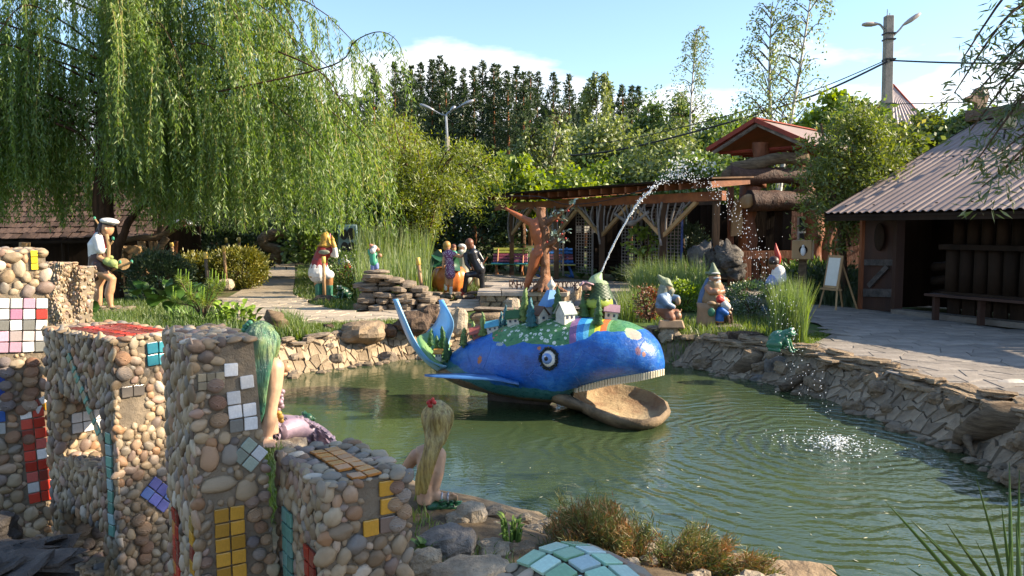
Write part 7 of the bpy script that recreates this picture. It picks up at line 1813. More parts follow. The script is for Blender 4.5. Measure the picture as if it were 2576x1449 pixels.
tb([(1400, 240), (1455, 205, -.05), (1520, 150, -.1), (1600, 100, -.1), (1680, 35, -.1)], [40, 30, 20, 12, 7]); tb([(1470, 200), (1540, 185, -.1), (1620, 195, -.15)], [18, 10, 5]); tb([(1400, 450), (1460, 420, -.05), (1540, 370, -.1), (1600, 310, -.1)], [36, 26, 16, 6]); tb([(1540, 372, -.1), (1590, 395, -.15)], [12, 5]); tb([(1410, 500), (1460, 465), (1510, 475, -.1)], [34, 20, 9])
for i in range(15):
    a = PI + PI * i / 14 + U(-.1, .1); R = U(110, 230); tb([(1400, 720, 0), (1400 + math.cos(a) * 50, 800, math.sin(a) * .3), (1400 + math.cos(a) * R * .75, 865 , math.sin(a) * .55), (1400 + math.cos(a) * R, 885, math.sin(a) * .75)], [26, 24, 18, 8])
mb.v = [v + Vector((mnoise.noise(v * 9), mnoise.noise(v * 9 + Vector((5, 0, 0))), 0)) * .022 for v in mb.v]
fuse(mb, 'bark_trunk', TB, root, .016, 1)
lm_ = disc_leaf(1, .5, mat('metal_leaf', (.3, .38, .3), (.12, .18, .12), .3, 6, .1, metal=.2), 'leaf')
for (x, y, n) in ((1500, 150, 6), (1560, 110, 6), (1640, 60, 5), (1600, 190, 6), (1680, 35, 3), (1480, 130, 4), (1500, 340, 7), (1560, 350, 6), (1600, 400, 5), (1620, 310, 4), (1480, 345, 5)):
    for i in range(n): o = link('leaf', lm_, root, q(x + U(-22, 22), y + U(-22, 22), -.1 + U(-.1, .1))); o.rotation_euler = (U(-.6, 1), U(-.6, .6), U(0, 6)); s = U(.09, .15); o.scale = (s, s, s)
for x, y in ((1515, 205), (1565, 215), (1625, 105), (1600, 372), (1565, 330), (1480, 125), (1420, 405)): MB().ell(q(x, y, -.15), 11 * k, n=9, m=7).make('apple', RD, root, True)
# gnomes (crop 2200,850 scale 2.862)
root, q, k, L = stat('gnome_statue', 'garden gnome in a grey-blue coat with a kettle, sitting on a carved block', 'statue', (910, 1090), (2200, 850, 2.862, 12.9))
MB().loft([[q(765, 1095, -.2), q(1060, 1095, -.2), q(1060, 1095, .25), q(765, 1095, .25)], [q(775, 1000, -.18), q(1030, 1000, -.18), q(1030, 1000, .2), q(775, 1000, .2)]]).make('block', CLAY, root, bevel=.02)
L([E1(860, 640, (58, 56, 70)), E1(905, 640, (22, 20, 16)), E1(930, 690, (22, 20, 16)), E1(920, 860, (40, 30, 30), -.1), E1(980, 800, (30, 40, 46), -.05)], 'body', CLAY, .012); L([T1([(830, 660), (800, 740), (815, 780)], [58, 50, 30]), T1([(900, 690), (895, 720)], [46, 36])], 'beard', GGR, .011); L([E1(868, 612, (66, 62, 30), 0, (0, .5, 0)), T1([(850, 605), (815, 575), (775, 530)], [60, 42, 18])], 'hat', cm('hat_moss', (.24, .28, .17), .6), .008, 1)
L([T1([(830, 760), (830, 840)], [78, 96]), T1([(800, 770, -.1), (860, 830, -.14), (925, 860, -.12)], [52, 40, 30]), T1([(900, 760, .1), (970, 770, .05)], [44, 38])], 'coat', GBL, .013)
L([T1([(830, 880), (880, 950, -.05), (900, 980, -.1)], [92, 70, 60]), T1([(880, 940, .05), (960, 930, .05)], [70, 50])], 'trousers', cm('rust_cloth', (.22, .09, .05), .6), .013); L([E1(975, 960, (48, 44, 44), -.08), T1([(930, 940, -.1), (915, 905, -.1)], [12, 10]), T1([(1000, 920, -.08), (1015, 890, -.08)], [12, 10]), E1(975, 915, (34, 30, 14), -.08)], 'kettle', cm('copper', (.3, .16, .09), .4), .01)
root, q, k, L = stat('gnome_statue', 'laughing gnome with pointed green cap and blue cape on a tree stump', 'statue', (1290, 1070), (2200, 850, 2.862, 13.4))
MB().lathe([(125 * k, -.03), (112 * k, .1), (105 * k, .3), (115 * k, 250 * k), (60 * k, 252 * k)], q(1290, 1065), 16).make('stump', CLAY, root, True); L([E1(1340, 920, (44, 14, 50), -.19)], 'ivy_patch', TEAL, .012)
L([E1(1375, 560, (66, 62, 76)), E1(1405, 540, (20, 26, 18), -.1), E1(1385, 690, (50, 40, 34), -.14), T1([(1310, 660, -.05), (1340, 710, -.14), (1390, 700, -.17)], [48, 36, 28]), T1([(1420, 640, .05), (1455, 700, -.05), (1400, 710, -.14)], [46, 36, 28])], 'body', SKR, .013); L([E1(1400, 550, (44, 26, 13), -.11), T1([(1340, 580, -.02), (1390, 620, -.08), (1420, 590, -.07)], [26, 30, 22]), E1(1385, 500, (50, 30, 10), -.1)], 'moustache', HWH, .01)
L([E1(1365, 505, (72, 66, 32)), T1([(1365, 490), (1355, 400)], [54, 18]), E1(1290, 500, (22, 16, 20))], 'hat', cm('hat_green', (.13, .17, .1), .6), .012); L([T1([(1370, 650), (1350, 800)], [92, 118])], 'coat', cm('coat_brown', (.24, .16, .08), .6), .014); L([T1([(1310, 580, .06), (1270, 720, .08), (1240, 820, .06)], [36, 62, 56])], 'cape', cm('cape_blue', (.08, .14, .26), .6), .013); L([E1(1340, 820, (50, 50, 26), -.15), E1(1400, 830, (46, 50, 26), -.12)], 'shoes', CLAY, .012)
root, q, k, L = stat('gnome_statue', 'small gnome with a bright red hat and blue coat on the flat slab', 'statue', (1480, 1050), (2200, 850, 2.862, 13.3))
L([E1(1480, 800, (44, 42, 48)), E1(1525, 800, (14, 12, 12)), E1(1530, 920, (24, 22, 22), -.08)], 'body', SK, .01); L([T1([(1470, 830, -.03), (1510, 860, -.03)], [50, 40]), E1(1465, 790, (30, 46, 46))], 'beard', HWH, .01); L([T1([(1450, 800), (1400, 775), (1370, 755)], [56, 62, 40]), E1(1400, 765, (52, 50, 34))], 'hat', RD, .011)
L([T1([(1440, 900), (1430, 990)], [56, 60]), T1([(1450, 900, -.08), (1500, 930, -.1)], [36, 28])], 'coat', BLU, .011); L([T1([(1450, 1000), (1510, 960, -.05), (1520, 1035, -.05)], [50, 36, 26]), T1([(1460, 1000, .06), (1550, 950, .02), (1555, 1030, .02)], [46, 34, 24]), E1(1545, 890, (30, 24, 24))], 'trousers', DK2, .011); L([E1(1430, 1015, (60, 56, 26))], 'seat', cm('seat_tan', (.45, .25, .1)), .011)
root, q, k, L = stat('statue_boy', 'statue of a dark-haired boy in white shirt half behind the grass tuft', 'statue', (1960, 905), (2200, 850, 2.862, 14.6))
L([E1(2010, 390, (52, 52, 66)), T1([(2020, 440), (2040, 470)], [30, 36])], 'body', SKR, .013); L([E1(2010, 375, (58, 58, 62))], 'hair', HBR, .013); L([T1([(2060, 480), (2050, 560)], [72, 78]), T1([(2090, 490), (2110, 560)], [46, 40])], 'shirt', WH, .013); L([E1(2050, 455, (60, 56, 20))], 'neckerchief', RD, .011)
L([T1([(2010, 580), (1980, 620)], [74, 70]), T1([(2040, 560), (2050, 600)], [40, 36])], 'jacket_tied', JEAN, .013); L([T1([(1990, 650), (1930, 750), (1920, 830)], [72, 60, 46]), T1([(2030, 650), (2040, 760), (2040, 850)], [66, 46, 40])], 'trousers', cm('camo', (.2, .22, .14), .7), .014); L([T1([(1920, 840), (1930, 890)], [44, 50]), T1([(1900, 890), (1960, 895)], [30, 30])], 'boots', GBL, .012)
rc = E('red_cap', 'tall pointed red cap held up by the boy statue', 'hat', root.location); MB().tube(bez([q(2060, 400, .05), q(2055, 330, .05), q(2035, 240, .05), q(2030, 175, .05)], 5), [c * k for c in [16, 20, 24, 27, 30, 32, 32, 30, 27, 24, 20, 16, 12, 8, 5, 2]], 10).make('cone', RD, rc, True)
# frogs
def frog(name, label, base, s, rz, m, pat=None):
    f = E(name, label, 'frog', base, rz); mb = MB()
    mb.ell((0, 0, .42 * s), (.42 * s, .34 * s, .36 * s), (0, -.5, 0)).ell((.36 * s, 0, .68 * s), (.26 * s, .25 * s, .17 * s)).ell((.42 * s, .13 * s, .84 * s), .08 * s, n=8, m=6).ell((.42 * s, -.13 * s, .84 * s), .08 * s, n=8, m=6)
    for y in (-1, 1):
        mb.ell((-.1 * s, .33 * s * y, .26 * s), (.32 * s, .14 * s, .22 * s)); mb.tube([(-.3 * s, .36 * s * y, .1 * s), (.15 * s, .42 * s * y, .05 * s)], [.09 * s, .06 * s], 7)
        mb.tube([(.3 * s, .2 * s * y, .5 * s), (.42 * s, .24 * s * y, .2 * s), (.5 * s, .24 * s * y, .03 * s)], [.09 * s, .06 * s, .05 * s], 7); mb.ell((.55 * s, .26 * s * y, .03 * s), (.12 * s, .09 * s, .03 * s), n=8, m=6)
    fuse(mb, 'body', m, f, .03 * s, 2)
    for y in (-1, 1): MB().ell((.49 * s, .14 * s * y, .85 * s), .045 * s, n=8, m=6).make('eye', M_whitep, f, True)
    return f
FG = mat('frog_glaze', (.03, .14, .07), (.4, .5, .4), .25, 5, .5, 12, spec=.6); FG.node_tree.nodes['Color Ramp'].color_ramp.elements[0].position = .22; FG.node_tree.nodes['Color Ramp'].color_ramp.elements[1].position = .36
FD = mat('frog_dark', (.02, .09, .035), (.01, .04, .02), .3, 9, .3, spec=.6); FL = mat('frog_light', (.07, .22, .05), (.03, .11, .03), .3, 9, .3, spec=.6)
frog('frog_statue', 'big glazed green frog statue on the bank at the grass tuft', G(1958, 882, 0), .36, -.5, FG)
frog('frog_statue', 'dark green frog with a tiny crown in the grass beside the slab pile', P(868, 752, 18.2), .36, -2.2, FD); frog('frog_statue', 'small dark green frog sitting on the scaly lilac tail', P(776, 1064, 6.5), .105, 2.7, FD); frog('frog_statue', 'small bright green frog on the near shore beside the blond mermaid', P(1199, 1288, 5.3), .1, 2.6, FL)
# toy houses on the brown boulder
for lab, u, v, d, m1, m2, rz in (('tiny toy house with a turquoise roof on the brown boulder', 912, 812, 12.35, Tw, Tb, .4), ('tiny plain beige toy house behind the turquoise one on the brown boulder', 904, 802, 12.75, M_tan, M_tan, .3)):
    o = toy_house(P(u, v, d), .2, .15, .08, .07, m1, m2, rz); w_ = WM @ o.matrix_local; o.parent = None; o.matrix_local = w_; o.name = 'toy_cottage'; tag(o, lab, 'toy house')
# far visitor
root, q, k, L = stat('person', 'person in a white T-shirt and shorts standing far off by the kiosk', 'person', (1660, 560), (250, 780, 3.45, 26.5))
L([E1(1657, 350, (15, 15, 19)), T1([(1657, 370), (1657, 380)], [9, 10]), T1([(1630, 400), (1618, 440), (1610, 480)], [12, 9, 8]), T1([(1690, 400), (1708, 430), (1722, 455)], [12, 9, 8]), T1([(1648, 500), (1646, 560)], [14, 9]), T1([(1672, 500), (1674, 560)], [14, 9])], 'body', SK2, .014); L([T1([(1658, 395), (1660, 460)], [34, 32])], 'shirt', WH, .016); L([T1([(1650, 465), (1648, 505)], [20, 18]), T1([(1670, 465), (1672, 505)], [20, 18])], 'shorts', cm('beige', (.5, .45, .36)), .014); L([E1(1657, 340, (16, 16, 15))], 'hair', HCH, .012)

# ------------------------------------------------------------------ mermaids
def hairmat(name, a, b, c):
    t = NT(name); o = t.coord(); n = t.noise(o, 22, 6, .7, (2.2, 2.2, .22)); n2 = t.noise(o, 5, 3)
    col = t.mix(t.ramp(n2, [(.4, (0, 0, 0)), (.62, (1, 1, 1))]), t.ramp(n, [(.36, a), (.6, b)]), t.ramp(n, [(.36, a), (.6, c)]))
    t.bsdf(col, .24, t.bump(n, 1.0, .02), .6); return t.m
H_bl = hairmat('mermaid_hair_gold', (.15, .095, .02), (.52, .36, .10), (.46, .4, .16)); H_gr = hairmat('mermaid_hair_green', (.01, .05, .03), (.07, .22, .14), (.28, .34, .12))
def merm(name, label, dd):
    root = E(name, label, 'sculpture', P(1090, 1260, dd) if name == 'x' else P(*MB0, dd))
    def q(u, v, dep=0.0): return P(u, v, dd + dep) - root.location
    return root, q, dd / F_PX
def hairs(mbm, q, k, strands, m, root, r0=5.0):
    """fall of hair as many overlapping locks"""
    mb = MB()
    for pts, w in strands:
        ps = bez([q(*p) for p in pts], 6); n = len(ps)
        mb.tube(ps, [k * w * (.75 + .35 * math.sin(PI * i / (n - 1))) * (1 - .5 * (i / (n - 1)) ** 3) for i in range(n)], 8)
    return mb
MB0 = (1080, 1265)
root, q, k = merm('mermaid', 'blond mermaid seen from behind, leaning on the rocks at the near shore', 4.74)
mb = MB().tube([q(1072, 1262), q(1072, 1215), q(1076, 1175), q(1080, 1140), q(1092, 1115)], [k * x for x in (34, 32, 40, 36, 17)], 12, True, .72)
mb.tube([q(1050, 1140), q(1078, 1132), q(1104, 1142)], [k * x for x in (17, 20, 18)], 10)
for pts, rs in (([(1104, 1144), (1101, 1190, -.02), (1091, 1238, -.02)], (20, 17, 13)), ([(1091, 1242, -.02), (1110, 1252, -.03), (1130, 1251, -.03)], (14, 13, 9.5)), ([(1046, 1146, .05), (1026, 1172, .12), (1008, 1196, .2)], (18, 15, 11))):
    mb.tube([q(*p) for p in pts], [k * r for r in rs], 10); mb.ell(q(*pts[0]), k * rs[0], n=10, m=8); mb.ell(q(*pts[-1]), k * rs[-1], n=10, m=8)
mb.ell(q(1136, 1250, -.03), (12 * k, 10 * k, 8 * k), n=10, m=8)
for i in range(4): mb.tube([q(1140, 1245 + i * 4, -.05 + i * .012), q(1150, 1246 + i * 4, -.05 + i * .012), q(1150, 1254 + i * 3, -.05 + i * .012)], [3.6 * k, 3.4 * k, 3 * k], 6)
mb.tube([q(1130, 1244, -.06), q(1142, 1240, -.06)], [4 * k, 3.2 * k], 6); mb.ell(q(1102, 1048), (28 * k, 30 * k, 34 * k)); mb.tube([q(1097, 1080), q(1093, 1120)], [17 * k, 18 * k], 9)
fuse(mb, 'body', SK2, root, .0085, 4)
st = [([(1100 + x * .3, 1012, .01), (1101 + x, 1045, -.085 + abs(x) * .0016), (1099 + x * .72, 1092, -.07), (1085 + x * .5, 1140, -.10), (1068 + x * .55, 1195, -.12), (1059 + x * .42, 1244 + U(-22, 4), -.12)], 7) for x in range(-32, 34, 6)] + [([(1102, 1010), (1102 + x, 1040, .0), (1100 + x * .8, 1085, .02), (1096 + x * .6, 1120, .0)], 10) for x in (-32, -20, 0, 20, 30)]
mb = hairs(None, q, k, st, H_bl, root); mb.ell(q(1101, 1044), (36 * k, 36 * k, 38 * k)); fuse(mb, 'hair', H_bl, root, .0075, 1)
for i, (u, v) in enumerate(((1083, 1010), (1078, 1014), (1088, 1006), (1082, 1020), (1092, 1012))): MB().ell(q(u, v, -.05 - i * .003), (7 * k, 5 * k, 6 * k), (i, i, 0), n=8, m=6).make('flower', RD, root, True)
for u in (1112, 1127): MB().lathe([(13.5 * k, -.006), (14.5 * k, 0), (13.5 * k, .006)], q(u, 1252, -.03), 14, (0, PI / 2, 0)).make('bracelet', M_metal, root, True)
M_scg = mat('tail_scale_green', (.05, .2, .08), (.02, .1, .05), .3, 10, .2, rand=.35, spec=.6)
MB().tube(bez([q(1080, 1270, .0), q(1120, 1270, .0), q(1165, 1278, .05), q(1195, 1290, .12)], 5), [k * interp(i / 15, [0, .5, 1], [32, 19, 7]) for i in range(16)], 12, True, .6).make('tail', M_scg, root, True)
sm = disc_leaf(1, 1.0, M_scg, 'scale')
for i in range(70):
    s = U(.1, 1); u = 1085 + 105 * s; o = link('scale', sm, root, q(u + U(-4, 4), 1262 + 18 * s * s + U(-3, 16 - 9 * s), -.07 + .1 * s + U(-.04, .05))); o.rotation_euler = (U(.1, .5), U(-.2, .2), -PI / 2 + U(-.4, .4)); sc = U(.03, .042); o.scale = (sc,) * 3
MB0 = (680, 1115)
root, q, k = merm('mermaid', 'green-haired mermaid with a scaly lilac tail propped on one arm behind the mosaic letter', 5.75)
mb = MB().tube([q(668, 1090, .12), q(672, 1020, .14), q(668, 960, .12), q(664, 925, .08), q(655, 895, .04)], [k * x for x in (46, 36, 44, 40, 19)], 12, True, .75)
mb.tube([q(640, 930, .08), q(685, 920, .02)], [k * 24, k * 25], 10)
for pts, rs in (([(689, 926), (688, 975, -.02), (680, 1020, -.02)], (27, 22, 19)), ([(680, 1020, -.02), (676, 1065, -.02), (672, 1100, -.02)], (19, 18, 13))):
    mb.tube([q(*p) for p in pts], [k * r for r in rs], 12); mb.ell(q(*pts[0]), k * rs[0], n=12, m=9); mb.ell(q(*pts[-1]), k * rs[-1], n=12, m=9)
mb.ell(q(672, 1110, -.04), (17 * k, 20 * k, 9 * k))
for i in range(4): mb.tube([q(664 + i * 7, 1112, -.08), q(662 + i * 9, 1120, -.14), q(662 + i * 10, 1126, -.18)], [5 * k, 4.4 * k, 3.6 * k], 6)
mb.tube([q(684, 1108, -.06), q(696, 1112, -.1)], [5 * k, 4 * k], 6); mb.ell(q(656, 850), (34 * k, 36 * k, 40 * k)); mb.tube([q(655, 880), q(655, 915)], [19 * k, 19 * k], 10)
fuse(mb, 'body', SK2, root, .0085, 4)
st = [([(654 + x * .2, 812), (654 + x, 850, -.10 + abs(x) * .0018), (652 + x * .8, 905, -.09), (646 + x * .62, 965, -.11), (644 + x * .5, 1030, -.09), (640 + x * .45, 1085 + U(-40, 0), -.05)], 9) for x in range(-38, 40, 6)] + [([(655, 812), (655 + x, 850, .02), (655 + x * .85, 900, .03), (652 + x * .6, 930, .03)], 12) for x in (-36, -18, 10, 28, 37)]
mb = hairs(None, q, k, st, H_gr, root); mb.ell(q(655, 849), (41 * k, 41 * k, 43 * k)); fuse(mb, 'hair', H_gr, root, .0075, 1)
for i, (u, v) in enumerate(((618, 822), (624, 816), (614, 830), (628, 812))): MB().ell(q(u, v, -.02), (9 * k, 7 * k, 7 * k), (i, 0, i), n=8, m=6).make('hair_shell', TEAL, root, True)
M_lil = mat('tail_scale_lilac', (.30, .22, .26), (.16, .11, .15), .3, 9, .3, rand=.3, spec=.6)
L5 = bez([q(690, 1085, .22), q(720, 1075, .35), q(760, 1082, .5), q(800, 1098, .55), q(826, 1118, .5), q(836, 1140, .5)], 6)
MB().tube(L5, [k * interp(i / (len(L5) - 1), [0, .2, .6, 1], [42, 46, 40, 26]) for i in range(len(L5))], 14, True, .75).make('tail', M_lil, root, True)
sm2 = disc_leaf(1, 1.05, M_lil, 'scale')
for i in range(230):
    s = U(.02, .98); p = L5[int(s * (len(L5) - 1))]; r = k * interp(s, [0, .2, .6, 1], [43, 47, 41, 27]); a = U(.1, PI * 1.05)
    o = link('scale', sm2, root, p + Vector((U(-.02, .02), -math.sin(a * .8 + .2) * r * 1.03, math.cos(a * .8 - .1) * r * .93))); o.rotation_euler = (-.5 + a * -.25, 0, -PI / 2 - .2 + U(-.3, .3)); sc = U(.035, .05); o.scale = (sc,) * 3
for i in range(9): MB().ell(q(702 + U(-4, 8), 985 + i * 9, .04 + U(-.02, .02)), (9 * k, 7 * k, 8 * k), (U(0, 1), U(0, 1), 0), n=8, m=6).make('bodice_shell', M_lil if i < 6 else GOLD, root, True)
MB().ell(q(718, 925, .18), (14 * k, 12 * k, 13 * k)).ell(q(712, 940, .18), (12 * k, 12 * k, 8 * k)).make('shell', cm('shell_tan', (.42, .26, .15)), root, True)
# ------------------------------------------------------------------ mosaic letters in the foreground
M_peb = None
def pebmat(name, stops, bands=False):
    t = NT(name); r = t.node('ShaderNodeObjectInfo').outputs['Random']; o = t.coord()
    if name.endswith('_fill'): r = t.node('ShaderNodeAttribute', attribute_name='rnd').outputs['Fac']
    col = t.ramp(r, stops); n = t.noise(o, 2.0 if not name.endswith('_fill') else 30, 4)
    col = t.mix(t.math('MULTIPLY_ADD', n, .6, -.12, True), col, t.node('ShaderNodeHueSaturation', {'Color': col, 'Value': .62}).outputs[0])
    nn = t.bump(t.noise(o, 6, 4), .12, .3)
    if bands:
        z = t.node('ShaderNodeTexWave', {'Vector': t.node('ShaderNodeMapping', {'Vector': o, 'Location': (0, .9, 0)}).outputs[0], 'Scale': 3.4, 'Distortion': .5, 'Detail': 1}, wave_type='RINGS', rings_direction='SPHERICAL').outputs['Fac']
        col = t.mix(t.math('MULTIPLY', z, .3), col, t.node('ShaderNodeHueSaturation', {'Color': col, 'Value': .5}).outputs[0]); nn = t.bump(z, .5, .1)
    t.bsdf(col, .5, nn, .35); return t.m
PST = [(0, (.4, .3, .185)), (.2, (.27, .19, .11)), (.36, (.44, .355, .24)), (.46, (.2, .14, .085)), (.56, (.35, .27, .175)), (.66, (.2, .185, .165)), (.74, (.40, .26, .19)), (.82, (.12, .1, .085)), (.9, (.36, .2, .1)), (1, (.54, .47, .37))]
M_peb = pebmat('pebble', PST); M_pebf = pebmat('pebble_fill', PST); M_shell = pebmat('shell', [(0, (.42, .24, .14)), (.35, (.5, .34, .2)), (.6, (.3, .16, .1)), (.8, (.52, .42, .32)), (1, (.2, .17, .17))], True)
def pv(seed):
    b = blob((0, 0, 0), (1, 1, .62), seed, .19, 1.15, 14, 8); b.v = [Vector((v.x, v.y, max(v.z, -.25))) for v in b.v]; return pmesh('pebble', b.v, b.f, M_peb, True)
PEB = [pv(500 + i) for i in range(7)]
def sv():
    mb = MB(); mb.ell((0, 0, 0), (1, .86, .8), n=16, m=9); out = []
    for v in mb.v:
        z = max(v.z, -.12); w = 1 - .32 * max(0, -v.y - .1); out.append(Vector((v.x * w, v.y, z * (1 + .25 * (v.y < 0)))))
    mb.v = out; return pmesh('shell', mb.v, mb.f, M_shell, True)
SHL = sv()
TC = {}
def tile_m(c):
    if c not in TC: TC[c] = mat('tile_%d' % len(TC), c, tuple(x * .82 for x in lin(c)[:3]), .16, 6, .08, rand=.24, spec=.6)
    return TC[c]
tb_mb = MB().box((0, 0, .2), (1, 1, .4))
def tile_mesh(c):
    k = 'tile'; m = tile_m(c)
    if ('me', c) not in TC:
        o = MB().box((0, 0, 0), (1, 1, .5)).make('tile', m, None, bevel=.05); TC['me', c] = o.data; bpy.data.objects.remove(o)
    return TC['me', c]
class Face:
    """one flat face of a letter: corner o, across a (length w), up b (length h)"""
    def __init__(s, o, a, b, w, h, hole=None): s.o, s.a, s.b, s.w, s.h = Vector(o), Vector(a).normalized(), Vector(b).normalized(), w, h; s.n = s.a.cross(s.b).normalized(); s.taken = []; s.hole = hole or []; s.R = Matrix((s.a, s.b, s.n)).transposed()
    tp = 0.0
    def at(s, x, y, z=0.0): return s.o + s.a * (x * (1 + s.tp * (1 - y / s.h))) + s.b * y + s.n * z
class Letter:
    def __init__(s, name, label, org): s.root = E(name, label, 'letter', org); s.org = Vector(org); s.cand = []; s.nt = 0
    def tiles(s, F, x, y, nx, ny, size, cols, rot=0.0, gap=.1, skip=()):
        """block of mosaic tiles; (x, y) its lower left corner on the face"""
        c, sn = math.cos(rot), math.sin(rot)
        for j in range(ny):
            for i in range(nx):
                col = cols[(j * nx + i) % len(cols)]
                dx, dy = (i + .5) * size, (j + .5) * size; px, py = x + dx * c - dy * sn, y + dx * sn + dy * c
                F.taken.append((px, py, size * .62))
                if col is None or px > F.w + .01: continue
                o = link('tile', tile_mesh(col), s.root); m = Matrix.Translation(F.at(x, py, .006) + F.a * (px - x)) @ (F.R.to_4x4() @ Euler((U(-.06, .06), U(-.06, .06), rot + U(-.045, .045))).to_matrix().to_4x4()) @ Matrix.Diagonal((size * (1 - gap), size * (1 - gap), .016, 1)); o.matrix_local = m; s.nt += 1
    def shells(s, F, pts, m=SHL):
        for x, y, r in pts:
            F.taken.append((x, y, r * .95)); o = link('shell', m, s.root)
            o.matrix_local = Matrix.Translation(F.at(x, y, .004)) @ (F.R.to_4x4() @ Euler((U(-.25, .1), U(-.2, .2), U(-.5, .5))).to_matrix().to_4x4()) @ Matrix.Diagonal((r, r, r * .75, 1)); s.nt += 1
    def pebbles(s, F, rmax, rmin, dens=1.0, asp=(1.0, 1.65), up=False, flat=.62):
        P_ = list(F.taken); X = np.array([p[0] for p in P_] + [9e9]); Y = np.array([p[1] for p in P_] + [9e9]); R = np.array([p[2] for p in P_] + [0]); lst = []
        for r, tries in ((rmax, 260), (rmax * .82, 700), (rmax * .66, 1200), ((rmax + rmin) * .42, 1600), (rmin * 1.1, 1800), (rmin * .8, 1600)):
            for _ in range(int(tries * dens)):
                x, y = U(0, F.w), U(0, F.h); rr = r * U(.88, 1.08)
                if any(a < x < b and c < y < d for a, b, c, d in F.hole): continue
                dd = np.hypot(X - x, Y - y) - R
                if dd.min() > rr * .86:
                    X = np.append(X, x); Y = np.append(Y, y); R = np.append(R, rr * .92); lst.append((x, y, rr))
        for x, y, r in lst:
            a = U(*asp); th = (PI / 2 + random.gauss(0, .5)) if up else U(0, PI)
            m = Matrix.Translation(F.at(x, y, r * .06)) @ (F.R.to_4x4() @ Euler((U(-.18, .18), U(-.18, .18), th)).to_matrix().to_4x4()) @ Matrix.Diagonal((r * a ** .5 * 1.1, r / a ** .5 * 1.1, r * U(.7, 1.05) * flat / .62, 1))
            wp = s.org + F.at(x, y); s.cand.append((r / max(wp.y, .5) * max(.15, -(F.n.dot((wp - CAMP).normalized()))), m))
    def finish(s, lim=300):
        s.cand.sort(key=lambda c: -c[0]); k = max(20, lim)
        for _, m in s.cand[:k]: o = link('pebble', random.choice(PEB), s.root); o.matrix_local = m
        V, Fc, Rn = [], [], []
        for _, m in s.cand[k:]:
            me = PEB[random.randrange(3)]; b = sum(len(v) for v in V); co = np.array([m @ v.co for v in me.vertices]); V.append(co); Rn.append(np.full(len(co), U(0, 1)))
            for p in me.polygons: q_ = list(p.vertices); Fc.append([i + b for i in (q_ if len(q_) == 4 else q_ + [q_[2]])][:4] if len(q_) == 4 else [i + b for i in q_])
        if V:
            me = bpy.data.meshes.new('pebble_fill'); me.from_pydata(np.concatenate(V).tolist(), [], Fc); a = me.attributes.new('rnd', 'FLOAT', 'POINT'); a.data.foreach_set('value', np.concatenate(Rn).astype(np.float32)); me.materials.append(M_pebf); me.polygons.foreach_set('use_smooth', [True] * len(me.polygons)); tag(link('pebble_fill', me, s.root), kind='stuff')
    def core(s, *corners):
        mb = MB()
        for c in corners: mb.loft(c)
        mb.make('core', M_mortar, s.root)
UP = Vector((0, 0, 1))
def block_faces(fl, a, b, w, dpt, z0, z1, taper=0.0):
    """front, left side and top of an upright block; fl: front left top corner (plan), a along the front, b to the back"""
    a, b = Vector((*a, 0)).normalized(), Vector((*b, 0)).normalized(); f0 = Vector((fl[0], fl[1], 0)); h = z1 - z0
    o = f0 + UP * z0
    F = Face(o, a, UP, w, h); Lf = Face(o + b * dpt, -b, UP, dpt, h); T = Face(f0 + UP * z1, a, b, w, dpt)
    c4 = [f0 + a * .0, f0 + a * w, f0 + a * w + b * dpt, f0 + b * dpt]
    core = [[c + UP * z0 for c in c4], [c + UP * z1 for c in c4]]
    return F, Lf, T, core
ORG, YEL, RED_, WHT, TEA, MIN, BLU_, LIL, GRY, DRD, PNK, PGR, CYN = (.62, .24, .05), (.55, .29, .035), (.5, .05, .03), (.74, .73, .71), (.16, .34, .27), (.33, .5, .36), (.02, .07, .32), (.12, .14, .42), (.22, .22, .2), (.26, .05, .035), (.55, .33, .42), (.36, .6, .42), (.03, .22, .28)
# nearest block with the orange tiles
l = Letter('mosaic_letter', 'low mosaic letter with orange tiles running over its top and front', (0, 0, 0))
F, Lf, T, core = block_faces((-.492, 2.0), (.84, .54), (-.54, .84), .245, .40, .3, .98); l.core(core); S1 = .0455; h = F.h
l.tiles(F, .108, h - .052, 2, 1, S1, [None, YEL]); l.tiles(F, .108, h - .103, 2, 1, S1 * 1.06, [None, YEL]); l.tiles(F, .106, h - .154, 2, 1, S1 * 1.06, [YEL, (.16, .12, .1)])
l.shells(F, [(.205, h - .03, .025), (.226, h - .06, .025), (.2, h - .078, .026), (.228, h - .105, .027), (.206, h - .135, .028)])
l.tiles(T, .085, .01, 2, 7, S1, [ORG] * 2 + [None, ORG] + [ORG] * 10, rot=.04)
l.tiles(Lf, .26, .0, 2, 11, S1 * .98, [RED_, DRD, ORG, RED_, DRD, ORG, DRD, ORG, RED_, DRD]); l.tiles(Lf, .06, .0, 2, 12, S1 * .98, [TEA, (.2, .38, .33), TEA])
l.pebbles(F, .025, .011, 1.2); l.pebbles(Lf, .021, .010, 1.2, up=True); l.pebbles(T, .023, .011, 1.0); l.finish(290)
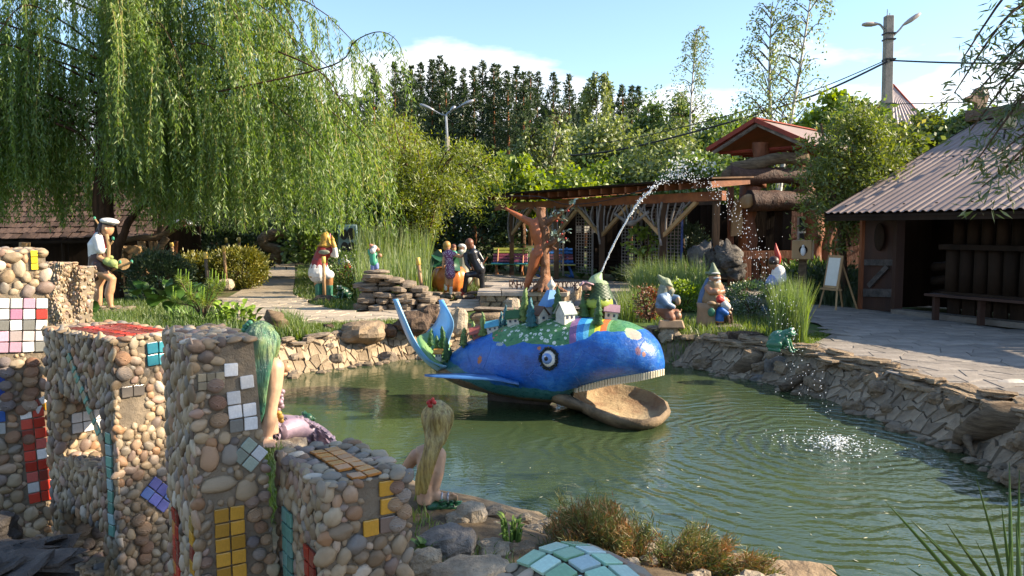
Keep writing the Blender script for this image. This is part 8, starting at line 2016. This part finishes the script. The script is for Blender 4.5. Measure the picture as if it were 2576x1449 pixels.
# second letter, yellow tiles
l = Letter('mosaic_letter', 'tall mosaic letter with two columns of yellow tiles on its end face', (0, 0, 0))
F, Lf, T, core = block_faces((-.88, 2.15), (.84, .54), (-.56, .83), .165, .38, .35, 1.335); F.tp = .42; T.tp = 0
core[0] = [core[0][0], core[0][0] + (core[0][1] - core[0][0]) * 1.42, core[0][3] + (core[0][2] - core[0][3]) * 1.42, core[0][3]]; l.core(core); h = F.h; S2 = .043
l.tiles(F, .083, h - .262, 2, 5, S2 * .94, [GRY, WHT, WHT, WHT, WHT, None, None, WHT, WHT, None], rot=.03); l.tiles(F, .084, h - .14, 2, 3, S2, [None], rot=.02)
l.tiles(F, .128, h - .385, 2, 2, S2 * .9, [(.3, .36, .3), (.6, .62, .62), (.26, .3, .25), (.3, .36, .3)], rot=PI / 4)
l.tiles(F, .035, h - .73, 2, 6, S2, [YEL], rot=.0); l.tiles(F, .035, h - .775, 2, 1, S2, [(.55, .58, .52), (.34, .42, .34)]); l.tiles(F, .118, h - .80, 2, 2, S2 * .92, [RED_, ORG, (.1, .14, .08), ORG])
l.tiles(F, .01, h - .13, 3, 2, .024, [(.36, .3, .2)], gap=.08)
l.shells(F, [(.055, h - .12, .026), (.058, h - .17, .026), (.06, h - .22, .027), (.125, h - .47, .022), (.155, h - .46, .02), (.13, h - .51, .026), (.155, h - .51, .022), (.14, h - .55, .022), (.12, h - .59, .02), (.15, h - .59, .02), (.132, h - .63, .022), (.155, h - .65, .02), (.125, h - .67, .02), (.015, h - .62, .02), (.014, h - .67, .02)])
F.taken += [(.03, h - .33, .03), (.08, h - .33, .03), (.05, h - .41, .04), (.115, h - .44, .03)]
for x, y, rx, ry in ((.032, h - .325, .026, .042), (.082, h - .325, .026, .033), (.05, h - .405, .05, .024), (.115, h - .435, .032, .034)):
    o = link('pebble', PEB[1], l.root); o.matrix_local = Matrix.Translation(F.at(x, y, .003)) @ F.R.to_4x4() @ Matrix.Diagonal((rx, ry, .018, 1))
l.tiles(Lf, .06, .18, 2, 6, S2, [RED_, DRD, ORG, RED_, RED_, DRD]); l.tiles(Lf, .31, .1, 1, 9, S2, [YEL, DRD, YEL, (.3, .2, .05), (.5, .55, .6)])
l.pebbles(F, .019, .009, 1.5); l.pebbles(Lf, .022, .010, 1.5, (1.2, 2.0), True); l.pebbles(T, .02, .010, .8); l.finish(300)
# third letter with two openings
l = Letter('mosaic_letter', 'wide mosaic letter with two openings, teal and blue tiles and red tiles on top', (0, 0, 0))
a3, b3 = Vector((.62, .79)).normalized(), Vector((-.79, .62)).normalized()
f3 = Vector((-1.52, 2.98)); z0, z1 = .1, 1.225; W3, D3 = .30, .62
F, Lf, T, core = block_faces(f3, a3, b3, W3, D3, z0, z1)
A3, B3, O3 = Vector((*a3, 0)), Vector((*b3, 0)), Vector((*f3, 0))
def bar3(d0, d1, h0, h1): c4 = [O3 + A3 * x + B3 * y for x, y in ((0, d0), (W3, d0), (W3, d1), (0, d1))]; return [[c + UP * h0 for c in c4], [c + UP * h1 for c in c4]]
holes_z = [(.24, .46), (.68, .96)]; hd0, hd1 = .12, .52
l.core(bar3(0, hd0, z0, z1), bar3(hd1, D3, z0, z1), bar3(hd0, hd1, z0, holes_z[0][0]), bar3(hd0, hd1, holes_z[0][1], holes_z[1][0]), bar3(hd0, hd1, holes_z[1][1], z1))
Lf.hole = [(D3 - hd1, D3 - hd0, a - z0, b - z0) for a, b in holes_z]; h = F.h; S3 = .046
l.tiles(F, .125, h - .115, 2, 2, S3 * 1.05, [TEA[:0] or CYN, (.1, .4, .46), (.02, .16, .22), (.05, .3, .36)]); l.tiles(F, .02, h - .225, 2, 1, S3, [(.14, .12, .1)]); l.tiles(F, .02, h - .33, 2, 2, S3, [None])
l.tiles(F, .17, h - .72, 2, 3, S3, [LIL, (.1, .17, .42), LIL], rot=.75); l.shells(F, [(.03, h - .07, .035), (.035, h - .13, .035), (.07, h - .72, .03), (.09, h - .76, .034), (.08, h - .8, .03), (.1, h - .84, .03), (.09, h - .88, .03)])
l.tiles(Lf, .54, .35, 1, 9, S3, [TEA, (.3, .42, .42), TEA])
for i in range(8): l.tiles(Lf, .22 + i * .033, h - .10 - i * .038, 2, 1, .036, [TEA, (.36, .3, .2)], rot=-.85)
l.tiles(T, .04, .08, 5, 9, .046, [DRD, RED_, (.35, .09, .07), DRD, (.4, .05, .03)])
# inside faces of the openings, lit through
for zi, (a, b) in enumerate(holes_z):
    I = Face(O3 + B3 * hd1 + UP * a, A3, UP, W3, b - a); I.n = -B3; I.R = Matrix((A3, UP, A3.cross(UP))).transposed()
    if zi: l.tiles(I, .05, .09, 5, 2, .046, [WHT])
    else: l.shells(I, [(.08, .1, .035), (.13, .14, .034), (.15, .07, .036), (.2, .12, .034), (.23, .05, .03), (.1, .03, .03)])
    l.pebbles(I, .024, .012, .5); Bt = Face(O3 + B3 * hd0 + UP * a, A3, B3, W3, hd1 - hd0); l.pebbles(Bt, .024, .012, .4)
l.pebbles(F, .021, .010, 1.6); l.pebbles(Lf, .023, .011, 2.0, (1.3, 2.2), True); l.pebbles(T, .022, .011, .9); l.finish(300)
# fourth letter at the left edge, in the sun
l = Letter('mosaic_letter', 'sunlit mosaic letter at the left edge with a white and pink tile field', (0, 0, 0))
F, Lf, T, core = block_faces((-2.44, 3.42), (.80, .60), (-.60, .80), .36, .6, .2, 1.545); l.core(core); h = F.h; S4 = .05
l.tiles(F, .0, h - .44, 7, 5, S4, [PNK, PNK, (.5, .4, .38), PNK, PNK, WHT, GRY, GRY, WHT, WHT, PNK, (.5, .42, .4), (.5, .42, .4), WHT, WHT, WHT, WHT, GRY, WHT, GRY, WHT, (.2, .22, .2), WHT, GRY, WHT, (.45, .2, .3), WHT, RED_, WHT, WHT, PNK, WHT, WHT, PNK, WHT], rot=-.06)
l.tiles(F, .12, h - .82, 1, 5, S4 * 1.1, [BLU_, BLU_, (.5, .5, .45), (.04, .13, .42), (.5, .52, .5)][::-1], rot=-.03)
l.tiles(F, .25, .18, 2, 9, S4, [RED_, RED_, WHT, RED_, (.5, .12, .1), DRD, RED_], rot=.05); l.tiles(F, .3, h - .75, 2, 2, .034, [WHT, YEL, DRD, WHT], rot=.4); l.tiles(F, .3, h - .08, 1, 3, .03, [(.7, .6, .03)])
l.shells(F, [(x + U(-.012, .012), y + U(-.01, .01), U(.028, .036)) for x in (.10, .19, .28) for y in [h - .50 - i * .05 for i in range(5)]] + [(.24, h - .72, .03), (.27, h - .66, .032), (.2, h - .84, .034), (.26, h - .86, .03)])
l.pebbles(F, .03, .012, 1.4); l.pebbles(T, .025, .012, .6); l.finish(300)
# the letter whose top just shows at the bottom edge
l = Letter('mosaic_letter', 'rounded top of a mosaic letter with pale green tiles at the bottom edge', (0, 0, 0))
c = P(1485, 1440, 1.30); A_ = Vector((.86, .5, 0)).normalized(); B_ = Vector((-.5, .86, 0)).normalized(); mb = MB(); rg = []
def dome(s, t): return Vector((c.x, c.y, 0)) + A_ * s + B_ * t + UP * (c.z + .012 - 3.0 * (s * s) - 1.2 * (t - .02) ** 2)
for i in range(13):
    s = -.15 + .3 * i / 12; rg.append([dome(s, -.14) - UP * .4, dome(s, -.14), dome(s, -.07), dome(s, 0), dome(s, .07), dome(s, .13), dome(s, .13) - UP * .4])
mb.loft(rg); mb.make('core', M_mortar, l.root, True)
taken = []
for j in range(5):
    for i in range(3):
        s, t = -.055 + i * .046 , -.09 + j * .047; p = dome(s, t); n = (dome(s + .01, t) - dome(s - .01, t)).cross(dome(s, t + .01) - dome(s, t - .01)).normalized(); X = (A_ - n * A_.dot(n)).normalized()
        o = link('tile', tile_mesh([PGR, (.45, .62, .5), (.3, .52, .3), (.5, .64, .6)][(i + j * 3) % 4]), l.root); o.matrix_local = Matrix.Translation(p + n * .005) @ Matrix((X, n.cross(X), n)).transposed().to_4x4() @ Matrix.Diagonal((.041, .041, .014, 1)); taken.append((s, t, .026))
for r, tries in ((.027, 300), (.02, 900), (.014, 900)):
    for _ in range(tries):
        s, t = U(-.15, .15), U(-.14, .13)
        if all(math.hypot(s - x, t - y) > r * .85 + q_ for x, y, q_ in taken):
            taken.append((s, t, r * .9)); p = dome(s, t); n = (dome(s + .01, t) - dome(s - .01, t)).cross(dome(s, t + .01) - dome(s, t - .01)).normalized(); X = (A_ - n * A_.dot(n)).normalized(); th = U(0, PI)
            o = link('pebble', random.choice(PEB), l.root); a = U(1, 1.8); o.matrix_local = Matrix.Translation(p) @ Matrix((X, n.cross(X), n)).transposed().to_4x4() @ Matrix.Rotation(th, 4, 'Z') @ Matrix.Diagonal((r * a ** .5 * 1.1, r / a ** .5 * 1.1, r * .6, 1))
# the farther pair, finely covered
def far_letter(label, strokes, d, cols):
    b = P(*strokes[0][0], d); l = Letter('mosaic_letter', label, b); k = d / F_PX; n = 0
    for (u0, v0), (u1, v1), w0, w1 in strokes:
        p0, p1 = P(u0, v0, d) - b, P(u1, v1, d) - b; t0 = .12
        c = MB().loft([[p0 + Vector((x * w0 * k / 2, y * t0, 0)) for x, y in ((-1, -1), (1, -1), (1, 1), (-1, 1))], [p1 + Vector((x * w1 * k / 2, y * t0, 0)) for x, y in ((-1, -1), (1, -1), (1, 1), (-1, 1))]]); c.make('stroke', M_mortar, l.root)
        for i in range(620):
            s, x = U(0, 1), U(-1, 1); p = p0.lerp(p1, s); w = (w0 + (w1 - w0) * s) * k / 2; top = i % 7 == 0
            r = U(.016, .028)
            p = p + Vector((x * w, -t0, 0)) if not top else p1 + Vector((x * w1 * k / 2, U(-1, 1) * t0, 0))
            if not top and i % 9 == 1: p = p0.lerp(p1, s) + Vector((w, U(-t0, t0), 0))
            R = Euler((PI / 2 * (not top), 0, 0)).to_matrix().to_4x4(); l.cand.append((0, Matrix.Translation(p) @ R @ Matrix.Rotation(U(0, 3), 4, 'Y' if not top else 'Z') @ Matrix.Diagonal((r * 1.2, r * .85, r * .6, 1))))
        for i in range(26):
            s = U(.05, .95); p = p0.lerp(p1, s) + Vector((U(.1, .5) * (w0 + (w1 - w0) * s) * k / 2, -t0 - .008, 0)); o = link('tile', tile_mesh(random.choice(cols)), l.root); o.matrix_local = Matrix.Translation(p) @ Euler((PI / 2, U(-.2, .2), 0)).to_matrix().to_4x4() @ Matrix.Diagonal((.034, .034, .014, 1))
    l.finish(120)
far_letter('crossed mosaic letter standing beyond the leftmost tall letter', [((116, 815), (130, 735), 34, 26), ((130, 735), (120, 668), 28, 38), ((165, 815), (142, 735), 36, 26), ((142, 735), (155, 662), 28, 42)], 7.4, [WHT, BLU_, YEL, PGR, DRD])
far_letter('slab-shaped mosaic letter with white tile lines beside the statue girl', [((196, 812), (200, 672), 38, 46)], 7.6, [WHT, WHT, (.5, .5, .6)])
